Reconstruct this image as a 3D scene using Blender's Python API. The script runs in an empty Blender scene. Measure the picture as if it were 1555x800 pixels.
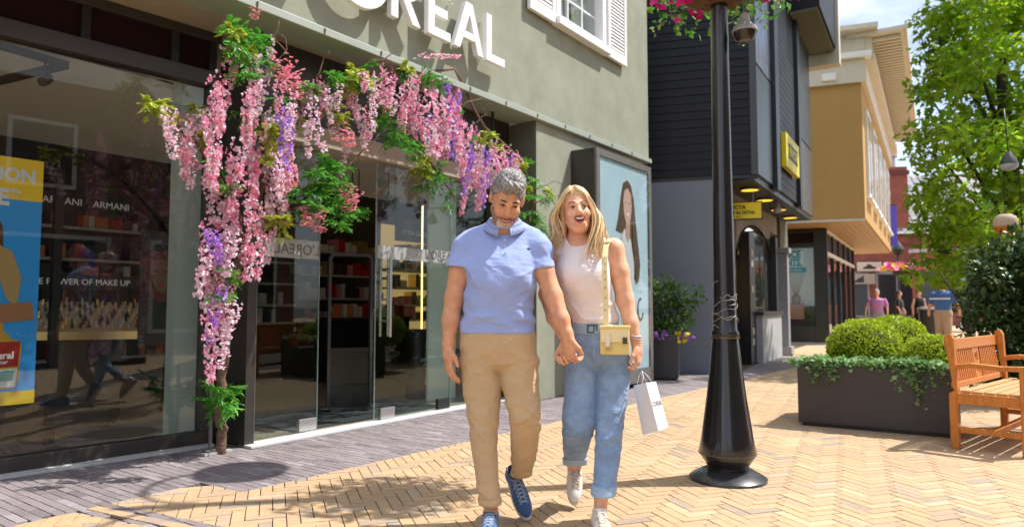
import bpy, math, random
import numpy as np
from mathutils import Vector, Matrix, Quaternion
random.seed(7); rng = np.random.default_rng(7)
S = bpy.context.scene
COL = S.collection
R = math.radians
# ---------------------------------------------------------------- camera
FPX, CAMH = 1050.0, 1.09
PITCH = math.atan(65 / FPX)
cd = bpy.data.cameras.new('camera'); cam = bpy.data.objects.new('camera', cd); COL.objects.link(cam)
cam.location = (0, 0, CAMH); cam.rotation_euler = (math.pi / 2 + PITCH, 0, 0)
cd.sensor_width = 36; cd.lens = 36 * FPX / 1555; cd.clip_end = 3000; cd.clip_start = 0.05
cd.dof.use_dof = True; cd.dof.focus_distance = 3.55; cd.dof.aperture_fstop = 2.6
S.camera = cam
# ---------------------------------------------------------------- light
SUN_E = R(57); SUN_A = (0.983, 0.182)
sv = Vector((SUN_A[0] * math.cos(SUN_E), SUN_A[1] * math.cos(SUN_E), math.sin(SUN_E)))
ld = bpy.data.lights.new('sun', 'SUN'); ld.energy = 5.0; ld.angle = R(0.53); ld.color = (1, .96, .90)
sun = bpy.data.objects.new('sun', ld); COL.objects.link(sun); sun.rotation_euler = sv.to_track_quat('Z', 'Y').to_euler()
sun.location = (8, 2, 20)
W = bpy.data.worlds.new('World'); S.world = W; W.use_nodes = True
nt = W.node_tree; nt.nodes.clear()
out = nt.nodes.new('ShaderNodeOutputWorld'); bg = nt.nodes.new('ShaderNodeBackground'); bg.inputs[1].default_value = 0.125
sky = nt.nodes.new('ShaderNodeTexSky'); sky.sky_type = 'NISHITA'; sky.sun_disc = False
sky.sun_elevation = SUN_E; sky.sun_rotation = math.atan2(SUN_A[0], SUN_A[1]); sky.air_density = 1.0; sky.dust_density = 1.6
tc = nt.nodes.new('ShaderNodeTexCoord'); mp = nt.nodes.new('ShaderNodeMapping'); mp.inputs[3].default_value = (1, 1, 2.2)
nz = nt.nodes.new('ShaderNodeTexNoise'); nz.inputs['Scale'].default_value = 2.3; nz.inputs['Detail'].default_value = 9; nz.inputs['Roughness'].default_value = .58
cr = nt.nodes.new('ShaderNodeValToRGB'); cr.color_ramp.elements[0].position = .36; cr.color_ramp.elements[1].position = .55
mx = nt.nodes.new('ShaderNodeMixRGB'); mx.inputs[2].default_value = (7.6, 8.2, 9.4, 1)
L_ = nt.links.new
L_(tc.outputs['Generated'], mp.inputs[0]); L_(mp.outputs[0], nz.inputs['Vector']); L_(nz.outputs['Fac'], cr.inputs[0])
L_(cr.outputs[0], mx.inputs[0]); L_(sky.outputs[0], mx.inputs[1]); L_(mx.outputs[0], bg.inputs[0]); L_(bg.outputs[0], out.inputs[0])
S.view_settings.view_transform = 'Standard'; S.view_settings.look = 'None'; S.view_settings.gamma = 1
S.view_settings.exposure = 0.45
S.render.engine = 'CYCLES'
S.cycles.max_bounces = 8; S.cycles.transparent_max_bounces = 16; S.cycles.caustics_reflective = False; S.cycles.caustics_refractive = False
S.cycles.use_denoising = True
S.cycles.sample_clamp_indirect = 4
# ---------------------------------------------------------------- pixel -> place (measured on the photograph)
_c, _s = math.cos(PITCH), math.sin(PITCH)
def ray(px, py):
    x = (px - 777.5) / FPX; y = (400 - py) / FPX
    return np.array([x, _c - _s * y, _s + _c * y])
def G(px, py, z=0.0):
    d = ray(px, py); t = (z - CAMH) / d[2]; return np.array([0, 0, CAMH]) + t * d
def D(px, py, Y):
    d = ray(px, py); t = Y / d[1]; return np.array([0, 0, CAMH]) + t * d
def PLN(px, py, p0, n):
    d = ray(px, py); t = (p0[0] * n[0] + p0[1] * n[1]) / (d[0] * n[0] + d[1] * n[1]); return np.array([0, 0, CAMH]) + t * d
# ---------------------------------------------------------------- mesh helpers
class MB:
    def __init__(s): s.v = []; s.f = []; s.m = []
    def add(s, v, f, m=0):
        b = len(s.v); s.v += [tuple(p) for p in v]; s.f += [tuple(i + b for i in q) for q in f]; s.m += [m] * len(f); return s
    def box(s, x0, x1, y0, y1, z0, z1, m=0):
        v = [(x0, y0, z0), (x1, y0, z0), (x1, y1, z0), (x0, y1, z0), (x0, y0, z1), (x1, y0, z1), (x1, y1, z1), (x0, y1, z1)]
        return s.add(v, [(3, 2, 1, 0), (4, 5, 6, 7), (0, 1, 5, 4), (1, 2, 6, 5), (2, 3, 7, 6), (3, 0, 4, 7)], m)
    def para(s, o, a, b, c, m=0):      # parallelepiped from corner o
        o, a, b, c = (np.array(t, float) for t in (o, a, b, c))
        v = [o, o + a, o + a + b, o + b, o + c, o + a + c, o + a + b + c, o + b + c]
        f = [(3, 2, 1, 0), (4, 5, 6, 7), (0, 1, 5, 4), (1, 2, 6, 5), (2, 3, 7, 6), (3, 0, 4, 7)]
        if np.dot(np.cross(a, b), c) < 0: f = [q[::-1] for q in f]
        return s.add(v, f, m)
    def bar(s, p, q, w, h, up=(0, 0, 1), m=0):   # rectangular bar between points
        p, q = np.array(p, float), np.array(q, float); d = q - p; up = np.array(up, float)
        sd = np.cross(d, up); sd /= np.linalg.norm(sd); u2 = np.cross(sd, d); u2 /= np.linalg.norm(u2)
        return s.para(p - sd * w / 2 - u2 * h / 2, d, sd * w, u2 * h, m)
    def prism(s, poly, o, ea, eb, ec, m=0):
        o, ea, eb, ec = (np.array(t, float) for t in (o, ea, eb, ec)); n = len(poly)
        lo = [o + a * ea + b * eb for a, b in poly]; hi = [p + ec for p in lo]
        f = [tuple(range(n))[::-1], tuple(range(n, 2 * n))] + [(i, (i + 1) % n, n + (i + 1) % n, n + i) for i in range(n)]
        ar = sum(poly[i][0] * poly[(i + 1) % n][1] - poly[(i + 1) % n][0] * poly[i][1] for i in range(n))
        if ar * np.dot(np.cross(ea, eb), ec) < 0: f = [q[::-1] for q in f]
        return s.add(lo + hi, f, m)
    def tube(s, pts, r, n=8, m=0, caps=True):
        pts = [np.array(p, float) for p in pts]; k = len(pts)
        rr = [r] * k if np.isscalar(r) else list(r); v = []; prev = None
        for i, p in enumerate(pts):
            t = pts[min(i + 1, k - 1)] - pts[max(i - 1, 0)]; t = t / (np.linalg.norm(t) + 1e-9)
            if prev is None:
                a = np.cross(t, (0, 0, 1) if abs(t[2]) < .9 else (1, 0, 0))
            else: a = prev - t * np.dot(prev, t)
            a /= np.linalg.norm(a) + 1e-9; prev = a; b = np.cross(t, a)
            v += [p + rr[i] * (a * math.cos(2 * math.pi * j / n) + b * math.sin(2 * math.pi * j / n)) for j in range(n)]
        f = [(i * n + j, i * n + (j + 1) % n, (i + 1) * n + (j + 1) % n, (i + 1) * n + j) for i in range(k - 1) for j in range(n)]
        if caps: f += [tuple(range(n))[::-1], tuple(range((k - 1) * n, k * n))]
        return s.add(v, f, m)
    def lathe(s, prof, n=32, c=(0, 0, 0), m=0, caps=True):
        v = [(c[0] + r * math.cos(2 * math.pi * j / n), c[1] + r * math.sin(2 * math.pi * j / n), c[2] + z) for r, z in prof for j in range(n)]; k = len(prof)
        f = [(i * n + j, i * n + (j + 1) % n, (i + 1) * n + (j + 1) % n, (i + 1) * n + j) for i in range(k - 1) for j in range(n)]
        if caps: f += [tuple(range(n))[::-1], tuple(range((k - 1) * n, k * n))]
        return s.add(v, f, m)
    def ball(s, c, r, nu=12, nv=8, m=0):
        r = (r, r, r) if np.isscalar(r) else r
        v = [(c[0], c[1], c[2] - r[2])] + [(c[0] + r[0] * math.sin(math.pi * i / nv) * math.cos(2 * math.pi * j / nu), c[1] + r[1] * math.sin(math.pi * i / nv) * math.sin(2 * math.pi * j / nu), c[2] - r[2] * math.cos(math.pi * i / nv)) for i in range(1, nv) for j in range(nu)] + [(c[0], c[1], c[2] + r[2])]
        f = [(0, 1 + (j + 1) % nu, 1 + j) for j in range(nu)] + [(1 + i * nu + j, 1 + i * nu + (j + 1) % nu, 1 + (i + 1) * nu + (j + 1) % nu, 1 + (i + 1) * nu + j) for i in range(nv - 2) for j in range(nu)]
        b = 1 + (nv - 2) * nu; f += [(b + j, b + (j + 1) % nu, len(v) - 1) for j in range(nu)]
        return s.add(v, f, m)
    def quad(s, a, b, c, d, m=0): return s.add([a, b, c, d], [(0, 1, 2, 3)], m)
    def build(s, name, mats, parent=None, smooth=False, bevel=0, seg=2, angle=40, **kw):
        me = bpy.data.meshes.new(name); me.from_pydata([tuple(map(float, p)) for p in s.v], [], s.f)
        mats = mats if isinstance(mats, (list, tuple)) else [mats]
        for q in mats: me.materials.append(q)
        if len(mats) > 1: me.polygons.foreach_set('material_index', s.m)
        return link(name, me, parent, smooth, bevel, seg, angle, **kw)
def link(name, me, parent=None, smooth=False, bevel=0, seg=2, angle=40, **kw):
    o = bpy.data.objects.new(name, me); COL.objects.link(o)
    if parent is not None: o.parent = parent
    if smooth:
        me.polygons.foreach_set('use_smooth', [True] * len(me.polygons))
        if smooth == 'auto':
            try: me.set_sharp_from_angle(angle=R(angle))
            except Exception: pass
    if bevel:
        bm = o.modifiers.new('bevel', 'BEVEL'); bm.width = bevel; bm.segments = seg; bm.limit_method = 'ANGLE'; bm.angle_limit = R(50)
        bm.harden_normals = False
    me.update()
    for k, v in kw.items(): o[k] = v
    return o
def npmesh(name, V, F, mats, parent=None, smooth=False, **kw):   # numpy verts, list of equal-size faces
    V = np.asarray(V, np.float32); F = np.asarray(F, np.int32); k = F.shape[1]
    me = bpy.data.meshes.new(name); me.vertices.add(len(V)); me.vertices.foreach_set('co', V.ravel())
    me.loops.add(F.size); me.loops.foreach_set('vertex_index', F.ravel())
    me.polygons.add(len(F)); me.polygons.foreach_set('loop_start', np.arange(0, F.size, k, dtype=np.int32))
    mats = mats if isinstance(mats, (list, tuple)) else [mats]
    for q in mats: me.materials.append(q)
    me.update(calc_edges=True); me.validate()
    return link(name, me, parent, smooth, **kw)
def thing(name, label, cat, loc=(0, 0, 0), rotz=0, group=None):
    o = bpy.data.objects.new(name, None); COL.objects.link(o); o.location = tuple(map(float, loc)); o.rotation_euler = (0, 0, rotz)
    o.empty_display_size = .2
    return tag(o, label, cat, group)
def tag(o, label, cat, group=None):
    o['label'] = label; o['category'] = cat
    if group: o['group'] = group
    return o
def dup(root, loc=None, rotz=None, label=None, group=None, scale=None):
    r = root.copy(); COL.objects.link(r)
    if loc is not None: r.location = loc
    if rotz is not None: r.rotation_euler = (0, 0, rotz)
    if label: r['label'] = label
    if group: r['group'] = group
    if scale is not None: r.scale = scale
    for ch in list(root.children):
        c = ch.copy(); COL.objects.link(c); c.parent = r
        for g in list(ch.children):
            d = g.copy(); COL.objects.link(d); d.parent = c
    return r
def inst(o, parent=None, loc=(0, 0, 0), rot=(0, 0, 0), scale=(1, 1, 1)):     # copy of one part
    c = o.copy(); COL.objects.link(c); c.parent = parent; c.location = loc; c.rotation_euler = rot; c.scale = scale
    return c
# ---------------------------------------------------------------- materials
def mat(name, col, rough=.6, metal=0, var=.0, vscale=8, bump=0, bscale=60, spec=.5, coat=0, island=0, trans=0, emit=None, estr=0, col2=None, stretch=None, sheen=0, sss=0, bdist=.01, detail=5):
    m = bpy.data.materials.new(name); m.use_nodes = True; t = m.node_tree; p = t.nodes['Principled BSDF']; l = t.links.new
    p.inputs['Base Color'].default_value = (*col, 1); p.inputs['Roughness'].default_value = rough; p.inputs['Metallic'].default_value = metal
    p.inputs['Specular IOR Level'].default_value = spec; p.inputs['Coat Weight'].default_value = coat; p.inputs['Coat Roughness'].default_value = .08
    if sheen: p.inputs['Sheen Weight'].default_value = sheen
    if sss:
        p.inputs['Subsurface Weight'].default_value = sss; p.inputs['Subsurface Radius'].default_value = (.012, .005, .003); p.inputs['Subsurface Scale'].default_value = 1
    tcn = t.nodes.new('ShaderNodeTexCoord'); vec = tcn.outputs['Object']
    if stretch:
        mpn = t.nodes.new('ShaderNodeMapping'); mpn.inputs[3].default_value = stretch; l(vec, mpn.inputs[0]); vec = mpn.outputs[0]
    cur = None
    if var or col2:
        n = t.nodes.new('ShaderNodeTexNoise'); n.inputs['Scale'].default_value = vscale; n.inputs['Detail'].default_value = detail; n.inputs['Roughness'].default_value = .62; l(vec, n.inputs['Vector'])
        rp = t.nodes.new('ShaderNodeValToRGB'); rp.color_ramp.elements[0].position = .3; rp.color_ramp.elements[1].position = .7
        a = tuple(max(0, c * (1 - var)) for c in col); b = col2 if col2 else tuple(min(1, c * (1 + var)) for c in col)
        rp.color_ramp.elements[0].color = (*a, 1); rp.color_ramp.elements[1].color = (*b, 1); l(n.outputs['Fac'], rp.inputs[0]); cur = rp.outputs[0]
    if island:
        g = t.nodes.new('ShaderNodeNewGeometry'); h = t.nodes.new('ShaderNodeHueSaturation')
        r1 = t.nodes.new('ShaderNodeMapRange'); r1.inputs[3].default_value = 1 - island; r1.inputs[4].default_value = 1 + island
        r2 = t.nodes.new('ShaderNodeMapRange'); r2.inputs[3].default_value = .5 - island * .06; r2.inputs[4].default_value = .5 + island * .06
        wn = t.nodes.new('ShaderNodeTexWhiteNoise'); wn.noise_dimensions = '1D'; l(g.outputs['Random Per Island'], wn.inputs['W'])
        l(g.outputs['Random Per Island'], r1.inputs[0]); l(wn.outputs['Value'], r2.inputs[0])
        l(r1.outputs[0], h.inputs['Value']); l(r2.outputs[0], h.inputs['Hue'])
        if cur is not None: l(cur, h.inputs['Color'])
        else: h.inputs['Color'].default_value = (*col, 1)
        cur = h.outputs[0]
    if cur is not None: l(cur, p.inputs['Base Color'])
    if bump:
        n2 = t.nodes.new('ShaderNodeTexNoise'); n2.inputs['Scale'].default_value = bscale; n2.inputs['Detail'].default_value = 4; l(vec, n2.inputs['Vector'])
        bn = t.nodes.new('ShaderNodeBump'); bn.inputs['Strength'].default_value = bump; bn.inputs['Distance'].default_value = bdist; l(n2.outputs['Fac'], bn.inputs['Height']); l(bn.outputs[0], p.inputs['Normal'])
    if emit: p.inputs['Emission Color'].default_value = (*emit, 1); p.inputs['Emission Strength'].default_value = estr
    if trans:
        o = t.nodes['Material Output']; tr = t.nodes.new('ShaderNodeBsdfTranslucent'); ms = t.nodes.new('ShaderNodeMixShader'); ms.inputs[0].default_value = trans
        if cur is not None: l(cur, tr.inputs[0])
        else: tr.inputs[0].default_value = (*col, 1)
        l(p.outputs[0], ms.inputs[1]); l(tr.outputs[0], ms.inputs[2]); l(ms.outputs[0], o.inputs[0])
    return m
def glassmat(name, tint=(.9, .93, .92), ior=1.6, rough=0.0):
    m = bpy.data.materials.new(name); m.use_nodes = True; t = m.node_tree; l = t.links.new; o = t.nodes['Material Output']; t.nodes.remove(t.nodes['Principled BSDF'])
    a = t.nodes.new('ShaderNodeBsdfTransparent'); a.inputs[0].default_value = (*tint, 1); g = t.nodes.new('ShaderNodeBsdfGlossy'); g.inputs['Roughness'].default_value = rough
    ge = t.nodes.new('ShaderNodeNewGeometry'); dt = t.nodes.new('ShaderNodeVectorMath'); dt.operation = 'DOT_PRODUCT'; l(ge.outputs['Incoming'], dt.inputs[0]); l(ge.outputs['Normal'], dt.inputs[1])
    def mth(op, x, y=None):
        n = t.nodes.new('ShaderNodeMath'); n.operation = op
        if isinstance(x, (int, float)): n.inputs[0].default_value = x
        else: l(x, n.inputs[0])
        if y is not None:
            if isinstance(y, (int, float)): n.inputs[1].default_value = y
            else: l(y, n.inputs[1])
        return n.outputs[0]
    f0 = ((ior - 1) / (ior + 1)) ** 2      # Schlick reflectance, the same from both sides of the sheet
    f = mth('ADD', mth('MULTIPLY', mth('POWER', mth('SUBTRACT', 1.0, mth('ABSOLUTE', dt.outputs['Value'])), 5.0), 1 - f0), f0)
    ms = t.nodes.new('ShaderNodeMixShader')
    l(f, ms.inputs[0]); l(a.outputs[0], ms.inputs[1]); l(g.outputs[0], ms.inputs[2]); l(ms.outputs[0], o.inputs[0]); return m
M = dict(
    stucco=mat('green_stucco', (.300, .315, .245), .92, var=.15, vscale=2.2, bump=.55, bscale=220, spec=.2, bdist=.006),
    ledge=mat('green_metal_ledge', (.33, .37, .32), .5, var=.06),
    soffit=mat('beige_soffit', (.36, .31, .24), .85, var=.05),
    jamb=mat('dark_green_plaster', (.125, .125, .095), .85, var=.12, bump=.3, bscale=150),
    white=mat('white_paint', (.80, .80, .80), .42),
    signwhite=mat('white_sign_acrylic', (.82, .82, .83), .3),
    alu=mat('dark_bronze_aluminium', (.052, .047, .044), .38, metal=.3, var=.1, vscale=3),
    alulit=mat('bronze_grey_aluminium', (.17, .16, .15), .45, metal=.4, var=.1),
    black=mat('black_metal', (.016, .016, .017), .4),
    blackgloss=mat('black_gloss_paint', (.011, .010, .011), .24, coat=.5, var=.2, vscale=6, bump=.06, bscale=30),
    chrome=mat('brushed_steel', (.62, .62, .62), .28, metal=1),
    stone=mat('pale_stone_sill', (.52, .52, .52), .7, var=.1, vscale=20, bump=.2, bscale=120),
    glass=glassmat('window_glass', (.88, .91, .90), 1.54),
    doorglass=glassmat('door_glass', (.86, .93, .90), 1.5),
    glassedge=mat('green_glass_edge', (.30, .42, .37), .15, spec=.8),
    frost=mat('frosted_film', (.34, .37, .36), .6),
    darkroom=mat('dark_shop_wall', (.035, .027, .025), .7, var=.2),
    ceilin=mat('shop_ceiling', (.55, .48, .40), .9, emit=(.9, .72, .5), estr=.035),  # faint glow in the surface stands in for light on the ceiling
    shopfloor=mat('shop_floor_tile', (.30, .23, .17), .35, var=.15),
    maroon=mat('dark_maroon_film', (.020, .008, .010), .5, spec=.1),
    led=mat('warm_led_strip', (1, .8, .45), .5, emit=(1, .66, .26), estr=2.6),
    greywall=mat('slate_grey_render', (.190, .205, .255), .85, var=.05, vscale=2, bump=.25, bscale=160, bdist=.004),
    plank=mat('black_painted_board', (.008, .008, .012), .5, spec=.28, var=.25, vscale=5, stretch=(.4, 1, 6), bump=.1, bscale=40),
    panel=mat('dark_metal_cladding', (.05, .06, .055), .35, metal=.5, var=.2),
    shinypanel=mat('sun_glint_cladding', (.22, .23, .26), .22, metal=.8, var=.5, vscale=12, stretch=(1, 1, .4), bump=.4, bscale=25),  # paler mottled copy of the cladding, sun glints put into its colour
    yellow=mat('yellow_sign', (.80, .68, .012), .45),
    ochre=mat('ochre_stucco', (.45, .275, .095), .9, var=.05, vscale=4, bump=.2, bscale=150, bdist=.004),
    cornice=mat('cream_cornice', (.62, .58, .50), .6, var=.05),
    woodsoffit=mat('wood_soffit', (.42, .25, .11), .5, var=.2, vscale=6, stretch=(8, 1, 1)),
    concrete=mat('pale_concrete', (.40, .40, .39), .85, var=.12, vscale=6, bump=.2),
    teak=mat('teak_wood', (.54, .185, .026), .5, var=.28, vscale=5, stretch=(14, 14, 2), bump=.15, bscale=40),
    teakseat=mat('sunlit_teak_slat', (.56, .30, .12), .6, var=.25, vscale=7, stretch=(3, 14, 14), bump=.15, bscale=40),  # paler than the other teak: sun on the seat put into its colour
    planter=mat('anthracite_planter', (.047, .039, .037), .5, var=.15, vscale=4, bump=.1, bscale=200),
    soil=mat('soil', (.035, .024, .016), .95, var=.3),
    bark=mat('brown_bark', (.16, .095, .062), .9, var=.4, vscale=14, stretch=(1, 1, 3), bump=.7, bscale=40),
    darkbark=mat('dark_bark', (.055, .042, .034), .95, var=.35, vscale=8, bump=.7, bscale=30),
)
# ================================================================ ground and paving
ua = np.array([.588, .809]); na = np.array([.809, -.588])           # along the shop front, out of the shop front
F0 = np.array([-1.2, 6.6]); F1 = F0 + .33 * na
UROT = math.atan2(ua[1], ua[0])
def brickmat(name, ramp):
    m = bpy.data.materials.new(name); m.use_nodes = True; t = m.node_tree; p = t.nodes['Principled BSDF']; l = t.links.new
    at = t.nodes.new('ShaderNodeAttribute'); at.attribute_name = 'tone'
    rp = t.nodes.new('ShaderNodeValToRGB'); el = rp.color_ramp.elements
    while len(el) < len(ramp): el.new(.5)
    for e, (ps, c) in zip(el, ramp): e.position = ps; e.color = (*c, 1)
    l(at.outputs['Fac'], rp.inputs[0])
    g = t.nodes.new('ShaderNodeNewGeometry')
    n = t.nodes.new('ShaderNodeTexNoise'); n.inputs['Scale'].default_value = 26; n.inputs['Detail'].default_value = 7; l(g.outputs['Position'], n.inputs['Vector'])
    n2 = t.nodes.new('ShaderNodeTexNoise'); n2.inputs['Scale'].default_value = 1.1; n2.inputs['Detail'].default_value = 4; l(g.outputs['Position'], n2.inputs['Vector'])
    ad = t.nodes.new('ShaderNodeMath'); ad.operation = 'ADD'; l(n.outputs['Fac'], ad.inputs[0]); l(n2.outputs['Fac'], ad.inputs[1])
    mr = t.nodes.new('ShaderNodeMapRange'); mr.inputs[1].default_value = .6; mr.inputs[2].default_value = 1.4; mr.inputs[3].default_value = .78; mr.inputs[4].default_value = 1.12; l(ad.outputs[0], mr.inputs[0])
    h = t.nodes.new('ShaderNodeHueSaturation'); l(rp.outputs[0], h.inputs['Color']); l(mr.outputs[0], h.inputs['Value']); l(h.outputs[0], p.inputs['Base Color'])
    n3 = t.nodes.new('ShaderNodeTexNoise'); n3.inputs['Scale'].default_value = 90; n3.inputs['Detail'].default_value = 5; l(g.outputs['Position'], n3.inputs['Vector'])
    b = t.nodes.new('ShaderNodeBump'); b.inputs['Strength'].default_value = .35; b.inputs['Distance'].default_value = .004; l(n3.outputs['Fac'], b.inputs['Height']); l(b.outputs[0], p.inputs['Normal'])
    p.inputs['Roughness'].default_value = .82; p.inputs['Specular IOR Level'].default_value = .25
    return m
M['tanbrick'] = brickmat('yellow_clay_brick', [(0, (.33, .265, .215)), (.12, (.42, .31, .215)), (.3, (.46, .32, .195)), (.65, (.51, .345, .198)), (.88, (.55, .395, .245)), (1, (.43, .345, .265))])
M['greybrick'] = brickmat('purple_grey_brick', [(0, (.17, .14, .142)), (.4, (.235, .197, .202)), (.75, (.275, .237, .24)), (1, (.34, .305, .305))])
M['sand'] = mat('joint_sand', (.085, .072, .055), .95, var=.3, vscale=30)
def fargroundmat():
    m = bpy.data.materials.new('far_paving'); m.use_nodes = True; t = m.node_tree; p = t.nodes['Principled BSDF']; l = t.links.new
    g = t.nodes.new('ShaderNodeNewGeometry'); mp_ = t.nodes.new('ShaderNodeMapping'); mp_.inputs[2].default_value = (0, 0, R(-19)); l(g.outputs['Position'], mp_.inputs[0])
    bk = t.nodes.new('ShaderNodeTexBrick'); bk.inputs['Scale'].default_value = 1; bk.inputs['Brick Width'].default_value = .205; bk.inputs['Row Height'].default_value = .07; bk.inputs['Mortar Size'].default_value = .004
    bk.inputs['Color1'].default_value = (.54, .365, .205, 1); bk.inputs['Color2'].default_value = (.50, .34, .19, 1); bk.inputs['Mortar'].default_value = (.12, .10, .075, 1)
    l(mp_.outputs[0], bk.inputs[0]); l(bk.outputs[0], p.inputs['Base Color']); p.inputs['Roughness'].default_value = .85
    return m
gsheet = MB().quad((-400, -400, -.016), (400, -400, -.016), (400, 700, -.016), (-400, 700, -.016)).build('ground', M['sand'], kind='structure')

def inpoly(pts, poly):
    x, y = pts[:, 0], pts[:, 1]; c = np.zeros(len(pts), bool); n = len(poly)
    for i in range(n):
        x1, y1 = poly[i]; x2, y2 = poly[(i + 1) % n]
        k = (y1 > y) != (y2 > y)
        with np.errstate(divide='ignore', invalid='ignore'): c ^= k & (x < (x2 - x1) * (y - y1) / (y2 - y1 + 1e-12) + x1)
    return c
def clip_convex(sub, clip):        # Sutherland-Hodgman: subject polygon clipped by a convex CCW polygon
    outp = [tuple(p) for p in sub]
    n = len(clip)
    for i in range(n):
        a, b = clip[i], clip[(i + 1) % n]; inp = outp; outp = []
        if not inp: return []
        sd = lambda p: (b[0] - a[0]) * (p[1] - a[1]) - (b[1] - a[1]) * (p[0] - a[0])
        for j in range(len(inp)):
            P, Q = inp[j - 1], inp[j]; sp, sq = sd(P), sd(Q)
            if sq >= 0:
                if sp < 0: t = sp / (sp - sq); outp.append((P[0] + t * (Q[0] - P[0]), P[1] + t * (Q[1] - P[1])))
                outp.append(Q)
            elif sp >= 0: t = sp / (sp - sq); outp.append((P[0] + t * (Q[0] - P[0]), P[1] + t * (Q[1] - P[1])))
    return outp
BL, BW, JT = .204, .068, .0022
def lay(poly, centers, angs, L=BL, Wd=BW):
    """bricks (list of polygons) of one pattern kept inside a region"""
    poly = [tuple(p) for p in poly]; hx, hy = L / 2 - JT, Wd / 2 - JT
    c = np.array(centers); a = np.array(angs); e1 = np.stack([np.cos(a), np.sin(a)], 1); e2 = np.stack([-e1[:, 1], e1[:, 0]], 1)
    cs = [c + sx * hx * e1 + sy * hy * e2 for sx, sy in ((-1, -1), (1, -1), (1, 1), (-1, 1))]
    ins = np.stack([inpoly(q, poly) for q in cs], 1)
    full = ins.all(1); some = ins.any(1) & ~full
    res = [(np.array([q[i] for q in cs]), True) for i in np.where(full)[0]]
    for i in np.where(some)[0]:
        k = clip_convex(poly, [q[i] for q in cs])
        if len(k) < 3: continue
        k = np.array(k); keep = [j for j in range(len(k)) if np.linalg.norm(k[j] - k[j - 1]) > 1e-4]; k = k[keep]
        if len(k) < 3: continue
        ar = .5 * abs(np.dot(k[:, 0], np.roll(k[:, 1], 1)) - np.dot(k[:, 1], np.roll(k[:, 0], 1)))
        if ar > 2e-4: res.append((k, False))
    return res
def herring(x0, x1, y0, y1, ang):
    """90 degree herringbone of 3:1 bricks, in a frame turned by ang"""
    w = BW; cs, an = [], []; ca, sa = math.cos(ang), math.sin(ang)
    cx, cy = (x0 + x1) / 2, (y0 + y1) / 2; rad = math.hypot(x1 - x0, y1 - y0) / 2 + .5; n = int(rad / w) + 4
    for j in range(-n, n):
        for i in range(-n // 3 - 2, n // 3 + 2):
            # staircase of horizontal + vertical bricks
            hx = (i * 6 + j) * w; hy = j * w
            for (dx, dy, t) in ((1.5 * w, .5 * w, 0), (3.5 * w, 1.5 * w - w, 1)):
                px_, py_ = hx + dx, hy + dy
                if t == 1: px_, py_ = hx + 3.5 * w, hy - .5 * w
                X = cx + ca * px_ - sa * py_; Y = cy + sa * px_ + ca * py_
                if x0 <= X <= x1 and y0 <= Y <= y1: cs.append((X, Y)); an.append(ang + (math.pi / 2 if t else 0))
    return cs, an
def bond(x0, x1, y0, y1, ang, L=BL, Wd=BW):
    cs, an = [], []; ca, sa = math.cos(ang), math.sin(ang); cx, cy = (x0 + x1) / 2, (y0 + y1) / 2
    rad = math.hypot(x1 - x0, y1 - y0) / 2 + .3
    for j in range(-int(rad / Wd), int(rad / Wd)):
        off = (j % 2) * .5 * L + (j * 37 % 11) * .004
        for i in range(-int(rad / L) - 1, int(rad / L) + 1):
            p, q = i * L + off, j * Wd; X = cx + ca * p - sa * q; Y = cy + sa * p + ca * q
            if x0 <= X <= x1 and y0 <= Y <= y1: cs.append((X, Y)); an.append(ang)
    return cs, an
def g2(px, py): q = G(px, py); return (q[0], q[1])
peak, lft, nk = g2(305, 732.6), g2(167.7, 764), g2(370, 746)
mdir = np.array([.625, .781]); mdir /= np.linalg.norm(mdir)
mfar = tuple(np.array(nk) + 16.0 * mdir)
s1 = g2(341, 800); s1d = np.array(s1) - np.array(lft); s1e = tuple(np.array(lft) + s1d * 2.4)
YN = 2.6                                                            # nearest laid row (frame edge is at about 3.4 m)
tan1 = [lft, s1e, (12.5, YN), (12.5, 15), (mfar[0], 15) if mfar[1] < 15 else mfar]
tan1 = [lft, s1e, (9.8, YN), (9.8, 15.2), (mfar[0] - .2, 15.2)] if False else None
tfar = tuple(np.array(nk) + (15.2 - nk[1]) / mdir[1] * mdir)
tan1 = [lft, s1e, (9.8, min(YN, s1e[1])), (9.8, 15.2), tfar, nk, peak]
# the bands that fan out at the near corner
a0, a1 = g2(133, 771.5), g2(341 - 44, 800); b0, b1 = g2(146, 769), g2(297 + 30, 808)
def ext(p, q, k): p, q = np.array(p), np.array(q); return tuple(p + (q - p) * k)
tstrip = [g2(134, 772), ext(g2(134, 772), g2(262, 801), 2.4), ext(g2(147, 769), g2(299, 801), 2.4), g2(147, 769)]
tan2 = [g2(16, 800), g2(40, 793), g2(113, 777.5), ext(g2(113, 777.5), g2(229, 801), 2.6), (-2.4, 2.6)]
tan2 = [g2(14, 801), g2(42, 793), g2(113, 777.5), ext(g2(113, 777.5), g2(229, 801), 2.4), tuple(np.array(g2(14, 801)) + np.array([.25, -.75]))]
fl = lambda x, y: tuple(F1 + ua * x - na * y)                          # local shop coordinates -> ground
grey = [fl(-7, 1.06), fl(-1.5, .555), fl(-1.38, .27), fl(2.1, .27), fl(2.1, -.02), fl(5.2, -.02), fl(5.6, .6), (3.6, 11.25), (5.7, 15.2), tfar, nk, peak, lft, s1e, (s1e[0] - .3, 2.4), (-5.4, 2.4)]
HA = R(19)
def ccw(p):
    a = sum(p[i][0] * p[(i + 1) % len(p)][1] - p[(i + 1) % len(p)][0] * p[i][1] for i in range(len(p))); return p if a > 0 else p[::-1]
def bbox(p): q = np.array(p); return q[:, 0].min() - .2, q[:, 0].max() + .2, q[:, 1].min() - .2, q[:, 1].max() + .2
def visible(c, margin=.35): return c[1] > 2.9 and abs(c[0]) < c[1] * .78 + margin
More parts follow.
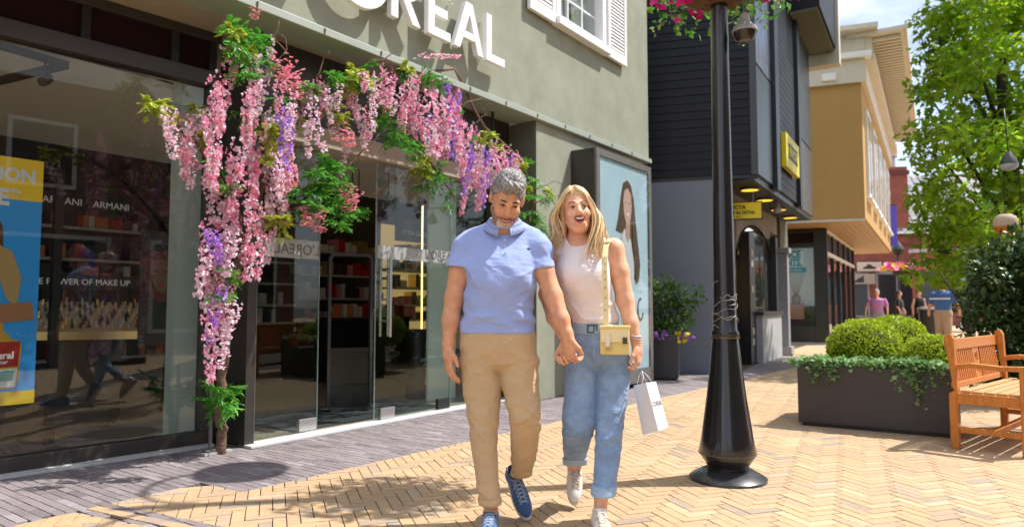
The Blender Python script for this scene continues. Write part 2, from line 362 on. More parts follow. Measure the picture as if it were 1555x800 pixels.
def prune(cs, an):
    k = [i for i, c in enumerate(cs) if visible(c)]; return [cs[i] for i in k], [an[i] for i in k]
holes = []                                                             # other regions cut out of the grey one
def brick_verts(k, top, bot=-.014, ch=.003):
    n = len(k); c = k.mean(0); ins = c + (k - c) * (1 - ch / (np.linalg.norm(k - c, axis=1, keepdims=True) + 1e-6))
    v = [(x, y, bot) for x, y in k] + [(x, y, top - ch) for x, y in k] + [(x, y, top) for x, y in ins]
    f = [(i, (i + 1) % n, n + (i + 1) % n, n + i) for i in range(n)] + [(n + i, n + (i + 1) % n, 2 * n + (i + 1) % n, 2 * n + i) for i in range(n)] + [tuple(range(2 * n, 3 * n))]
    return v, f
def pave(region, cs, an, name, m, near=300, dead=(), BL=BL, BW=BW, lift=0):
    root = MB().add([(x, y, -.0125) for x, y in ccw(region)], [tuple(range(len(region)))]).build(name, M['sand'], kind='structure')
    cs, an = prune(cs, an)
    if dead:
        k = np.zeros(len(cs), bool); arr = np.array(cs)
        for d in dead: k |= inpoly(arr, d)
        cs = [c for c, q in zip(cs, k) if not q]; an = [c for c, q in zip(an, k) if not q]
    bricks = lay(ccw(region), cs, an, BL, BW)
    bricks.sort(key=lambda b: math.hypot(*(b[0].mean(0))))
    infr = [i for i, b in enumerate(bricks) if b[0].mean(0)[1] > 3.36 and abs(b[0].mean(0)[0]) < b[0].mean(0)[1] * .74]
    single = set(infr[:near]); big = MB(); tones = []; shared = {}
    for i, (k, full) in enumerate(bricks):
        tone = float(np.clip(random.gauss(.5, .21), 0, 1)); top = lift + random.uniform(-.0012, .0012)
        kk = k if sum(k[j][0] * k[(j + 1) % len(k)][1] - k[(j + 1) % len(k)][0] * k[j][1] for j in range(len(k))) > 0 else k[::-1]
        if i in single:
            c = kk.mean(0)
            if full:
                key = int(tone * 9.99)
                if key not in shared:
                    v, f = brick_verts(np.array([(-BL / 2 + JT, -BW / 2 + JT), (BL / 2 - JT, -BW / 2 + JT), (BL / 2 - JT, BW / 2 - JT), (-BL / 2 + JT, BW / 2 - JT)]), 0)
                    me = bpy.data.meshes.new('brick'); me.from_pydata(v, [], f); me.materials.append(m); at = me.attributes.new('tone', 'FLOAT', 'FACE'); at.data.foreach_set('value', [key / 10 + .05] * len(f)); shared[key] = me
                o = bpy.data.objects.new('brick', shared[key]); COL.objects.link(o); o.parent = root; e = kk[1] - kk[0]
                o.location = (c[0], c[1], top); o.rotation_euler = (random.uniform(-.006, .006), random.uniform(-.004, .004), math.atan2(e[1], e[0]))
            else:
                v, f = brick_verts(kk - c, 0); me = bpy.data.meshes.new('brick'); me.from_pydata(v, [], f); me.materials.append(m)
                at = me.attributes.new('tone', 'FLOAT', 'FACE'); at.data.foreach_set('value', [tone] * len(f))
                o = bpy.data.objects.new('brick', me); COL.objects.link(o); o.parent = root; o.location = (c[0], c[1], top)
        else:
            v, f = brick_verts(kk, top); big.add(v, f); tones += [tone] * len(f)
    if big.f:
        o = big.build('brick_field', m, root, kind='stuff'); at = o.data.attributes.new('tone', 'FLOAT', 'FACE'); at.data.foreach_set('value', tones)
    return root
cs, an = herring(*bbox(tan1), HA); tanroot = pave(tan1, cs, an, 'paving', M['tanbrick'])
cs, an = herring(*bbox(tan2), HA); pave(tan2, cs, an, 'paving', M['tanbrick'], lift=.0032)
dv = np.array(tstrip[1]) - np.array(tstrip[0]); sA, sB = (np.array(tstrip[0]) + np.array(tstrip[3])) / 2, (np.array(tstrip[1]) + np.array(tstrip[2])) / 2; sD = (sB - sA) / np.linalg.norm(sB - sA); sN = np.array([-sD[1], sD[0]])
cs = [tuple(sA + sD * (.10 + k * .204)) for k in range(12)]; an = [math.atan2(sD[1], sD[0])] * 12
tstrip = [tuple(sA - sN * .036), tuple(sA + sD * 2.46 - sN * .036), tuple(sA + sD * 2.46 + sN * .036), tuple(sA + sN * .036)]
pave(tstrip, cs, an, 'paving', M['tanbrick'], lift=.0036)
cs, an = bond(*bbox(grey), math.atan2(na[1], na[0]), .185, .056); pave(grey, cs, an, 'pavement', M['greybrick'], dead=[tan2, tstrip], BL=.185, BW=.056)
far = MB()
far.add([(p[0], p[1], -.004) for p in [(9.8, -4), (60, -4), (60, 15.2), (9.8, 15.2)]], [(0, 1, 2, 3)])
far.add([(p[0], p[1], -.004) for p in [(5.2, 15.2), (80, 15.2), (80, 120), (5.2, 120)]], [(0, 1, 2, 3)])
far.add([(p[0], p[1], -.0065) for p in [(-12, -14), (9.8, -14), (9.8, 2.6), (-1, 2.6), (-12, 2.6)]], [(0, 1, 2, 3, 4)])
far.build('road', fargroundmat(), kind='structure')
# ================================================================ the green shop (local: x along the street, y into the shop, z up)
shop = thing('shop_building', 'sage green stucco shop with glass front and big white letters on its wall', 'shop building', (F1[0], F1[1], 0), UROT)
def sp(x, y, z): return np.array([*(F1 + ua * x - na * y), z])       # local -> world
# upper wall: stucco slab with a hole for the window
X0, XE, ZL, ZT = -8.0, 5.19, 3.36, 7.2
wx0, wx1, wz0, wz1 = 2.45, 3.74, 4.66, 6.3
m = MB()
for (a, b, c, d) in ((X0, wx0, ZL, ZT), (wx1, XE, ZL, ZT), (wx0, wx1, ZL, wz0), (wx0, wx1, wz1, ZT)):
    m.box(a, b, 0, .3, c, d)
m.build('wall', M['stucco'], shop)
MB().box(XE - .02, XE, .3, 6, ZL, ZT).build('gable_wall', M['stucco'], shop)
MB().box(X0, XE, -.01, 6, ZT + .003, ZT + .25).build('roof', M['ledge'], shop)
MB().box(X0, XE + .005, -.055, .29, 3.29, 3.357).build('ledge', M['ledge'], shop, bevel=.006)
mm = MB()
for x in np.arange(-1.7, 5.1, .62): mm.tube([(x, -.058, 3.30), (x, -.062, 3.345)], .006, 6)
mm.build('ledge_clip', M['alulit'], shop, kind='stuff')
MB().box(X0, 2.08, .292, 1.6, 3.31, 3.355).build('soffit', M['soffit'], shop)
# ground floor pier to the corner of the shop
MB().box(2.08, 4.95, .003, .75, 0.0, 3.288).build('pier', M['stucco'], shop)
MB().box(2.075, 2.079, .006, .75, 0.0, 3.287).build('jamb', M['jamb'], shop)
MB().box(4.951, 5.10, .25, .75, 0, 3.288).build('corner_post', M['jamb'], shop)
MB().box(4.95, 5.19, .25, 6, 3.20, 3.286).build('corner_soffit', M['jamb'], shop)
# --- big white letters: outlines in a 0.5 m tall box, each its own part
def ring(cx, cz, rx, rz, t, a0=0, a1=360, n=40):
    o = [(cx + rx * math.cos(R(a0 + (a1 - a0) * i / n)), cz + rz * math.sin(R(a0 + (a1 - a0) * i / n))) for i in range(n + 1)]
    q = [(cx + (rx - t) * math.cos(R(a0 + (a1 - a0) * i / n)), cz + (rz - t) * math.sin(R(a0 + (a1 - a0) * i / n))) for i in range(n + 1)]
    return o, q
def strip(mb, o, q, y0, y1, closed=False):
    n = len(o)
    for i in range(n - (0 if closed else 1)):
        j = (i + 1) % n
        a, b, c, d = o[i], o[j], q[j], q[i]
        v = [(p[0], y, p[1]) for y in (y0, y1) for p in (a, b, c, d)]
        f = [(3, 2, 1, 0), (4, 5, 6, 7), (0, 1, 5, 4), (2, 3, 7, 6)]
        if not closed and i == 0: f.append((3, 0, 4, 7))
        if not closed and i == n - 2: f.append((1, 2, 6, 5))
        mb.add(v, f)
Hh, T = .505, .088; ZB = 3.665; YF, YB = -.135, -.075
def letter(ch, x, w, accent=False):
    mb = MB(); P = lambda *pts: mb.prism([(x + a, ZB + b) for a, b in pts], (0, YB, 0), (1, 0, 0), (0, 0, 1), (0, YF - YB, 0))
    if ch == 'O':
        o, q = ring(x + w / 2, ZB - .05 + .31, w / 2, .31, T); strip(mb, o[:-1], q[:-1], YF, YB, True)
    elif ch == 'L': P((0, 0), (w, 0), (w, T), (T, T), (T, Hh), (0, Hh))
    elif ch == 'E':
        P((0, 0), (w, 0), (w, T), (T, T), (T, .21), (w * .86, .21), (w * .86, .21 + T), (T, .21 + T), (T, Hh - T), (w, Hh - T), (w, Hh), (0, Hh))
        if accent: P((w * .40, Hh + .035), (w * .60, Hh + .035), (w * .92, Hh + .14), (w * .60, Hh + .14))
    elif ch == 'A':
        ap = w / 2; t2 = T * 1.08
        P((0, 0), (t2, 0), (ap + .01, Hh - .12), (w - t2, 0), (w, 0), (ap + t2 / 2 + .005, Hh), (ap - t2 / 2 - .005, Hh))
        mb.prism([(x + w * .24, ZB + .125), (x + w * .76, ZB + .125), (x + w * .70, ZB + .125 + T * .85), (x + w * .30, ZB + .125 + T * .85)], (0, YB - .004, 0), (1, 0, 0), (0, 0, 1), (0, YF - YB + .008, 0))
    elif ch == 'R':
        P((0, 0), (T, 0), (T, Hh), (0, Hh))
        o, q = ring(x + w - .155, ZB + Hh - .15, .15, .15, T * .95, -90, 90, 20)
        o = [(x + T, ZB + Hh - .30)] + o + [(x + T, ZB + Hh)]; q = [(x + T, ZB + Hh - .30 + T * .95)] + q + [(x + T, ZB + Hh - T * .95)]
        strip(mb, o, q, YF, YB)
        P((w * .40, .203), (w * .40 + .075, .245), (w + .02, 0), (w - .09, 0))
    elif ch == "'": P((0, Hh - .17), (.05, Hh - .17), (.085, Hh), (.0, Hh))
    # stand-off pins
    for dx, dz in ((.05, .06), (w * .5 if ch == 'O' else .05, Hh - .06)): mb.tube([(x + dx, YB + .002, ZB + dz), (x + dx, 0.0, ZB + dz)], .008, 6)
    return mb.build('sign_letter', M['signwhite'], shop, bevel=.004, label='white raised letter ' + ch + ' of the shop sign')
letter('L', -1.62, .30); letter("'", -1.24, .09); letter('O', -1.10, .655); letter('R', -.42, .36); letter('E', .06, .32, True); letter('A', .43, .47); letter('L', .95, .32)
# --- upstairs window with louvred shutters
win = MB()
for a, b, c, d in ((wx0, wx0 + .10, wz0, wz1), (wx1 - .10, wx1, wz0, wz1), (wx0 + .1, wx1 - .1, wz1 - .1, wz1), (wx0 + .1, wx1 - .1, wz0, wz0 + .06)): win.box(a, b, -.06, .2, c, d)
wobj = win.build('window', M['white'], shop, bevel=.005)
MB().box(wx0 - .03, wx1 + .03, -.12, -.002, wz0 - .10, wz0 - .002).build('sill', M['white'], wobj, bevel=.006)
g = MB()
for x in (wx0 + .10 + (wx1 - wx0 - .2) * k / 3 for k in (1, 2)): g.box(x - .012, x + .012, .06, .10, wz0 + .06, wz1 - .1)
for z in (wz0 + .42, wz0 + .80, wz0 + 1.17): g.box(wx0 + .1, wx1 - .1, .062, .098, z - .012, z + .012)
g.build('glazing_bar', M['white'], wobj)
MB().box(wx0 + .1, wx1 - .1, .075, .083, wz0 + .06, wz1 - .1).build('pane', M['glass'], wobj)
cu = MB()
for k in range(26):
    x = wx0 + .1 + k * (wx1 - wx0 - .2) / 26; w = (wx1 - wx0 - .2) / 26
    if 9 < k < 16: continue
    cu.tube([(x + w / 2, .20 + .012 * math.sin(k * 1.9), wz0 + .02), (x + w / 2, .20 + .012 * math.sin(k * 2.3), wz1)], w * .62, 6)
cu.build('curtain', mat('net_curtain', (.72, .72, .74), .9), wobj, smooth=True)
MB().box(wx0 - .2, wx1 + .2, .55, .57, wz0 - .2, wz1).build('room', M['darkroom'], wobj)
for sx in (wx0 - .60, wx1 + .04):
    s0 = MB(); w = .56
    for a, b, c, d in ((0, .07, wz0 - .1, wz1), (w - .07, w, wz0 - .1, wz1), (.07, w - .07, wz0 - .1, wz0 + .04), (.07, w - .07, wz1 - .1, wz1)): s0.box(sx + a, sx + b, -.075, -.028, c, d)
    so = s0.build('shutter', M['white'], shop, bevel=.004)
    sl = MB(); z = wz0 + .06
    while z < wz1 - .11: sl.para((sx + .072, -.068, z), (w - .144, 0, 0), (0, .016, .047), (0, .006, -.002)); z += .050
    sl.build('slats', M['white'], so, kind='stuff')
    MB().box(sx + .07, sx + w - .07, -.03, -.026, wz0 + .04, wz1 - .1).build('back_panel', M['white'], so)
# --- glass shop window (its plane runs a little off the facade)
wy = lambda x: .693 - .0933 * (x + 1.543)
sl_ = .0933 / math.hypot(1, .0933); WX0, WX1 = -7.0, -1.545
wd = np.array([1, -.0933, 0]) / math.hypot(1, .0933); wnn = np.array([wd[1], -wd[0], 0]); wnn = np.array([-.0933, -1, 0]) / math.hypot(1, .0933)   # along window / out of the shop
Lw = (WX1 - WX0) * math.hypot(1, .0933)
wp = lambda s, o, z: np.array([WX0, wy(WX0), 0]) + wd * s + wnn * o + np.array([0, 0, z])
def wbox(mb, s0, s1, o0, o1, z0, z1): return mb.para(wp(s0, o0, z0), wd * (s1 - s0), wnn * (o1 - o0), (0, 0, z1 - z0))
fr = MB()
wbox(fr, 0, Lw, -.05, .05, .015, .115); wbox(fr, Lw - .10, Lw, -.05, .05, .115, 2.855); wbox(fr, 0, Lw, -.05, .07, 2.855, 2.975)
wbox(fr, 0, Lw - .0, -.05, .03, 3.235, 3.308)
wobj2 = fr.build('shop_window', M['alu'], shop, bevel=.004)
mlt = MB()
for s in (Lw - .06, Lw - .36, Lw - .98, Lw - 2.4, Lw - 4): wbox(MB(), s - .03, s + .03, -.04, .02, 2.975, 3.235).build('transom_mullion', M['black'], wobj2)
pn = MB(); wbox(pn, .02, Lw - .1, -.008, 0, .115, 2.855); pn.build('pane', M['glass'], wobj2)
tn = MB(); wbox(tn, .02, Lw - .06, -.025, -.012, 2.975, 3.235); tn.build('transom_pane', M['maroon'], wobj2)
sl2 = MB(); wbox(sl2, 0, Lw - .02, .05, .13, .0, .02); sl2.build('sill', M['stone'], wobj2)
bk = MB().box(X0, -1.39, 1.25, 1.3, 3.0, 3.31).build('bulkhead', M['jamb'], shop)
# column between window and door
MB().box(-1.47, -1.392, .335, .80, 0, 3.308).build('column', M['alu'], shop, bevel=.004)
MB().box(-1.391, -1.385, .334, .40, .012, 3.305).build('column_lit_edge', M['alulit'], shop)  # paler strip stands for light on the column's front face
# threshold, door header, side lights
MB().box(-1.47, 2.074, .24, .42, .001, .022).build('threshold', M['stone'], shop, bevel=.004)
MB().box(-1.384, 2.074, .30, .52, 2.47, 2.64).build('door_header', mat('beige_door_header', (.40, .34, .27), .6), shop, bevel=.006)
MB().box(-1.384, 2.074, .40, .44, 2.641, 3.308).build('header_panel', M['alu'], shop)
def textobj(name, body, size, m, parent, loc, rot, ext=.0008, align='CENTER', kindparent=None, sx=1, bold=0, label=None, spacing=1):
    c = bpy.data.curves.new(name, 'FONT'); c.body = body; c.size = size; c.extrude = ext; c.align_x = align; c.offset = bold; c.resolution_u = 3; c.space_character = spacing
    t = bpy.data.objects.new('tmp', c); COL.objects.link(t); dg = bpy.context.evaluated_depsgraph_get(); me = bpy.data.meshes.new_from_object(t.evaluated_get(dg)); bpy.data.objects.remove(t)
    me.materials.clear(); me.materials.append(m)
    o = bpy.data.objects.new(name, me); COL.objects.link(o); o.parent = parent; o.location = tuple(map(float, loc)); o.rotation_euler = rot; o.scale = (sx, 1, 1)
    if label: o['label'] = label
    return o
M['printgrey'] = mat('grey_print', (.11, .11, .11), .5); M['printwhite'] = mat('white_print', (.8, .8, .8), .5); M['printblack'] = mat('black_print', (.012, .012, .012), .5)
def leaf_glass(x0, x1, y, band0, band1, mirror, tx):
    d = MB().box(x0, x1, y - .006, y + .006, .03, 2.465).build('glass_door', M['doorglass'], shop)
    e = MB(); e.box(x0 - .004, x0 - .001, y - .007, y + .007, .03, 2.465); e.box(x1 + .001, x1 + .004, y - .007, y + .007, .03, 2.465); e.build('glass_edge', M['glassedge'], d)
    MB().box(x0 + .01, x1 - .01, y - .0085, y - .0065, band0, band1).build('frosted_band', M['frost'], d)
    t = textobj('lettering', "L'OREAL", .125, M['printgrey'], d, (tx, y - .0105, band0 + .035), (math.pi / 2, 0, 0), sx=-1 if mirror else 1)
    textobj('lettering', "PARIS", .035, M['printgrey'], d, (tx, y - .0105, band0 + .01), (math.pi / 2, 0, 0), sx=-1 if mirror else 1)
    return d
dl = leaf_glass(-1.38, -.70, .45, 1.50, 1.66, True, -.93)
dr = leaf_glass(-.10, .97, .37, 1.545, 1.67, False, .80)
for x, dd in ((-.80, dl), (.06, dr), (.86, dr)): MB().box(x - .09, x + .09, (.45 if dd is dl else .37) - .02, (.45 if dd is dl else .37) + .02, .025, .13).build('glass_clamp', M['chrome'] if x < .5 else M['black'], dd, bevel=.003)
hd = MB()
for y in (.30, .44): hd.tube([(.03, y, .80), (.03, y, 1.60)], .014, 10)
for z in (.95, 1.45): hd.tube([(.03, .30, z), (.03, .44, z)], .009, 8)
hd.tube([(.13, .44, .80), (.13, .44, 1.60)], .014, 10)
hd.build('door_handle', M['chrome'], dr, smooth='auto')
MB().box(.985, 2.07, .395, .407, .03, 2.465).build('side_light', M['doorglass'], shop)
# ================================================================ inside the shop
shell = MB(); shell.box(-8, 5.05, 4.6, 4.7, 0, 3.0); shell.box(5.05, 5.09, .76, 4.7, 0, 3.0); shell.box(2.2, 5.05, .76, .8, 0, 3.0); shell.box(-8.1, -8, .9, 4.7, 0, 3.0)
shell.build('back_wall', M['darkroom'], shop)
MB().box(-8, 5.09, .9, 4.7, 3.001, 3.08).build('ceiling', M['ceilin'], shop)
MB().box(-8, -1.47, 1.24, 4.7, -.012, .004).box(-4.4, -1.47, .92, 1.239, -.012, .004).box(-1.469, 2.075, .45, .76, -.012, .004).box(-1.469, 5.09, .761, 4.7, -.012, .004).build('shop_floor', M['shopfloor'], shop)
MB().box(-1.76, -1.50, .86, 1.0, .004, 2.998).build('lining_panel', mat('grey_green_panel', (.40, .44, .40), .7, emit=(.5, .56, .5), estr=.05), shop)  # panel glows faintly: its brightness is put into the material
MB().box(1.28, 1.76, .97, 1.0, .004, 2.998).build('lining_panel', mat('pale_grey_panel', (.50, .52, .48), .7, emit=(.5, .52, .48), estr=.08), shop)  # same faint glow added to the paler panel
red = mat('red_gift_box', (.42, .02, .018), .4); goldm = mat('gold_cap', (.75, .52, .22), .3, metal=.8); pack = [red, mat('pale_pack', (.6, .55, .5), .5), mat('pink_pack', (.55, .2, .25), .5), mat('dark_pack', (.04, .035, .04), .35), goldm, mat('orange_pack', (.65, .2, .06), .5)]
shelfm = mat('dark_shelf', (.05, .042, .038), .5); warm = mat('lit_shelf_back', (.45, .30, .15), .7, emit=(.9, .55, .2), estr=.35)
def lx(px, y, py=430): p = PLN(px, py, sp(0, y, 0)[:2], na); return float((p[:2] - F1) @ ua)
def shelf_unit(x, y, w, zs, label, back=None, items=0, mix=(0, 1, 2, 3), group='display shelves inside the shop'):
    t = thing('display_shelf', label, 'display shelf', sp(x, y, 0), UROT, group)
    MB().box(-w / 2, w / 2, 0, .05, 0.004, 2.5).build('back_panel', back or shelfm, t)
    for z in zs:
        b = MB().box(-w / 2, w / 2, -.34, -.002, z - .015, z + .015).build('shelf', shelfm, t)
        MB().box(-w / 2, w / 2, -.352, -.342, z - .012, z + .02).build('shelf_edge', M['concrete'], b)
        if items:
            xx = -w / 2 + .03; mbs = MB()
            while xx < w / 2 - .12:
                ww = random.uniform(.06, .17); hh = random.uniform(.10, .24); k = random.choice(mix)
                if random.random() < .85: mbs.box(xx, xx + ww - .012, -.27, -.08, z + .0155, z + .0155 + hh, k)
                xx += ww
            it = mbs.build('packs', pack, t, kind='stuff')
    return t
shelf_unit(-2.4, 4.2, 1.7, (.5, .9, 1.3, 1.6, 1.95), 'dark display shelf with red gift boxes behind the counter in the big window', items=1, mix=(0, 0, 3, 3, 5))
shelf_unit(-.75, 4.2, 1.5, (.5, .9, 1.3, 1.6, 1.95), 'dark display shelf with red and pale packs beside the window lining panel', items=1, mix=(0, 1, 3, 3, 5))
shelf_unit(2.55, 4.2, 1.8, (.5, .85, 1.2, 1.55, 1.9), 'dim product shelf seen through the left glass door behind the security gate', items=1, mix=(0, 1, 2, 4, 3))
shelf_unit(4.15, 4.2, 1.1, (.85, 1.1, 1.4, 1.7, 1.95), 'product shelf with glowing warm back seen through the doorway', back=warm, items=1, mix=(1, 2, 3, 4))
shelf_unit(1.0, 4.2, 1.2, (.85, 1.1, 1.4, 1.7, 1.95), 'dark bottle shelf between the shop window and the security gate', items=1, mix=(3, 3, 1))
for x, z0, z1 in ((lx(640, 3.6), .62, 2.8),):
    tag(MB().box(-.008, .008, -.02, 0, z0, z1).build('light_strip', M['led']), 'upright warm light strip glowing before the rear shop shelves', 'light strip').matrix_world = Matrix.Translation(Vector(sp(x, 3.6 if z1 > 2 else 3.83, 0))) @ Matrix.Rotation(UROT, 4, 'Z')
t = thing('sale_board', 'black board lettered EXTRA GOOD DEALS on the rear shop wall', 'sign board', sp(lx(640, 3.75), 3.75, 0), UROT)
MB().box(-.62, .62, 0, .03, 2.18, 2.55).build('board', M['black'], t); textobj('lettering', 'EXTRA GOOD DEALS', .10, M['printwhite'], t, (0, -.002, 2.30), (math.pi / 2, 0, 0))
for x, lb in ((lx(90, 3.82), 'over the red boxes near the poster'), (lx(165, 3.82), 'over the red boxes near the lining panel')):
    t = thing('brand_header', 'dark header panel lettered ARMANI ' + lb, 'sign board', sp(x, 3.82, 0), UROT)
    MB().box(-.24, .24, 0, .02, 2.10, 2.42).build('board', M['black'], t); textobj('lettering', 'ARMANI', .105, mat('grey_letters', (.55, .52, .5), .5, emit=(.8, .8, .8), estr=.12), t, (0, -.003, 2.20), (math.pi / 2, 0, 0))
t = thing('slogan_strip', 'black strip lettered THE POWER OF MAKE UP above the tester counter', 'sign board', sp(lx(122, 3.2), 3.2, 0), UROT)
MB().box(-.62, .62, 0, .02, 1.27, 1.41).build('board', M['black'], t); textobj('lettering', 'THE POWER OF MAKE UP', .085, mat('cream_letters', (.7, .66, .6), .5, emit=(.9, .85, .8), estr=.15), t, (0, -.003, 1.31), (math.pi / 2, 0, 0))
# tester counter
t = thing('makeup_counter', 'black make-up counter with sloping top full of small testers', 'counter', sp(lx(128, 2.2), 2.2, 0), UROT - .62)
MB().box(-.22, .22, .08, .5, .004, .80).build('cabinet', M['black'], t, bevel=.01)
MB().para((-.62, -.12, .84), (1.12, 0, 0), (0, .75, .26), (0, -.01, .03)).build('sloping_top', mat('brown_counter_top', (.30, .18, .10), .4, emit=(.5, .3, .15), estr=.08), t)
MB().box(-.63, .51, -.14, -.122, .80, .87).build('front_edge', goldm, t)
q = MB()
for i in range(17):
    for j in range(8): q.lathe([(.016, 0), (.016, .03), (.009, .032), (.009, random.uniform(.045, .075))], 6, (-.58 + i * .064, -.06 + j * .082, .872 + (.06 + j * .082) * .36 + .004), random.choice((0, 1, 2)))
q.build('testers', [goldm, pack[3], pack[1]], t, kind='stuff')
# promo poster board behind the window
pc = PLN(59, 430, sp(-3, 1.05, 0)[:2], na); pxl = float((pc[:2] - F1) @ ua)
t = thing('promo_poster', 'yellow and blue sun lotion poster board standing behind the shop window', 'poster board', sp(pxl - .4, 1.05, 0), UROT)
zt = PLN(59, 245, sp(-3, 1.05, 0)[:2], na)[2]; zb = PLN(41, 612, sp(-3, 1.05, 0)[:2], na)[2]; zy = PLN(57, 307, sp(-3, 1.05, 0)[:2], na)[2]; zy2 = PLN(42, 592, sp(-3, 1.05, 0)[:2], na)[2]
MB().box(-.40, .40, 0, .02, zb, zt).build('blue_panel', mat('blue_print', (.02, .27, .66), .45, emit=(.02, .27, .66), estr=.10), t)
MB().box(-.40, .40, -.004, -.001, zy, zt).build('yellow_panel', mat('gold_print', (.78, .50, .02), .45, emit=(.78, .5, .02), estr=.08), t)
MB().box(-.40, .40, -.004, -.001, zb, zy2).build('yellow_foot', mat('gold_print2', (.78, .50, .02), .45), t)
textobj('lettering', 'LOTION', .12, M['printwhite'], t, (.355, -.006, zt - .16), (math.pi / 2, 0, 0), align='RIGHT', bold=.006); textobj('lettering', 'FREE*', .15, M['printwhite'], t, (.26, -.006, zt - .33), (math.pi / 2, 0, 0), align='RIGHT', bold=.008)
skin_p = mat('printed_skin', (.30, .13, .06), .5); hairp = mat('printed_blond_hair', (.50, .33, .12), .5); hair2 = mat('printed_brown_hair', (.10, .05, .03), .5)
def flat(poly, y, m, name, par, th=.002): return MB().prism(poly, (0, y, 0), (1, 0, 0), (0, 0, 1), (0, -th, 0)).build(name, m, par)
zz = lambda y: PLN(30, y, sp(-3, 1.05, 0)[:2], na)[2]
flat([(-.4, zz(325)), (.1, zz(320)), (.17, zz(345)), (.18, zz(380)), (.1, zz(400)), (-.4, zz(420))], -.002, hair2, 'printed_head', t)
flat([(-.4, zz(400)), (.05, zz(410)), (.16, zz(440)), (.16, zz(490)), (.05, zz(520)), (-.4, zz(520))], -.003, skin_p, 'printed_shoulder', t)
flat([(.12, zz(370)), (.23, zz(382)), (.29, zz(420)), (.27, zz(470)), (.20, zz(450)), (.13, zz(400))], -.0055, hairp, 'printed_hair', t)
flat([(-.4, zz(470)), (.14, zz(462)), (.36, zz(458)), (.38, zz(485)), (.16, zz(490)), (-.4, zz(505))], -.0075, mat('printed_hand', (.42, .19, .09), .5), 'printed_arm', t)
bo = flat([(.02, zz(588)), (.27, zz(588)), (.30, zz(575)), (.31, zz(520)), (.24, zz(512)), (.20, zz(500)), (.19, zz(480)), (.14, zz(480)), (.13, zz(500)), (.06, zz(512)), (.01, zz(520)), (0, zz(575))], -.0065, mat('printed_gold', (.62, .36, .04), .5), 'printed_bottle', t)
flat([(.03, zz(557)), (.29, zz(555)), (.30, zz(518)), (.03, zz(518))], -.0092, red, 'printed_label', t); flat([(.02, zz(586)), (.28, zz(586)), (.29, zz(558)), (.02, zz(560))], -.0092, mat('printed_white', (.7, .72, .75), .5), 'printed_label', t)
flat([(.05, zz(578)), (.26, zz(576)), (.27, zz(561)), (.04, zz(563))], -.0115, mat('printed_teal', (.05, .32, .36), .5), 'printed_label', t)
textobj('lettering', 'Natural', .065, M['printwhite'], t, (.165, -.012, zz(543)), (math.pi / 2, 0, 0), bold=.002)
textobj('lettering', 'Bronzer', .04, M['printwhite'], t, (.165, -.012, zz(551)), (math.pi / 2, 0, 0), bold=.001)
# portrait panel beside the lining panel
t = thing('portrait_panel', 'dark portrait panel of a made-up face beside the grey lining panel', 'poster board', sp(lx(241, 1.6), 1.6, 0), UROT)
pz_ = .62
MB().box(-.16, .16, 0, .02, .75, 1.75).build('panel', M['black'], t)
pm = lambda q: [((a - .04) * .6, 1.38 + (b_ - 1.55) * .62) for a, b_ in q]
flat(pm([(-.2, 1.75), (-.05, 1.86), (.12, 1.87), (.24, 1.8), (.255, 1.2), (.05, 1.12), (-.15, 1.3)]), -.001, mat('printed_red_hair', (.12, .03, .02), .5), 'printed_hair', t)
flat(pm([(-.10, 1.68), (.0, 1.76), (.14, 1.74), (.22, 1.6), (.2, 1.38), (.10, 1.27), (.0, 1.32), (-.09, 1.48)]), -.004, mat('printed_pale_skin', (.20, .10, .065), .5), 'printed_face', t)
for q in ([(-.06, 1.58), (.01, 1.60), (.02, 1.58), (-.05, 1.565)], [(.10, 1.59), (.17, 1.58), (.17, 1.565), (.10, 1.575)], [(.02, 1.40), (.12, 1.41), (.10, 1.375), (.04, 1.37)]): flat(pm(q), -.0065, M['black'] if q[0][1] > 1.5 else red, 'printed_feature', t)
# ceiling rails and spot lights
rl0 = D(102, 99, 5.2)
for (x_, y_), lb_ in (((-60, 52), 'upper black lighting rail under the shop ceiling, ending above the promo poster'), ((-60, 137), 'lower black lighting rail under the shop ceiling, carrying the small spot light')):
    d_ = ray(x_, y_); e_ = np.array([0, 0, CAMH]) + d_ * ((rl0[2] - CAMH) / d_[2]) if y_ < 90 else D(x_, y_, 5.0); tag(MB().bar((0, 0, 0), e_ - rl0, .05, .05).build('ceiling_rail', M['black']), lb_, 'lighting rail').location = tuple(rl0)
tag(MB().box(-2.2, 2.2, -.02, .02, 2.30, 2.36).build('ceiling_rail', M['black']), 'long black rail hanging low across the window display', 'lighting rail').matrix_world = Matrix.Translation(Vector(sp(-1.9, 2.9, 0))) @ Matrix.Rotation(UROT, 4, 'Z')
fm = MB(); fm.box(-.03, .03, -.03, .03, .004, 2.2); fm.box(-1.8, -.03, -.03, .03, 2.14, 2.2); fm.box(-1.8, -1.74, -.03, .03, .004, 2.14)
tag(fm.build('garment_rail', M['black']), 'black square-tube display rail standing behind the window', 'display rail').matrix_world = Matrix.Translation(Vector(sp(lx(84, 1.7), 1.7, 0))) @ Matrix.Rotation(UROT, 4, 'Z')
def spot(x, y, z, lab, yaw, grp=None):
    t = thing('spot_light', lab, 'spot light', sp(x, y, z), UROT + yaw, grp)
    c = MB().lathe([(.035, -.07), (.045, .07)], 14).build('can', M['black'], t, smooth='auto'); c.rotation_euler = (R(62), 0, 0)
    l = MB().lathe([(.001, .0), (.036, .001)], 14, (0, 0, .0715)).build('lens', mat('spot_lens', (.8, .65, .4), .3, emit=(1, .75, .4), estr=1.2), c)
    MB().tube([(0, 0, .05), (0, 0, max(.12, 2.99 - z))], .008, 6).build('stem', M['black'], t)
spot(lx(68, 1.35, 122), 1.35, float(PLN(68, 122, sp(0, 1.35, 0)[:2], na)[2]), 'small black spot light with lit lens above the promo poster', 2.6)
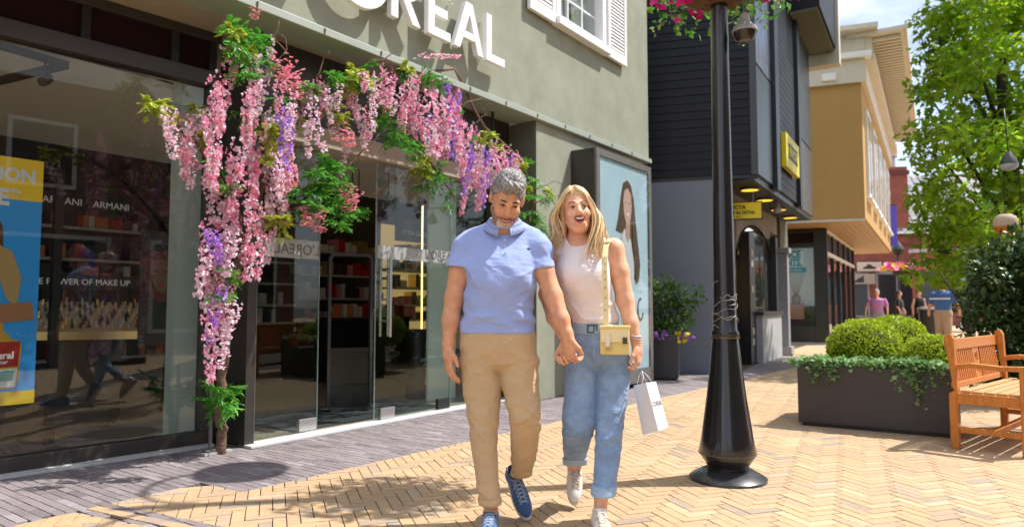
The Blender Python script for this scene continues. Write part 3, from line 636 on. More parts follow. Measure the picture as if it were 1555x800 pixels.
for i, x in enumerate([lx(px_, 2.6, 280) for px_ in (535, 560, 590, 615, 640)]): spot(x, 2.6 + .2 * (i % 2), 2.62, 'small black ceiling spot above the doorway, ' + ('the one nearest the flower trunk', 'second from the flower trunk', 'the middle one of five', 'second from the poster case', 'the one nearest the poster case')[i], 2.8 - .3 * i, 'ceiling spots above the doorway')
# security gate just inside the door
gx = float((PLN(530, 600, sp(0, 1.1, 0)[:2], na)[:2] - F1) @ ua)
t = thing('security_gate', 'black upright anti-theft gate with rounded grey rim just inside the door', 'security gate', sp(gx, 1.1, 0), UROT - .55)
def rrect(w, h, r, z0, n=6):
    p = []
    for cx, cz, a in ((w / 2 - r, z0 + r, -90), (w / 2 - r, z0 + h - r, 0), (-w / 2 + r, z0 + h - r, 90), (-w / 2 + r, z0 + r, 180)):
        p += [(cx + r * math.cos(R(a + 90 * i / n)), cz + r * math.sin(R(a + 90 * i / n))) for i in range(n + 1)]
    return p
o, q = rrect(.46, 1.62, .07, .02), rrect(.40, 1.56, .05, .05)
gm = MB(); strip(gm, o, q, -.05, .05, True); gm.build('rim', mat('dark_grey_plastic', (.06, .06, .065), .4), t, smooth='auto')
MB().box(-.20, .20, -.03, .03, .05, .28).build('base_panel', M['black'], t); MB().box(-.20, .20, -.02, .02, .62, .66).build('cross_bar', M['black'], t)
MB().box(-.20, .20, -.004, .004, .281, .619).build('inner_panel', mat('smoked_acrylic', (.012, .012, .013), .25), t)
t = thing('waste_bin', 'slim black bin with white lettering standing inside by the doorway', 'bin', sp(lx(635, 1.25), 1.25, 0), UROT)
MB().lathe([(.14, .004), (.15, .75), (.15, .80), (.10, .82)], 20).build('body', M['black'], t, smooth='auto')
textobj('lettering', 'UMBRELLA\nBAGS', .05, M['printwhite'], t, (0, -.155, .45), (math.pi / 2, 0, 0)); MB().lathe([(.002, .14), (.022, .2), (.012, .28), (.002, .36)], 8, (0, -.15, 0)).build('emblem', M['printwhite'], t)
tag(MB().box(-.95, .95, -.45, .45, .0045, .018).build('door_mat', mat('black_mat', (.035, .036, .04), .95, var=.4, vscale=60, bump=.6, bscale=200)), 'dark ribbed door mat lying inside the entrance', 'door mat').matrix_world = Matrix.Translation(Vector(sp(.1, 1.0, 0))) @ Matrix.Rotation(UROT, 4, 'Z')
t = thing('serving_counter', 'black service counter deep inside the doorway', 'counter', sp(2.75, 3.2, 0), UROT)
MB().box(-.9, .5, 0, .55, .004, .9).build('body', M['black'], t, bevel=.01); MB().box(-.93, .53, -.03, .58, .901, .93).build('worktop', shelfm, t)
q = MB()
for k in range(14): q.box(-.86 + k * .095, -.86 + k * .095 + .07, .08, .2, .931, .931 + random.uniform(.12, .2), random.choice((0, 1, 5)))
q.build('packs', pack, t, kind='stuff')
# light box poster case on the pier
PW0, PW1 = 2.82, 4.72; 
bl = sp(3.06, 0, 0)
t = thing('poster_case', 'dark grey framed poster case with a smiling woman in white on the shop pier', 'poster case', (F1[0], F1[1], 0), UROT)
yb, xl, xr = -.34, 2.86, 4.46
c = MB().box(xl, xr, yb, -.002, .06, 3.07).build('case', M['alu'], t, bevel=.008)
f = MB()
for a, b, c_, d in ((xl, xl + .09, .061, 3.069), (xr - .09, xr, .061, 3.069), (xl + .09, xr - .09, 2.98, 3.069), (xl + .09, xr - .09, .061, .25)): f.box(a + .001, b - .001, yb - .035, yb - .002, c_, d)
f.build('frame', M['alulit'], t, bevel=.004)
MB().box(xl + .09, xr - .09, yb - .012, yb - .004, .25, 2.98).build('poster', mat('pale_blue_print', (.47, .66, .77), .5, var=.06, vscale=2), t)
cx = 3.70
def pf(poly, y, m, nm): return MB().prism([(cx + a * 1.2, 1.66 + b * .92) for a, b in poly], (0, yb - y, 0), (1, 0, 0), (0, 0, 1), (0, -.002, 0)).build(nm, m, t)
pf([(-.26, .45), (-.20, .62), (-.13, .95), (-.07, 1.16), (.03, 1.22), (.12, 1.16), (.19, .95), (.24, .6), (.30, .25), (.34, .0), (.30, -.25), (.22, -.3), (.12, -.05), (.05, .3), (-.1, .42)], .013, hair2, 'printed_hair')
pf([(-.12, .40), (-.05, .5), (.10, .35), (.18, .0), (.16, -.55), (.05, -1.0), (-.12, -1.1), (-.17, -.3)], .0155, mat('printed_white_shirt', (.62, .68, .72), .5), 'printed_shirt')
pf([(-.08, .90), (-.05, 1.05), (.03, 1.1), (.11, 1.02), (.13, .85), (.10, .66), (.04, .56), (-.02, .6), (-.06, .7)], .018, mat('printed_light_skin', (.62, .42, .34), .5), 'printed_face')
pf([(-.02, .62), (.08, .62), (.08, .40), (.02, .30), (-.03, .42)], .0175, mat('printed_skin_shade', (.50, .32, .25), .5), 'printed_neck')
for q in ([(-.045, .88), (0, .895), (.0, .875)], [(.055, .89), (.10, .875), (.055, .872)], [(-.02, .73), (.075, .735), (.03, .68)]): pf(q, .0205, M['printwhite'] if q[2][1] < .7 else hair2, 'printed_feature')
pf([(.14, .62), (.20, .55), (.27, .2), (.31, .0), (.28, -.22), (.22, -.26), (.20, -.05), (.15, .25)], .0205, hair2, 'printed_hair')
o, q = ring(cx + .40, 1.05, .10, .16, .035, 70, 340, 18); w = MB(); strip(w, o, q, yb - .018, yb - .014); w.build('printed_letter', M['printblack'], t)
MB().box(xl + .085, xr - .085, yb - .040, yb - .036, .245, 2.985).build('glass', glassmat('case_glass', (.95, .96, .96), 1.35), t)
# ================================================================ black boarded building
sd = np.array([.960, -.28]); fd = np.array([.518, .855])               # side wall direction, street front direction
Bc = np.array([3.97, 11.03])                                           # upper front corner
def flat_frame(o, ex):      # object frame: local x along ex, y = left of ex
    return math.atan2(ex[1], ex[0])
blk = thing('boarded_building', 'black boarded building with grey plastered ground floor next to the green shop', 'building', (Bc[0], Bc[1], 0), flat_frame(Bc, sd))
ns = np.array([-sd[1], sd[0]])                                          # local y (into the building)
def bl_(p): d = np.array(p) - Bc; return float(d @ sd), float(d @ ns)
ZK = 3.22
# side wall: core + planks (each board a part)
MB().box(-3.6, -.10, .02, .3, ZK, 8.2).build('wall', M['black'], blk)
pl = MB().para((-3.6, 0, 0), (3.5, 0, 0), (0, .022, 0), (0, 0.010, .128)).build('plank', M['plank'], blk, bevel=0)
pl.location = (0, 0, ZK + .005)
z = ZK + .005 + .137
while z < 7.3:
    o = inst(pl, blk, (0, random.uniform(-.002, .002), z)); z += .137
MB().box(-.11, .0, -.015, .12, ZK - .01, 8.2).build('corner_trim', mat('dark_grey_trim', (.05, .052, .058), .4), blk, bevel=.004)
MB().box(-3.6, -.44, .015, .35, 0, ZK - .003).build('grey_wall', M['greywall'], blk)
MB().box(-3.6, -.012, .013, .28, ZK - .06, ZK - .004).build('drip_rail', M['black'], blk)
# street front in its own frame (child Empty not used: points are mapped)
ang = math.atan2(float(fd @ ns), float(fd @ sd)); ca, sa = math.cos(ang), math.sin(ang)
fx = np.array([ca, sa, 0]); fy = np.array([-sa, ca, 0])                 # along front, into building
def fbox(mb, x0, x1, y0, y1, z0, z1, m=0): return mb.para(fx * x0 + fy * y0 + np.array([0, 0, z0]), fx * (x1 - x0), fy * (y1 - y0), (0, 0, z1 - z0), m)
def fb(name, m, x0, x1, y0, y1, z0, z1, par=blk, **k): return fbox(MB(), x0, x1, y0, y1, z0, z1).build(name, m, par, **k)
fb('front_wall', M['black'], .01, 6.1, .06, .3, ZK, 8.6)
fb('metal_panel', M['panel'], .06, 1.35, .02, .058, ZK + .02, 5.05); fb('metal_panel', M['shinypanel'], .06, 1.35, .02, .058, 5.09, 8.4)
fb('pilaster', M['black'], 1.38, 1.72, -.05, .058, ZK - .05, 8.4, bevel=.005); fb('pilaster', M['black'], 3.95, 4.25, -.05, .058, ZK - .05, 8.4, bevel=.005)
pz = fbox(MB(), 1.73, 3.94, .02, .05, 0, .128).build('plank', M['plank'], blk); pz.location = (0, 0, ZK + .02)
z = ZK + .157
while z < 8.2: inst(pz, blk, (0, 0, z)); z += .137
fb('metal_panel', M['shinypanel'], 4.28, 6.1, .015, .058, ZK - .02, 4.75); fb('metal_panel', M['panel'], 4.28, 6.1, .015, .058, 4.79, 8.4)
fb('soffit', M['black'], .0, 6.1, .062, 2.3, ZK - .10, ZK - .012)
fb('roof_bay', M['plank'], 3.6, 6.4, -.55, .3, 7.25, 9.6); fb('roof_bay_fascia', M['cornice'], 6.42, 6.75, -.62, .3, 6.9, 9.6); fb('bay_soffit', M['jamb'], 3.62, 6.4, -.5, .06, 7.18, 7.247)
# ground floor front, set back under the upper floor
GY = .62
arch = MB()
fb('shop_front_wall', mat('grey_brown_plaster', (.16, .145, .14), .85, var=.1), .47, 1.0, GY, GY + .25, 0, ZK - .102)
tp_ = mat('taupe_plaster', (.27, .225, .19), .85, var=.1); fb('arch_spandrel', tp_, 1.0, 5.2, GY + .05, GY + .25, 2.72, ZK - .102)
aw = MB()
n = 20; pts = [(2.9 + 1.55 * math.cos(math.pi * k / n), 1.95 + .72 * math.sin(math.pi * k / n)) for k in range(n + 1)]
for k in range(n):
    (a0_, b0_), (a1_, b1_) = pts[k], pts[k + 1]
    for s, ya, yb_ in ((1.0, GY + .045, GY + .075),):
        p = [fx * a0_ + fy * ya + np.array([0, 0, b0_]), fx * a1_ + fy * ya + np.array([0, 0, b1_]), fx * (2.9 + (a1_ - 2.9) * 1.03) + fy * ya + np.array([0, 0, b1_ + .03]), fx * (2.9 + (a0_ - 2.9) * 1.03) + fy * ya + np.array([0, 0, b0_ + .03])]
        q = [t_ + fy * (yb_ - ya) for t_ in p]; aw.add(p + q, [(0, 1, 2, 3), (7, 6, 5, 4), (0, 4, 5, 1), (2, 6, 7, 3)])
sw = MB()
for k in range(n):
    (a0_, b0_), (a1_, b1_) = pts[k], pts[k + 1]
    sw.para(fx * a1_ + fy * (GY + .06) + np.array([0, 0, max(b0_, b1_)]), fx * (a0_ - a1_), fy * .12, (0, 0, 2.719 - max(b0_, b1_)))
sw.build('arch_wall', tp_, blk)
aw.build('arch_trim', mat('matt_black', (.010, .010, .010), .9, spec=.1), blk)
fb('doorway', M['black'], 1.0, 2.15, GY + .35, GY + .4, 0, 2.6); fb('door_frame', M['black'], 2.1, 2.55, GY, GY + .3, .0, 2.5)
fb('lit_interior', mat('amber_shop_light', (.7, .4, .08), .6, emit=(1, .55, .06), estr=.5), 1.35, 1.7, GY + .30, GY + .34, .9, 2.0)
for z0 in (.35, .55, 1.35, 1.85, 2.05): fb('door_sticker', mat('cream_sticker', (.45, .40, .33), .5), 2.2, 2.36, GY - .012, GY - .002, z0, z0 + .13)
fb('window_base', M['concrete'], 2.56, 4.55, GY - .12, GY + .2, 0, .92); fb('window_sill', M['black'], 2.5, 4.6, GY - .16, GY + .2, .922, .985)
fb('window_back', mat('dim_display', (.14, .14, .16), .7), 2.56, 4.55, GY + .3, GY + .33, .99, 2.6); fb('shop_pane', M['glass'], 2.56, 4.55, GY + .05, GY + .06, .99, 2.55); fb('window_poster', mat('blue_poster', (.05, .28, .42), .5), 2.9, 3.7, GY + .08, GY + .1, 1.9, 2.35)
fb('window_post', M['black'], 4.4, 4.62, GY - .06, GY + .1, .99, 2.6)
fb('pillar', mat('grey_pillar', (.27, .26, .28), .8, var=.1), 4.92, 5.16, GY - .20, GY + .05, .20, 2.28, bevel=.01); fb('pillar_foot', mat('grey_pillar2', (.30, .29, .31), .8, var=.1), 4.86, 5.22, GY - .26, GY + .1, 0, .198, bevel=.01); fb('pillar_cap', mat('grey_pillar3', (.30, .29, .31), .8, var=.1), 4.87, 5.21, GY - .25, GY + .1, 2.282, 2.40, bevel=.01)
fb('end_wall', M['jamb'], 5.3, 6.3, GY, GY + .3, 0, ZK - .102)
def bw(v): v = np.array(v); p = Bc + sd * v[0] + ns * v[1]; return (p[0], p[1], v[2])
for k, (x, y) in enumerate(((.75, .30), (2.1, .32), (3.6, .34), (5.1, .36))):
    t = thing('soffit_light', 'round lit downlight under the black overhang, ' + ('the one nearest the lamp post', 'the second from the lamp post', 'the third from the lamp post', 'the one farthest from the lamp post')[k], 'ceiling light', bw(fx * x + fy * y + np.array([0, 0, ZK - .101])), 0, 'downlights under the black overhang')
    MB().lathe([(.16, -.035), (.17, -.002)], 20).build('trim', M['black'], t); MB().lathe([(.005, -.040), (.145, -.0365)], 20).build('lamp', mat('amber_lamp', (1, .7, .1), .5, emit=(1, .62, .05), estr=.9), t)
t = thing('dome_camera', 'small dark dome camera under the black overhang between the downlights', 'camera', bw(fx * 2.7 + fy * .2 + np.array([0, 0, ZK - .1]))); MB().lathe([(.01, -.22), (.07, -.2), (.085, -.14), (.05, -.1), (.03, 0)], 14).build('housing', M['concrete'], t, smooth='auto')
# yellow signs
def fplace(o, x, y, z, extra=0): p = bw(fx * x + fy * y + np.array([0, 0, z])); o.location = p; o.rotation_euler = (0, 0, math.atan2(fd[1], fd[0]) + extra)
t = thing('yellow_panel_sign', 'big yellow panel sign on the black boarded front above the overhang', 'sign'); fplace(t, 1.95, -.08, ZK + .46); t.scale = (.76, 1, .80)
MB().box(0, 1.95, -.03, .06, 0, .80).build('panel', M['yellow'], t, bevel=.006); MB().box(.35, 1.62, -.038, -.031, .24, .60).build('dark_field', M['printblack'], t); textobj('lettering', 'INVICTA', .30, M['yellow'], t, (.99, -.041, .31), (math.pi / 2, 0, 0), bold=.008)
t = thing('hanging_sign', 'yellow hanging sign lettered INVICTA INCREDIBLE IN DETAIL beside the lamp post', 'sign')
hp = D(1158, 333, 12.0); ang2 = math.atan2(sd[1], sd[0]); t.location = (hp[0], hp[1], hp[2]); t.rotation_euler = (0, 0, ang2)
MB().box(-.95, 0, -.025, .025, 0, .32).build('frame', M['black'], t); MB().box(-.93, -.02, -.031, -.026, .02, .30).build('panel', M['yellow'], t); MB().box(-.93, -.02, .026, .031, .02, .30).build('panel', M['yellow'], t)
textobj('lettering', 'INVICTA', .095, M['printblack'], t, (-.46, -.033, .19), (math.pi / 2, 0, 0), bold=.003); textobj('lettering', 'INCREDIBLE IN DETAIL', .075, M['printblack'], t, (-.475, -.033, .10), (math.pi / 2, 0, 0), sx=.92, bold=.003); textobj('lettering', 'SINCE 1837', .045, M['printblack'], t, (-.47, -.033, .04), (math.pi / 2, 0, 0))
h = MB(); 
for x in (-.8, -.15): h.tube([(x, 0, .32), (x, 0, ZK - .1 - hp[2])], .01, 6)
h.build('hanger', M['chrome'], t)
t = thing('window_sign', 'small yellow logo panel inside the shop doorway below the hanging sign', 'sign'); fplace(t, 1.35, GY + .20, 2.08)
MB().box(0, .9, 0, .02, 0, .42).build('panel', M['yellow'], t); MB().prism([(.15, .1), (.75, .1), (.75, .2), (.45, .2), (.45, .3), (.15, .3)], (0, -.004, 0), (1, 0, 0), (0, 0, 1), (0, .003, 0)).build('logo', M['printblack'], t); MB().prism([(.3, .38), (.52, .38), (.41, .31)], (0, -.004, 0), (1, 0, 0), (0, 0, 1), (0, .003, 0)).build('logo', M['printblack'], t)
# ================================================================ ochre building
yd = np.array([.93, -.36]); yd /= np.linalg.norm(yd); yf = np.array([.52, .854]); Yc = np.array([9.25, 18.0])
yb_ = thing('ochre_building', 'ochre plastered building with jettied upper floor, cream cornice and white windows', 'building', (Yc[0], Yc[1], 0), math.atan2(yd[1], yd[0]))
nd = np.array([-yd[1], yd[0]]); ang = math.atan2(float(yf @ nd), float(yf @ yd)); fx = np.array([math.cos(ang), math.sin(ang), 0]); fy = np.array([-math.sin(ang), math.cos(ang), 0]); blk_ = blk; blk = yb_
ZY, ZTop = 3.39, 7.0
MB().box(-4.2, 0, 0, .3, ZY, ZTop).build('side_wall', M['ochre'], yb_)
fb('front_wall', M['ochre'], .004, 13.2, .003, .3, ZY, ZTop, yb_)
MB().box(-4.2, -.001, -.02, -.001, ZY - .06, ZY - .001).build('edge_trim', M['cornice'], yb_)
for k in range(14): fb('soffit_board', M['woodsoffit'], .02, 13.1, .06 + k * .155, .06 + k * .155 + .148, ZY - .05 + random.uniform(-.002, .002), ZY - .008, yb_)
# cornice and roof overhang
MB().box(-4.2, .10, -.10, .3, ZTop, 7.62).build('frieze', M['cornice'], yb_, bevel=.01); MB().box(-4.2, .25, -.25, .3, 7.623, 7.78).build('frieze_cap', M['white'], yb_, bevel=.01)
fb('frieze', M['cornice'], .10, 13.2, -.12, .2, ZTop + .002, 7.60, yb_); fb('cornice_step', M['cornice'], .12, 13.3, -.34, .2, 7.60, 7.76, yb_)
fb('eave', M['cornice'], -.1, 13.9, -1.05, .3, 8.22, 8.32, yb_); fb('eave_fascia', M['cornice'], -.12, 13.9, -1.10, -1.052, 8.20, 8.40, yb_)
MB().box(-4.2, .4, -.4, 3, 8.325, 8.45).build('roof', M['cornice'], yb_); MB().box(-4.2, .30, .05, .3, 7.785, 8.32).build('attic_wall', M['cornice'], yb_)
fb('attic_wall', M['cornice'], .02, 13.2, -.10, .25, 7.765, 8.215, yb_)
dm = MB()
for k in range(52): fbox(dm, .2 + k * .25, .2 + k * .25 + .10, -.30, -.102, 7.80, 8.0)
for k in range(52): fbox(dm, .2 + k * .25, .2 + k * .25 + .10, -.95, -.102, 8.12, 8.20)
dm.build('eave_brackets', M['cornice'], yb_, kind='stuff')
for k in range(5):
    x = .9 + k * 2.45
    w = fb('window', M['white'], x, x + 1.3, -.07, .02, 4.05, 6.5, yb_); fb('pane', M['glass'], x + .12, x + 1.18, -.076, -.0705, 4.2, 6.38, w)
    fb('sill', M['white'], x - .08, x + 1.38, -.14, -.002, 3.96, 4.046, w)
    g = MB(); fbox(g, x + .63, x + .67, -.086, -.0765, 4.2, 6.38); fbox(g, x + .12, x + 1.18, -.0855, -.077, 5.6, 5.64); g.build('glazing_bar', M['white'], w)
b = MB().box(-.95, -.60, -.16, -.002, 7.1, 7.3).build('wall_box', M['white'], yb_, bevel=.01)
MB().tube([(-.9, -.06, 6.95), (-.9, -.06, 7.6)], .015, 6).tube([(-.68, -.06, 6.95), (-.68, -.06, 7.6)], .015, 6).build('bracket', M['concrete'], b)
t = thing('blue_banner', 'narrow blue banner sign at the far end of the ochre upper floor', 'sign'); p = Yc + yf * 12.6; t.location = (p[0], p[1], 3.6); t.rotation_euler = (0, 0, math.atan2(yd[1], yd[0]))
MB().box(0, .26, -.03, .03, 0, 1.7).build('panel', mat('violet_blue_sign', (.09, .08, .62), .5), t); MB().box(-.3, .26, -.015, .015, 1.701, 1.74).build('bracket', M['black'], t)
# glazed ground floor set back under the jetty (its own frame: S0 = near corner)
S0 = np.array([9.0, 19.75]); blk = thing('scent_shop', 'black framed glass shop front with white scent display under the ochre upper floor', 'shop front', (S0[0], S0[1], 0), math.atan2(yd[1], yd[0]))
def b(nm, m, x0, x1, y0, y1, z0, z1, par=None, **k): return MB().box(x0, x1, y0, y1, z0, z1).build(nm, m, par or blk, **k)
w = b('corner_post', M['black'], -.32, 0, 0, .32, .06, 3.30); b('end_post', M['black'], -1.62, -1.44, 0, .2, .06, 3.30); b('head_rail', M['black'], -1.44, -.32, .02, .18, 2.80, 2.92); b('top_rail', M['black'], -1.44, -.32, .02, .18, 3.22, 3.30); b('side_wall', M['jamb'], -2.6, -1.63, .02, .3, .06, 3.3)
b('base_panel', M['black'], -1.44, -.32, .02, .2, .06, .52); b('plinth', M['concrete'], -2.6, .02, -.03, .3, 0, .058)
b('pane', M['glass'], -1.44, -.32, .08, .09, .52, 2.80); b('transom_pane', M['maroon'], -1.44, -.32, .08, .09, 2.92, 3.22)
b('display_back', mat('white_display', (.62, .64, .66), .7, emit=(.8, .85, .9), estr=.10), -1.44, -.32, .5, .54, 1.1, 2.80); b('display_sofa', mat('grey_sofa', (.10, .10, .11), .9, var=.3), -1.44, -.32, .3, .5, .52, 1.09)
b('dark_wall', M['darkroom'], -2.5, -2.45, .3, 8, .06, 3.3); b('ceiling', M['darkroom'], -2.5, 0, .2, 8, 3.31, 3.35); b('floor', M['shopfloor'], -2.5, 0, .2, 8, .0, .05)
t = thing('scents_poster', 'white and blue square poster lettered SCENTS in the corner shop window', 'poster'); p = S0 + yd * -.86 + nd * .06; t.location = (p[0], p[1], 2.22); t.rotation_euler = (0, 0, math.atan2(yd[1], yd[0])); t.scale = (.78, 1, .98)
MB().box(-.42, .42, 0, .008, 0, .56).build('sheet', mat('pale_blue_paper', (.45, .68, .75), .6), t); MB().box(-.42, .42, -.002, .010, -.15, -.002).build('caption_band', mat('blue_paper', (.03, .28, .44), .6), t)
bt = mat('blue_letters', (.03, .26, .42), .6); textobj('lettering', 'SCE', .28, bt, t, (0, -.004, .29), (math.pi / 2, 0, 0), bold=.012); textobj('lettering', 'NTS.', .28, bt, t, (0, -.004, .06), (math.pi / 2, 0, 0), bold=.012, sx=.92)
o, q = ring(0, .28, .38, .26, .02, 0, 360, 4); w2 = MB(); w2.box(-.38, .38, -.003, -.001, .50, .52).box(-.38, .38, -.003, -.001, .03, .05).box(-.38, -.36, -.003, -.001, .05, .5).box(.36, .38, -.003, -.001, .05, .5).build('border', bt, t)
textobj('lettering', 'home perfume', .085, M['printwhite'], t, (0, -.004, -.105), (math.pi / 2, 0, 0))
t = thing('reed_diffuser', 'giant pink reed diffuser bottle displayed below the SCENTS poster', 'diffuser'); p = S0 + yd * -.82 + nd * .25; t.location = (p[0], p[1], .70); t.rotation_euler = (0, 0, math.atan2(yd[1], yd[0])); t.scale = (.82, .82, .92)
MB().box(-.26, .26, -.12, .12, 0, .52).build('bottle', mat('pink_glass', (.48, .23, .21), .2), t, bevel=.05, seg=3); MB().lathe([(.13, .52), (.15, .55), (.15, .75), (.13, .77)], 18).build('cap', mat('mauve_cap', (.33, .26, .28), .5), t)
rd = MB()
for k in range(7): rd.tube([(.02 * (k - 3), 0, .77), (.11 * (k - 3), .03 * (k % 3 - 1), 1.62)], .011, 5)
rd.build('reeds', mat('reed_stick', (.34, .26, .18), .8), t)
# street-side glazing of the scent shop
fxx = np.array([math.cos(ang), math.sin(ang), 0]); fyy = np.array([-math.sin(ang), math.cos(ang), 0]); fx, fy = fxx, fyy
for x0 in (.02, 1.55, 3.1, 4.65, 6.2, 7.8): fb('mullion', M['black'], x0, x0 + .10, -.02, .10, .06, 3.30, blk)
fb('dark_wall', M['darkroom'], .5, 8.0, 1.4, 1.5, .06, 3.3, blk); fb('floor', M['shopfloor'], .2, 8, .12, 1.4, 0.002, .052, blk); fb('ceiling', M['darkroom'], .2, 8, .12, 1.5, 3.306, 3.34, blk); fb('far_wall', M['darkroom'], 8.0, 8.1, -.02, 1.5, .06, 3.3, blk)
fb('head_rail', M['cornice'], .12, 8.0, -.03, .11, 2.55, 2.66, blk); fb('top_rail', M['cornice'], .12, 8.0, -.03, .11, 3.22, 3.305, blk); fb('base_rail', M['black'], .12, 8, -.01, .1, .06, .3, blk)
for k in range(5): fb('pane', M['glass'], .13 + k * 1.55, 1.54 + k * 1.55, .03, .04, .3, 2.55, blk); fb('transom_pane', M['maroon'], .13 + k * 1.55, 1.54 + k * 1.55, .03, .04, 2.66, 3.22, blk)
for k in range(4): fb('teal_poster', mat('teal_poster', (.03, .25, .32), .5), .5 + k * 1.55, 1.2 + k * 1.55, .2, .22, .5, 1.7 + .2 * (k % 2), blk)
blk = blk_
# ================================================================ far brick building with tiled roof
fb_ = D(1300, 470, 44); br = mat('red_brick', (.25, .075, .05), .85, var=.25, vscale=3); M['brickred'] = br
fbld = thing('brick_building', 'distant red brick shop with grey tiled roof and tall brick chimney', 'building', (fb_[0], fb_[1], 0), R(-12))
MB().box(-2, 16, 0, .5, 0, 5.9).build('wall', br, fbld)
tm = mat('grey_roof_tile', (.24, .235, .24), .7, var=.3, vscale=2)
rows = MB()
for i in range(16):
    for j in range(44):
        x = -2.3 + j * .42; y = -.35 + i * .30; z = 5.75 + i * .27
        rows.para((x, y, z), (.36, 0, 0), (0, .33, .28), (0, -.03, .05))
MB().para((-2.3, -.3, 5.7), (18.6, 0, 0), (0, 4.8, 4.32), (0, -.02, .02)).build('roof', mat('dark_roof', (.07, .065, .065), .8), fbld); rows.build('roof_tiles', tm, fbld, kind='stuff')
MB().box(-2.3, 16.3, -.45, -.32, 5.62, 5.76).build('gutter', M['white'], fbld)
ch = MB().box(1.55, 3.2, -.12, 1.2, 5.0, 9.9).build('chimney', br, fbld); MB().box(1.45, 3.3, -.22, 1.3, 9.4, 9.65).build('chimney_band', mat('dark_brick', (.12, .04, .035), .85), ch); MB().lathe([(.35, 9.9), (.3, 10.6), (.45, 10.62), (.45, 11.4)], 12, (2.4, .5, 0)).build('chimney_pot', M['concrete'], ch)
dk = mat('dark_shop_glass', (.03, .035, .04), .15)
for x in (-1.6, 1.2, 5.2, 8.6, 12):
    w = MB().box(x, x + 2.4, -.06, -.002, .4, 3.3).build('window', mat('grey_frame', (.30, .30, .30), .6), fbld); MB().box(x + .12, x + 2.28, -.075, -.062, .52, 3.1).build('pane', dk, w)
    MB().box(x + 1.16, x + 1.24, -.09, -.076, .52, 3.1).build('glazing_bar', mat('grey_frame2', (.3, .3, .3), .6), w)
t = thing('shop_sign', 'cream oblong shop sign with dark emblem on the distant brick shop', 'sign', (0, 0, 0), R(-12)); p = D(1320, 405, 43.6); t.location = (p[0], p[1], p[2])
MB().box(-.72, .72, -.05, .03, -.30, .30).build('board', mat('cream_board', (.62, .52, .42), .6), t, bevel=.04, seg=2)
MB().prism([(-.42, -.08), (-.2, .03), (-.05, .18), (.1, .12), (.2, .02), (.42, -.05), (.3, -.14), (-.3, -.14)], (0, -.056, 0), (1, 0, 0), (0, 0, 1), (0, .005, 0)).build('emblem', mat('dark_emblem', (.06, .02, .02), .6), t)
p = D(1309, 418, 43.4); t = thing('projecting_sign', 'pale square sign hanging below the cream shop sign', 'sign', p, R(-12)); MB().box(-.75, .75, -.03, .03, -.55, .1).build('board', mat('taupe_board', (.36, .30, .26), .7), t); MB().prism([(-.6, -.45), (.1, -.45), (.1, 0)], (0, -.036, 0), (1, 0, 0), (0, 0, 1), (0, .005, 0)).build('emblem', M['black'], t)
fw = thing('brick_annex', 'lower brick wall with dark windows behind the distant shoppers', 'building', (*D(1392, 470, 40)[:2], 0), R(-4)); MB().box(0, 12, 0, .4, 0, 4.2).build('wall', br, fw); MB().box(.3, 11, -.04, -.002, 1.2, 3.2).build('window_band', dk, fw); MB().box(-.1, 12.1, -.1, .5, 4.2, 4.4).build('coping', M['concrete'], fw)
# houses across the street (behind the viewer; seen only mirrored in the shop glass)
oc = F1 + na * 13.0
op = thing('opposite_shops', 'terrace of brick shops across the street mirrored in the shop glass', 'building', (oc[0], oc[1], 0), UROT)
MB().box(-14, 9, -.4, 0, 0, 6.5).build('wall', mat('opposite_brick', (.20, .10, .075), .9, var=.2, vscale=2), op); MB().para((-14, -.5, 6.5), (23, 0, 0), (0, -4, 3.4), (0, .1, .1)).build('roof', tm, op)
for k in range(6):
    w = MB().box(-13 + k * 3.7, -10.2 + k * 3.7, .002, .06, .4, 2.8).build('window', M['white'], op); MB().box(-12.9 + k * 3.7, -10.3 + k * 3.7, .061, .07, .5, 2.7).build('pane', dk, w)
    w = MB().box(-12.4 + k * 3.7, -11 + k * 3.7, .002, .06, 3.9, 5.5).build('window', M['white'], op); MB().box(-12.3 + k * 3.7, -11.1 + k * 3.7, .061, .07, 4.0, 5.4).build('pane', dk, w)
# ================================================================ lamp post
lc = G(1105.5, 727)
lp = thing('lamp_post', 'tall black cast-iron lamp post with flared foot standing on the yellow paving', 'lamp post', (lc[0], lc[1], 0))
MB().lathe([(.238, 0.0), (.238, .016), (.225, .026), (.142, .070)], 40).build('foot_plate', mat('worn_black_iron', (.030, .032, .036), .32, var=.4, vscale=5, coat=.3), lp, smooth='auto')
MB().lathe([(.128, .066), (.128, .088), (.132, .094), (.176, .160), (.178, .176), (.160, .26), (.122, .52), (.098, .72), (.080, .90)], 48).build('flared_base', M['blackgloss'], lp, smooth='auto')
MB().lathe([(.084, .90), (.087, .912), (.087, .925), (.076, .94), (.070, 1.2), (.062, 1.9), (.055, 3.0), (.05, 4.0), (.046, 5.3), (.03, 5.5)], 32).build('shaft', M['blackgloss'], lp, smooth='auto')
MB().lathe([(.090, .886), (.0905, .897)], 32).build('brass_band', mat('dull_brass', (.16, .11, .05), .4, metal=.7), lp)
MB().lathe([(.1795, .164), (.1797, .170)], 40).build('rim_line', mat('scuffed_edge', (.10, .085, .07), .5), lp)
sh = np.array([SUN_A[0], SUN_A[1]]) / math.hypot(*SUN_A); ap = np.array([-sh[1], sh[0]])
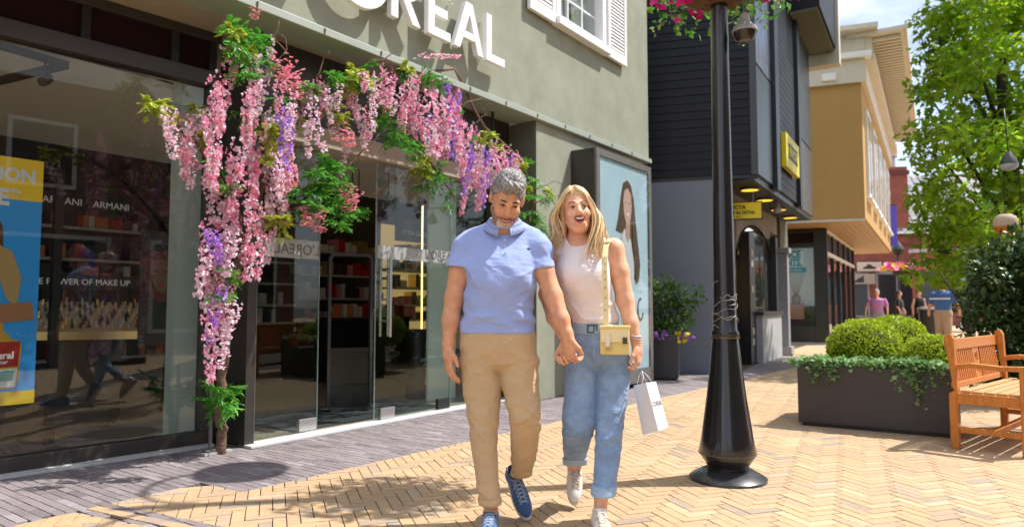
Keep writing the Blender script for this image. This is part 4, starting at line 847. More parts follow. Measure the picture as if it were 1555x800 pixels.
for s, dist, lift in ((1, .78, 0), (-1, .78, 0)):
    a = MB(); pts = []
    for k in range(19):
        th = math.pi * k / 18
        pts.append((ap[0] * s * (.05 + .36 * (1 - math.cos(th))), ap[1] * s * (.05 + .36 * (1 - math.cos(th))), 4.9 + .55 * math.sin(th) + (.0 if k < 9 else .10 * (k - 9) / 9)))
    a.tube(pts, .02, 8); o = a.build('bracket_arm', M['black'], lp, smooth=True)
    ln = MB().lathe([(.03, .32), (.06, .30), (.10, .22), (.22, .12), (.30, .02), (.30, 0), (.27, -.01)], 28, (ap[0] * s * .77, ap[1] * s * .77, 4.72)).build('lantern_shade', M['black'], lp, smooth='auto')
    MB().ball((ap[0] * s * .77, ap[1] * s * .77, 4.72), (.16, .16, .10), 14, 8).build('lamp_glass', mat('milk_glass', (.75, .75, .72), .3), ln, smooth=True)
# thin cords wound round the shaft
cords = MB(); rr = random.Random(3)
for k in range(9):
    z0 = .93 + rr.random() * .26; sl = rr.uniform(-.10, .16); a0 = rr.uniform(0, 6.28); sp_ = rr.uniform(2.2, 6)
    cords.tube([((.079 + .004 * math.sin(i * .9) - max(0, z0 + sl * i / 16 - .95) * .02) * math.cos(a0 + sp_ * i / 16), (.079 + .004 * math.sin(i * .9) - max(0, z0 + sl * i / 16 - .95) * .02) * math.sin(a0 + sp_ * i / 16), z0 + sl * i / 16 + .01 * math.sin(i * 1.3 + k)) for i in range(17)], .0014, 5)
cords.build('cord', mat('clear_cord', (.42, .38, .34), .35), lp)
# camera housing hanging off the post
q = D(1131, 50, 4.36)
t = thing('bell_camera', 'grey bell-shaped camera housing hanging beside the lamp post top', 'camera', (q[0], q[1], q[2]))
MB().lathe([(.080, 0), (.082, .012), (.074, .028), (.056, .048), (.040, .062), (.034, .09), (.028, .118), (.012, .13)], 28).build('housing', mat('weathered_grey_paint', (.30, .29, .29), .5, var=.2, vscale=20), t, smooth='auto')
MB().lathe([(.012, -.062), (.048, -.058), (.064, -.036), (.074, 0)], 28).build('dome', mat('dark_dome', (.022, .017, .015), .2), t, smooth='auto')
br_ = MB(); br_.tube([(-.006, 0, .125), (-.006, 0, .4)], .004, 6).tube([(.010, 0, .125), (.010, 0, .4)], .004, 6); dx = lc[0] - q[0]; br_.tube([(0, 0, .4), (dx + .03, lc[1] - q[1], .42)], .012, 8); br_.build('bracket', M['alulit'], t)
# ================================================================ long planter
pA = G(1212.5, 645); pB = G(1450, 665.9); pd = pB[:2] - pA[:2]; PLn = np.linalg.norm(pd) + .04; pd /= np.linalg.norm(pd); PROT = math.atan2(pd[1], pd[0])
PD, PH = .95, .555
def planter_box(name, label, loc, rot, w, d, h, m=None):
    t = thing(name, label, 'planter', loc, rot)
    b = MB(); k = .022
    for a in ((0, w, 0, k), (0, w, d - k, d), (0, k, k, d - k), (w - k, w, k, d - k)): b.box(*a, .03, h)
    b.build('box', m or M['planter'], t, bevel=.006); MB().box(.03, w - .03, .03, d - .03, 0, .03).build('plinth', M['black'], t); MB().box(k, w - k, k, d - k, h - .10, h - .05).build('soil', M['soil'], t); return t
planter_box('long_planter', 'long anthracite planter box filled with clipped box balls beside the bench', (pA[0], pA[1], 0), PROT, PLn, PD, PH)
pn_ = np.array([-pd[1], pd[0]])
def pw(x, y, z): p = pA[:2] + pd * x + pn_ * y; return np.array([p[0], p[1], z])
# ================================================================ bench
rA = np.array([3.44, 5.386]); bL = np.array([.745, .667]); bF = np.array([.667, -.745]); BLn = 1.40
bt = thing('garden_bench', 'varnished teak garden bench with slatted back beside the long planter', 'bench', (rA[0], rA[1], 0), math.atan2(bL[1], bL[0]))
# local: x along the bench, y = left of it = backwards;  front is -y
T_ = M['teak']
def legs(x):
    r = MB(); r.prism([(0, 0), (.055, 0), (.055, .42), (.02, .44), (.075, .86), (.03, .88), (.01, .84), (-.005, .44)], (x - .03, 0, 0), (0, 1, 0), (0, 0, 1), (.06, 0, 0)); r.build('leg', T_, bt, bevel=.006)
    MB().box(x - .03, x + .03, -.46, -.40, 0, .62).build('leg', T_, bt, bevel=.006)
    a = MB(); a.prism([(.05, .635), (-.10, .66), (-.30, .645), (-.50, .655), (-.52, .635), (-.50, .615), (-.30, .61), (-.1, .622), (.04, .595)], (x - .035, 0, 0), (0, 1, 0), (0, 0, 1), (.07, 0, 0)); a.build('armrest', T_, bt, bevel=.008)
    MB().box(x - .022, x + .022, -.399, -.001, .345, .425).build('side_rail', T_, bt, bevel=.004); MB().box(x - .018, x + .018, -.399, -.001, .125, .17).build('stretcher', T_, bt, bevel=.004)
legs(0.0); legs(BLn)
MB().box(.031, BLn - .031, -.45, -.41, .34, .42).build('front_rail', T_, bt, bevel=.004); MB().box(.031, BLn - .031, .005, .045, .34, .42).build('back_rail', T_, bt, bevel=.004)
MB().box(.02, BLn - .02, -.24, -.20, .125, .17).build('stretcher', T_, bt)
sl0 = MB().box(.0, BLn, -.032, .032, -.011, .011).build('seat_slat', M['teakseat'], bt, bevel=.003); sl0.location = (0, -.445, .437)
for k in range(1, 6): inst(sl0, bt, (0, -.445 + k * .079, .437 - (.004 if 0 < k < 5 else 0)))
lean = lambda z: .02 + (z - .44) * .12
def backbar(z0, z1, x0, x1, nm, th=.03):
    return MB().para((x0, lean(z0) - th / 2 + .012, z0), (x1 - x0, 0, 0), (0, th, 0), (0, lean(z1) - lean(z0), z1 - z0)).build(nm, T_, bt, bevel=.004)
backbar(.745, .83, .031, BLn - .031, 'top_rail', .034); backbar(.455, .50, .031, BLn - .031, 'lower_rail', .034)
bs = MB().para((0, lean(.50) + .003, .50), (.026, 0, 0), (0, .016, 0), (0, lean(.745) - lean(.50), .245)).build('back_slat', T_, bt)
xs = [x for x in np.arange(.065, BLn - .08, .051) if not (.60 < x < .78)]
bs.location = (xs[0], 0, 0)
for x in xs[1:]: inst(bs, bt, (x, 0, 0))
o_ = MB()
def pier(x0, x1, z0, z1): o_.para((x0, lean(z0) + .001, z0), (x1 - x0, 0, 0), (0, .018, 0), (0, lean(z1) - lean(z0), z1 - z0))
pier(.615, .655, .50, .745); pier(.735, .775, .50, .745)
for z0, z1 in ((.50, .54), (.60, .64), (.71, .745)): pier(.655, .735, z0, z1)
for k in range(2):
    zc = .57 + k * .105; o_.tube([(.695 + .03 * math.cos(i * math.pi / 6), lean(zc) + .01, zc + .03 * math.sin(i * math.pi / 6)) for i in range(13)], .009, 6)
o_.build('carved_splat', T_, bt)
# ================================================================ square planter by the grey wall
qA, qM, qR = G(958, 575), G(1030, 578), G(1047, 573)
e1 = np.array([.96, -.28]); w_ = .70
pp = qM[:2] - e1 * w_
planter_box('square_planter', 'tall black square planter holding a leafy shrub against the grey wall', (pp[0], pp[1], 0), math.atan2(e1[1], e1[0]), w_, .60, .66, mat('black_planter', (.030, .030, .034), .42, var=.1, bump=.1, bscale=200))
# ================================================================ street lamps and hanging things in the distance
def far_lamp(loc, h, lab):
    t = thing('street_lamp', lab, 'street lamp', loc); MB().lathe([(.12, 0), (.10, .8), (.06, 1), (.05, h)], 12).build('post', M['black'], t, smooth='auto'); MB().lathe([(.02, h + .75), (.22, h + .45), (.30, h + .3), (.16, h + .02), (.05, h)], 12).build('lantern', M['black'], t); return t
p = D(1366, 470, 33); far_lamp((p[0], p[1], 0), D(1366, 385, 33)[2] - .1, 'distant black street lamp carrying a pink flower basket before the brick shop')
p = D(1437, 470, 27); far_lamp((p[0], p[1], 0), D(1437, 365, 27)[2], 'distant black street lamp standing under the tree beside the man in blue')
# cream and orange paper lantern
q = D(1527, 340, 9.4); t = thing('paper_lantern', 'cream and orange paper lantern hanging from the tree', 'lantern', q)
pr = [(.02, .135), (.07, .13), (.12, .10), (.142, .05), (.145, 0), (.145, -.035)]; MB().lathe(pr, 24).build('upper_shade', mat('cream_paper', (.62, .48, .36), .8, trans=.3), t, smooth='auto'); MB().lathe([(.145, -.0355), (.14, -.07), (.11, -.115), (.07, -.135), (.02, -.14)], 24).build('lower_shade', mat('orange_paper', (.70, .26, .04), .8, trans=.3), t, smooth='auto'); MB().tube([(0, 0, .13), (.02, .03, .9)], .006, 5).build('cord', M['black'], t)
q = D(1430, 423, 14); t = thing('paper_lantern', 'small lime green paper lantern hanging above the man in blue', 'lantern', q); MB().ball((0, 0, 0), (.19, .19, .15), 16, 10).build('shade', mat('lime_paper', (.45, .50, .07), .8, trans=.3), t, smooth=True); MB().tube([(0, 0, .14), (.0, .05, 1.3)], .006, 5).build('cord', M['black'], t)
q = D(1553, 368, 9.0); t = thing('paper_lantern', 'yellow-green paper lantern cut by the picture edge below the orange one', 'lantern', q); MB().ball((0, 0, 0), (.10, .10, .12), 16, 10).build('shade', mat('yellow_paper', (.55, .5, .08), .8, trans=.3), t, smooth=True); MB().tube([(0, 0, .11), (.03, .05, 1.1)], .006, 5).build('cord', M['black'], t)
# bell street light in front of the tree
q = D(1532, 252, 8.6); t = thing('hanging_lamp', 'dark bell-shaped street light with pale glass hanging amid the tree leaves', 'street light', q); t.scale = (.82, .82, .82)
MB().lathe([(.03, .22), (.05, .18), (.09, .12), (.12, .04), (.125, .02)], 24).build('bell', M['alu'], t, smooth='auto'); MB().lathe([(.125, .019), (.12, -.02), (.08, -.06), (.01, -.075)], 24).build('glass_bowl', mat('grey_glass', (.42, .44, .46), .2), t, smooth='auto'); MB().tube([(0, 0, .2), (0, .05, .9)], .010, 8).build('arm', M['black'], t, smooth=True)
# bins
q = D(1412, 490, 24); t = thing('litter_bin', 'dark litter bin standing beside the man in the blue shirt', 'bin', (q[0], q[1], 0)); MB().lathe([(.30, 0), (.34, .9), (.36, .98)], 16).build('body', M['black'], t, smooth='auto'); MB().lathe([(.37, .98), (.37, 1.05), (.2, 1.06)], 16).build('rim', M['concrete'], t)
# ================================================================ plants
TPL = {
 'oval': (np.array([(0, 0, 0), (.45, .5, .10), (1, 0, -.04), (.45, -.5, .10)], float), [(0, 3, 2), (0, 2, 1)]),
 'petal': (np.array([(0, 0, 0), (.62, .5, .16), (1, 0, .04), (.62, -.5, .16)], float), [(0, 3, 2), (0, 2, 1)]),
 'long': (np.array([(0, 0, 0), (.35, .5, .05), (.75, .36, .03), (1, 0, -.10), (.75, -.36, .03), (.35, -.5, .05)], float), [(0, 5, 1), (1, 5, 4), (1, 4, 2), (2, 4, 3)]),
 'maple': (np.array([(0, 0, 0), (.10, .42, .05), (.38, .26, .0), (.52, .56, .05), (.66, .20, 0), (1, 0, -.10), (.66, -.20, 0), (.52, -.56, .05), (.38, -.26, 0), (.10, -.42, .05)], float),
           [(0, 2, 1), (2, 4, 3), (0, 8, 2), (2, 8, 6), (2, 6, 4), (4, 6, 5), (0, 9, 8), (8, 7, 6)]),
}
def leafset(P, Dr, Up, size, kind='oval', wid=.55, sj=.3, seed=0):
    """P points, Dr pointing directions, Up rough normals -> verts, tri faces"""
    g = np.random.default_rng(seed); T, F = TPL[kind]; N = len(P)
    d = Dr / (np.linalg.norm(Dr, axis=1, keepdims=True) + 1e-9); s = np.cross(Up, d); s /= np.linalg.norm(s, axis=1, keepdims=True) + 1e-9; u = np.cross(d, s)
    L = size * (1 + sj * (g.random(N) * 2 - 1))
    V = P[:, None, :] + L[:, None, None] * (T[None, :, 0:1] * d[:, None, :] + T[None, :, 1:2] * wid / .5 * .5 * s[:, None, :] * 1.0 + T[None, :, 2:3] * u[:, None, :])
    Fa = (np.array(F)[None] + (np.arange(N) * len(T))[:, None, None]).reshape(-1, 3)
    return V.reshape(-1, 3), Fa
def join(*parts):
    V, F, b = [], [], 0
    for v, f in parts: V.append(v); F.append(f + b); b += len(v)
    return np.concatenate(V), np.concatenate(F)
def rnd(n, g): v = g.normal(size=(n, 3)); return v / np.linalg.norm(v, axis=1, keepdims=True)
LF = lambda n, c, tr=.35, isl=.35, rough=.45: mat(n, c, rough, island=isl, trans=tr, spec=.45)
M.update(lf_tree=LF('plane_tree_leaf', (.30, .47, .025), .60, .38), lf_box=LF('box_leaf', (.40, .50, .022), .38, .38), lf_shrub=LF('dark_glossy_leaf', (.042, .085, .016), .2, .45, .3), lf_ivy=LF('variegated_ivy_leaf', (.24, .40, .15), .3, .45),
         lf_green=LF('artificial_green_leaf', (.11, .36, .04), .35, .4), lf_yellow=LF('yellow_green_leaf', (.42, .50, .06), .35, .3), lf_pot=LF('pot_shrub_leaf', (.075, .17, .018), .3, .45),
         fl_pink=LF('pink_petal', (.90, .36, .52), .3, .24, .6), fl_light=LF('pale_pink_petal', (.90, .62, .73), .3, .16, .6), fl_white=LF('white_pink_petal', (.90, .80, .87), .3, .1, .6), fl_purple=LF('purple_petal', (.50, .25, .82), .3, .25, .6), fl_coral=LF('coral_petal', (.86, .38, .40), .3, .22, .6),
         fl_fuchsia=LF('fuchsia_petal', (.75, .02, .28), .3, .2, .6), fl_yellow=LF('yellow_petal', (.80, .62, .03), .3, .2, .6), fl_violet=LF('violet_petal', (.34, .12, .50), .3, .3, .6))
# ---------------------------------------------------------------- the artificial wisteria arch round the shop door
arch_p = sp(-1.62, .30, 0)
wis = thing('flower_arch', 'artificial wisteria tree arching over the shop door with pink, white and purple hanging blossoms', 'flower arch', arch_p)
A0_ = np.array(arch_p)
def ap_(px, py, y=-.10): return PLN(px, py, sp(0, y, 0)[:2], na) - A0_
def raceme(seed, L=.5, n=84, r0=.066, mats=('fl_pink', 'fl_light')):
    g = np.random.default_rng(seed); t = np.sort(g.random(n)) ** .9; a = g.random(n) * 6.283 + np.arange(n) * 2.4
    rad = r0 * (1 - .62 * t) * (.55 + .5 * g.random(n)); ax = np.stack([.03 * np.sin(3 * t + seed), .03 * np.cos(2.3 * t + seed), -L * t], 1)
    od = np.stack([np.cos(a), np.sin(a), -.15 + .5 * g.normal(size=n) * .5], 1); C = ax + od * rad[:, None]
    P, Dd, U = [], [], []
    for k in range(4):
        j = rnd(n, g); d = od * .55 + j * .75; P.append(C - d * .004); Dd.append(d); U.append(od + .5 * rnd(n, g))
    v, f = leafset(np.concatenate(P), np.concatenate(Dd), np.concatenate(U), .029, 'petal', .78, .4, seed)
    me_ = npmesh('flower_cluster', v, f, [M[m] for m in mats], None)
    mi = (np.repeat(np.tile(g.random(n), 4), 2) < .40).astype(np.int32); me_.data.polygons.foreach_set('material_index', mi[:len(f)])
    return me_
protos = {'P': [raceme(1, mats=('fl_pink', 'fl_white')), raceme(2, mats=('fl_pink', 'fl_white'))], 'L': [raceme(3, mats=('fl_light', 'fl_pink')), raceme(4, mats=('fl_light', 'fl_white'))], 'W': [raceme(5, n=64, r0=.048, mats=('fl_white', 'fl_light')), raceme(6, n=64, r0=.052, mats=('fl_white', 'fl_light'))], 'U': [raceme(7, mats=('fl_purple', 'fl_light')), raceme(8, mats=('fl_purple', 'fl_purple'))], 'C': [raceme(9, n=60, r0=.09, mats=('fl_coral', 'fl_pink'))]}
used_p = set()
def place_part(o, loc, rot, sc):
    if o.name in used_p: return inst(o, wis, loc, rot, sc)
    used_p.add(o.name); o.parent = wis; o.location = loc; o.rotation_euler = rot; o.scale = sc; return o
RAC = """345,70,165,P 352,58,120,P 330,110,200,P 385,75,180,P 372,130,215,L 410,55,120,W 400,120,190,W 250,155,215,L 262,160,240,P 275,165,270,P 300,170,240,P 290,195,285,P 310,240,340,L 325,150,260,P
332,170,290,P 316,165,215,L 380,170,250,L 395,180,300,P 405,215,330,P 385,215,300,P 427,160,262,U 415,190,272,U 437,170,275,L 440,140,215,W 350,230,330,L 365,250,340,P 340,290,400,L 320,330,420,P 310,370,450,L 335,360,470,L 350,400,500,P
345,420,520,L 318,420,490,P 318,470,580,P 345,470,540,P 332,430,520,U 400,300,430,P 412,300,400,P 395,350,425,P 425,250,330,P 420,280,340,L 460,140,225,L 476,150,230,W 475,170,238,W 450,165,210,W 492,120,170,L 500,135,185,P 515,130,170,W
525,160,210,W 545,150,190,W 553,160,230,W 535,200,265,W 560,110,160,L 548,105,140,P 570,110,160,P 585,100,150,L 600,95,140,L 612,115,200,P 620,130,205,P 630,140,195,P 605,150,200,P 595,140,175,W 570,135,200,W 645,130,215,P 655,135,240,P 665,130,240,P
675,140,215,P 685,135,235,U 693,140,240,U 700,150,225,P 690,180,250,P 705,180,270,P 715,185,290,P 722,200,285,P 735,220,312,U 728,215,300,P 745,210,260,L 755,220,260,L 770,220,262,P 780,228,258,P 705,230,330,L 740,240,300,L 790,235,300,P 775,235,262,U 650,200,240,P
300,175,262,L 342,130,190,L 360,200,290,L 375,260,345,P 388,300,372,P 355,300,380,L 330,380,440,P 342,350,430,U 362,330,400,P 405,240,320,L 415,225,300,P 443,225,290,L 432,120,175,L 485,125,178,L 508,150,205,W 538,110,165,L 585,130,180,L 593,110,165,P 622,108,160,L
636,110,170,P 668,150,225,L 660,170,230,U 680,170,245,P 712,215,300,U 700,205,265,P 760,230,290,L 748,240,320,P 765,245,300,U 728,245,322,L 690,120,175,L 640,160,215,P 655,112,165,P 676,118,170,U 562,165,215,L 540,140,180,L 470,120,170,L
352,345,420,L 322,210,285,P 408,165,220,W 388,130,195,L 350,455,515,L 326,345,400,U 338,505,560,L""".split()
gg = np.random.default_rng(21)
for e in RAC:
    x, a, b, c = e.split(','); x, a, b = float(x), float(a), float(b)
    if c == 'P' and gg.random() < .34: c = 'L' if gg.random() < .6 else 'W'
    y = -.20 + gg.uniform(-.20, .22); p = ap_(x + gg.uniform(-3, 3), a, y); q_ = ap_(x, b, y); L = (p[2] - q_[2]); k = protos[c][int(gg.integers(len(protos[c])))]
    wsc = min(1.0, .50 + .55 * L) * gg.uniform(.85, 1.15)
    place_part(k, p, (gg.uniform(-.15, .15), gg.uniform(-.15, .15), gg.uniform(0, 6.28)), (wsc, wsc, L / .5))
for x, y_ in ((435, 92), (447, 118), (522, 196), (430, 265), (527, 280), (468, 315), (485, 322), (440, 105), (532, 292)):
    p = ap_(x, y_, -.25); place_part(protos['C'][0], p, (gg.uniform(-.5, .5), gg.uniform(-.5, .5), gg.uniform(0, 6)), (1.0, 1.0, .30))
o = inst(protos['C'][0], wis, ap_(390, 12, -.3), (.3, .2, 0), (.5, .5, .16))
# a nearly level pink spray sticking out over the ledge
p = ap_(632, 88, -.30); q_ = ap_(698, 84, -.34)
o = inst(protos['P'][0], wis, p, (0, 0, 0), (.42, .42, 1)); dv = Vector(q_ - p); o.rotation_mode = 'QUATERNION'; o.rotation_quaternion = Vector((0, 0, -1)).rotation_difference(dv); o.scale = (.42, .42, dv.length / .5)
# green sprays
def spray(seed, n=24, L=.17, m='lf_green', kind='long', wid=.22, R0=.13):
    g = np.random.default_rng(seed); st = 6; P, Dd, U = [], [], []; per = n
    for s_ in range(st):
        d = rnd(1, g)[0]; d[2] = d[2] * .6 - .1; d /= np.linalg.norm(d); side = np.cross(d, (0, 0, 1)); side /= np.linalg.norm(side)
        for k in range(per):
            t = (k // 2 + 1) / (per / 2); sgn = 1 if k % 2 else -1; P.append(d * t * R0 * 1.15 + np.array([0, 0, -.05 * t * t])); Dd.append(d * .6 + side * sgn * .8 + np.array([0, 0, -.15]) + g.normal(size=3) * .15); U.append(np.array([0, 0, 1]) + g.normal(size=3) * .35)
    v, f = leafset(np.array(P), np.array(Dd), np.array(U), L * .42, kind, wid, .3, seed)
    return npmesh('leaf_spray', v, f, M[m])
SPG = [spray(31), spray(32), spray(33, L=.2)]; SPY = [spray(41, n=14, L=.19, m='lf_yellow', kind='oval', wid=.45, R0=.09), spray(42, n=14, L=.19, m='lf_yellow', kind='oval', wid=.45, R0=.09)]
GS = "362,50,1 348,38,.9 378,62,1 352,62,.8 366,85,.9 480,262,1.1 500,280,1.1 520,300,1 530,328,1 460,290,1 490,245,1 470,312,1 450,322,.8 510,255,1 505,305,1 492,268,1 535,315,.9 515,340,.7 480,290,1 588,205,1 610,215,1 640,250,1 662,272,.9 682,292,.7 560,122,.9 600,102,1 630,108,1 650,116,1 665,125,.8 800,250,1 810,272,1 802,300,1.1 815,322,1 832,302,.8 795,325,.9 820,345,.8 808,335,.9 335,598,1.0 328,588,.9 345,605,.9 320,608,.8 340,615,.8 348,590,.8 345,408,.8 356,420,.8 335,450,.6 372,170,.8 395,195,.8 330,255,.7 345,280,.7 420,150,.8 470,130,.9 505,115,.9 535,125,.9 575,185,.9 600,195,.9 620,222,.8 580,160,.8 690,160,.7 720,215,.7 640,285,.8 680,310,.6 555,100,.8 665,255,.8 370,115,.7 410,95,.6 425,190,.7".split()
YS = "240,160,.8 232,155,.7 300,165,.7 415,222,.9 404,200,.9 422,335,.9 355,45,.8 372,75,.7 540,108,1 552,118,.9 530,128,.9 620,100,.8 645,240,.9 640,262,.9 645,225,.8 415,330,.8 455,185,.8 505,165,.8 520,178,.8 580,165,.7 740,205,.9 730,215,.8 755,222,.8 790,248,.8 400,240,.7 340,385,.7 470,135,.8 800,285,.7 835,290,.7 838,325,.7 260,182,.6 312,205,.6".split()
for lst, pr in ((GS, SPG), (YS, SPY)):
    for e in lst:
        x, y_, s_ = map(float, e.split(',')); p = ap_(x, y_, (.25 if y_ > 560 else -.12) + gg.uniform(-.16, .16)); s_ *= gg.uniform(.75, 1.0)
        place_part(pr[int(gg.integers(len(pr)))], p, (gg.uniform(-.4, .4), gg.uniform(-.4, .4), gg.uniform(0, 6.28)), (s_, s_, s_))
def branch(nm, pts, r0, r1, ys, m='bark', n=8):
    P = [ap_(x, y_, yy) for (x, y_), yy in zip(pts, np.linspace(ys[0], ys[1], len(pts)))]; Q = []
    for i in range(len(P) - 1):
        for t in (0, .34, .67): Q.append(P[i] * (1 - t) + P[i + 1] * t + (gg.normal(size=3) * .010 if (i or t) else 0))
    Q.append(P[-1]); return MB().tube(Q, list(np.linspace(r0, r1, len(Q))), n).build(nm, M[m], wis, smooth=True)
tr_pts = [(336, 690), (338, 665), (338, 645), (333, 620), (336, 585), (341, 545), (345, 490), (352, 440), (364, 400), (374, 370), (385, 330)]
branch('trunk', tr_pts, .037, .026, (.30, .15), n=12)
for b in ([(385, 330), (400, 290), (418, 245), (440, 195), (457, 165), (472, 148)], [(374, 370), (352, 310), (322, 255), (280, 200), (250, 172), (222, 152)], [(400, 290), (396, 230), (390, 160), (380, 110), (360, 50)], [(385, 330), (430, 330), (470, 300), (500, 275), (545, 235)], [(457, 165), (520, 135), (600, 112), (690, 104), (735, 195), (790, 240), (812, 300), (800, 350)], [(472, 148), (540, 160), (620, 200), (650, 240), (690, 300)], [(374, 370), (395, 340), (430, 310), (445, 260), (430, 200), (450, 140)]): branch('branch', b, .020, .007, (.12, -.15))
for b in ([(405, 135), (420, 100), (432, 80), (418, 55), (424, 32)], [(432, 80), (436, 60), (420, 45)], [(480, 118), (495, 90), (500, 78)], [(560, 98), (590, 85), (615, 70)], [(545, 235), (575, 205), (590, 195)], [(430, 310), (470, 300), (498, 290)], [(700, 160), (735, 150), (745, 158)], [(720, 190), (738, 175), (730, 165)], [(810, 290), (840, 275), (860, 282)], [(810, 310), (845, 295), (862, 296)], [(240, 160), (215, 172), (195, 196)], [(350, 300), (320, 280), (300, 270)], [(445, 260), (470, 330), (445, 345)], [(560, 300), (600, 275), (640, 250)]): branch('twig', b, .007, .003, (-.15, -.2), n=5)
for (x0, y0, x1, y1, yy) in ((355, 28, 357, 100, .25), (748, 168, 749, 235, .2)):
    P, Q = ap_(x0, y0, yy), ap_(x1, y1, yy); P[2] = 3.308; MB().tube([P, Q], .016, 8).build('hanging_rod', M['black'], wis)
P, Q = ap_(322, 560, .42), ap_(319, 684, .42); MB().tube([P, (P[0], P[1], .012)], .014, 8).lathe([(.05, .002), (.05, .012), (.02, .016)], 14, (P[0], P[1], 0)).build('support_post', M['alulit'], wis)
MB().box(-.20, .02, -.02, .02, .002, .02).build('foot_bar', M['concrete'], wis).rotation_euler = (0, 0, UROT)
# ---------------------------------------------------------------- clipped box balls + ivy in the long planter
def ballbush(nm, lab, px, py, Y, rpx, seed, grp):
    c = D(px, py, Y); r = rpx * Y / FPX; t = thing(nm, lab, 'shrub', (c[0], c[1], PH - .06), 0, grp); g = np.random.default_rng(seed); h = c[2] - (PH - .06)
    n = int(9500 * min(1, (r / .35) ** 2)); d = rnd(n, g); d = d[d[:, 2] > -.75]; lump = 1 + .045 * np.sin(d[:, 0] * 7 + seed) * np.cos(d[:, 1] * 6) + .03 * np.sin(d[:, 2] * 11 + d[:, 0] * 9); rr = r * lump * (1 - .13 * g.random(len(d)) ** 1.5)
    P = d * rr[:, None] * np.array([1, 1, .92]) + np.array([0, 0, h]); v, f = leafset(P, d * .5 + rnd(len(d), g) * .8 + np.array([0, 0, .35]), d + .7 * rnd(len(d), g), .027, 'oval', .62, .35, seed)
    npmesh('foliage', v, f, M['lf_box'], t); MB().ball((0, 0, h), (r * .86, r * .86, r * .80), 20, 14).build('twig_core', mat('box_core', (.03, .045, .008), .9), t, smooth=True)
    MB().tube([(0, 0, 0), (0, 0, h)], .02, 6).build('stem', M['darkbark'], t)
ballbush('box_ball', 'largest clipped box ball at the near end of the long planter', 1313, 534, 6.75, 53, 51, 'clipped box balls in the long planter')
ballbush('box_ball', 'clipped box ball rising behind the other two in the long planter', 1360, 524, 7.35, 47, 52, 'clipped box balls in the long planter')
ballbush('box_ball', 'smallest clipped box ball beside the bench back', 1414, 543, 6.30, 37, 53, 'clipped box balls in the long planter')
g = np.random.default_rng(61); P, Dd = [], []
for k in range(210):
    x = PLn * float(np.clip(g.choice([g.uniform(-.03, .95), .17 + g.normal() * .07, .70 + g.normal() * .11], p=[.25, .33, .42]), -.03, .95)); y = g.uniform(-.03, PD * .6) * g.random(); n = int(g.integers(8, 20)); hang = 0
    s_ = x / PLn
    if y < .10: hang = (.22 if .10 < s_ < .26 else .32 if .55 < s_ < .90 else .03) * g.random()
    p = np.array([x, y, PH + .005 + .035 * g.random()]); d = np.array([g.normal() * .3, -.55 * g.random(), .06])
    for j in range(n):
        P.append(p.copy()); Dd.append(np.array([g.normal(), g.normal() - .4, g.normal() * .5 + .1])); p = p + d * .026
        if p[1] < -.012: d = np.array([g.normal() * .25, -.05, -1.0]) if hang > .03 else np.array([g.normal(), .2, -.05]); p[1] = max(p[1], -.04)
        if p[2] < PH - hang: break
P, Dd = np.array(P), np.array(Dd); P += g.normal(size=P.shape) * .012
v, f = leafset(P, Dd, rnd(len(P), g) * .8 + np.array([0, -.4, .8]), .042, 'oval', .8, .4, 62); v = np.stack([pA[0] + pd[0] * v[:, 0] + pn_[0] * v[:, 1], pA[1] + pd[1] * v[:, 0] + pn_[1] * v[:, 1], v[:, 2]], 1)
iv = npmesh('trailing_ivy', v, f, M['lf_ivy'], kind='stuff'); tag(iv, 'pale trailing ivy spilling over the rim of the long planter', 'ivy')
# ---------------------------------------------------------------- shrubs
def shrub(nm, lab, cat, base, clumps, per, size, m, seed, kind='oval', wid=.55, spread=.12, grp=None, trunk=.03, stems=True, flat=.35):
    """clumps: list of (x,y,z,r) in world; base world point"""
    base = np.array(base, float); t = thing(nm, lab, cat, base, 0, grp); g = np.random.default_rng(seed); P, Dd, U = [], [], []
    for (x, y, z, r) in clumps:
        n = max(8, int(per * (r / .3) ** 2)); d = rnd(n, g); rr = r * (g.random(n) ** .45); q = d * rr[:, None] * np.array([1, 1, .85]) + np.array([x, y, z]) - base
        P.append(q); Dd.append(d * .8 + rnd(n, g) * .8 + np.array([0, 0, -.25])); U.append(rnd(n, g) * flat + np.array([0, 0, 1]) + d * .5)
    v, f = leafset(np.concatenate(P), np.concatenate(Dd), np.concatenate(U), size, kind, wid, .35, seed); npmesh('crown', v, f, M[m], t)
    return t
q = pp + e1 * .35 + np.array([.28, .96]) * .3; g = np.random.default_rng(70); cl = []
for (x, y_, r) in ((1010, 450, .20), (990, 440, .17), (1030, 445, .19), (985, 475, .20), (1015, 480, .24), (1040, 470, .17), (1000, 500, .17), (1030, 498, .15), (1055, 452, .10), (1060, 440, .07), (990, 428, .08), (1012, 428, .09), (1045, 485, .1), (1068, 455, .05)): p = D(x, y_, q[1] + g.uniform(-.15, .2)); cl.append((*p, r * 1.1))
ps = shrub('potted_shrub', 'leafy green shrub growing in the tall black square planter', 'shrub', (q[0], q[1], .58), cl, 420, .07, 'lf_pot', 71)
for k in range(5): MB().tube([(0, 0, 0), (.08 * (k - 2), .05 * (k % 2), .25), (.14 * (k - 2), .08 * (k % 3 - 1), .55)], [.016, .012, .006], 6).build('stem', M['darkbark'], ps, smooth=True)
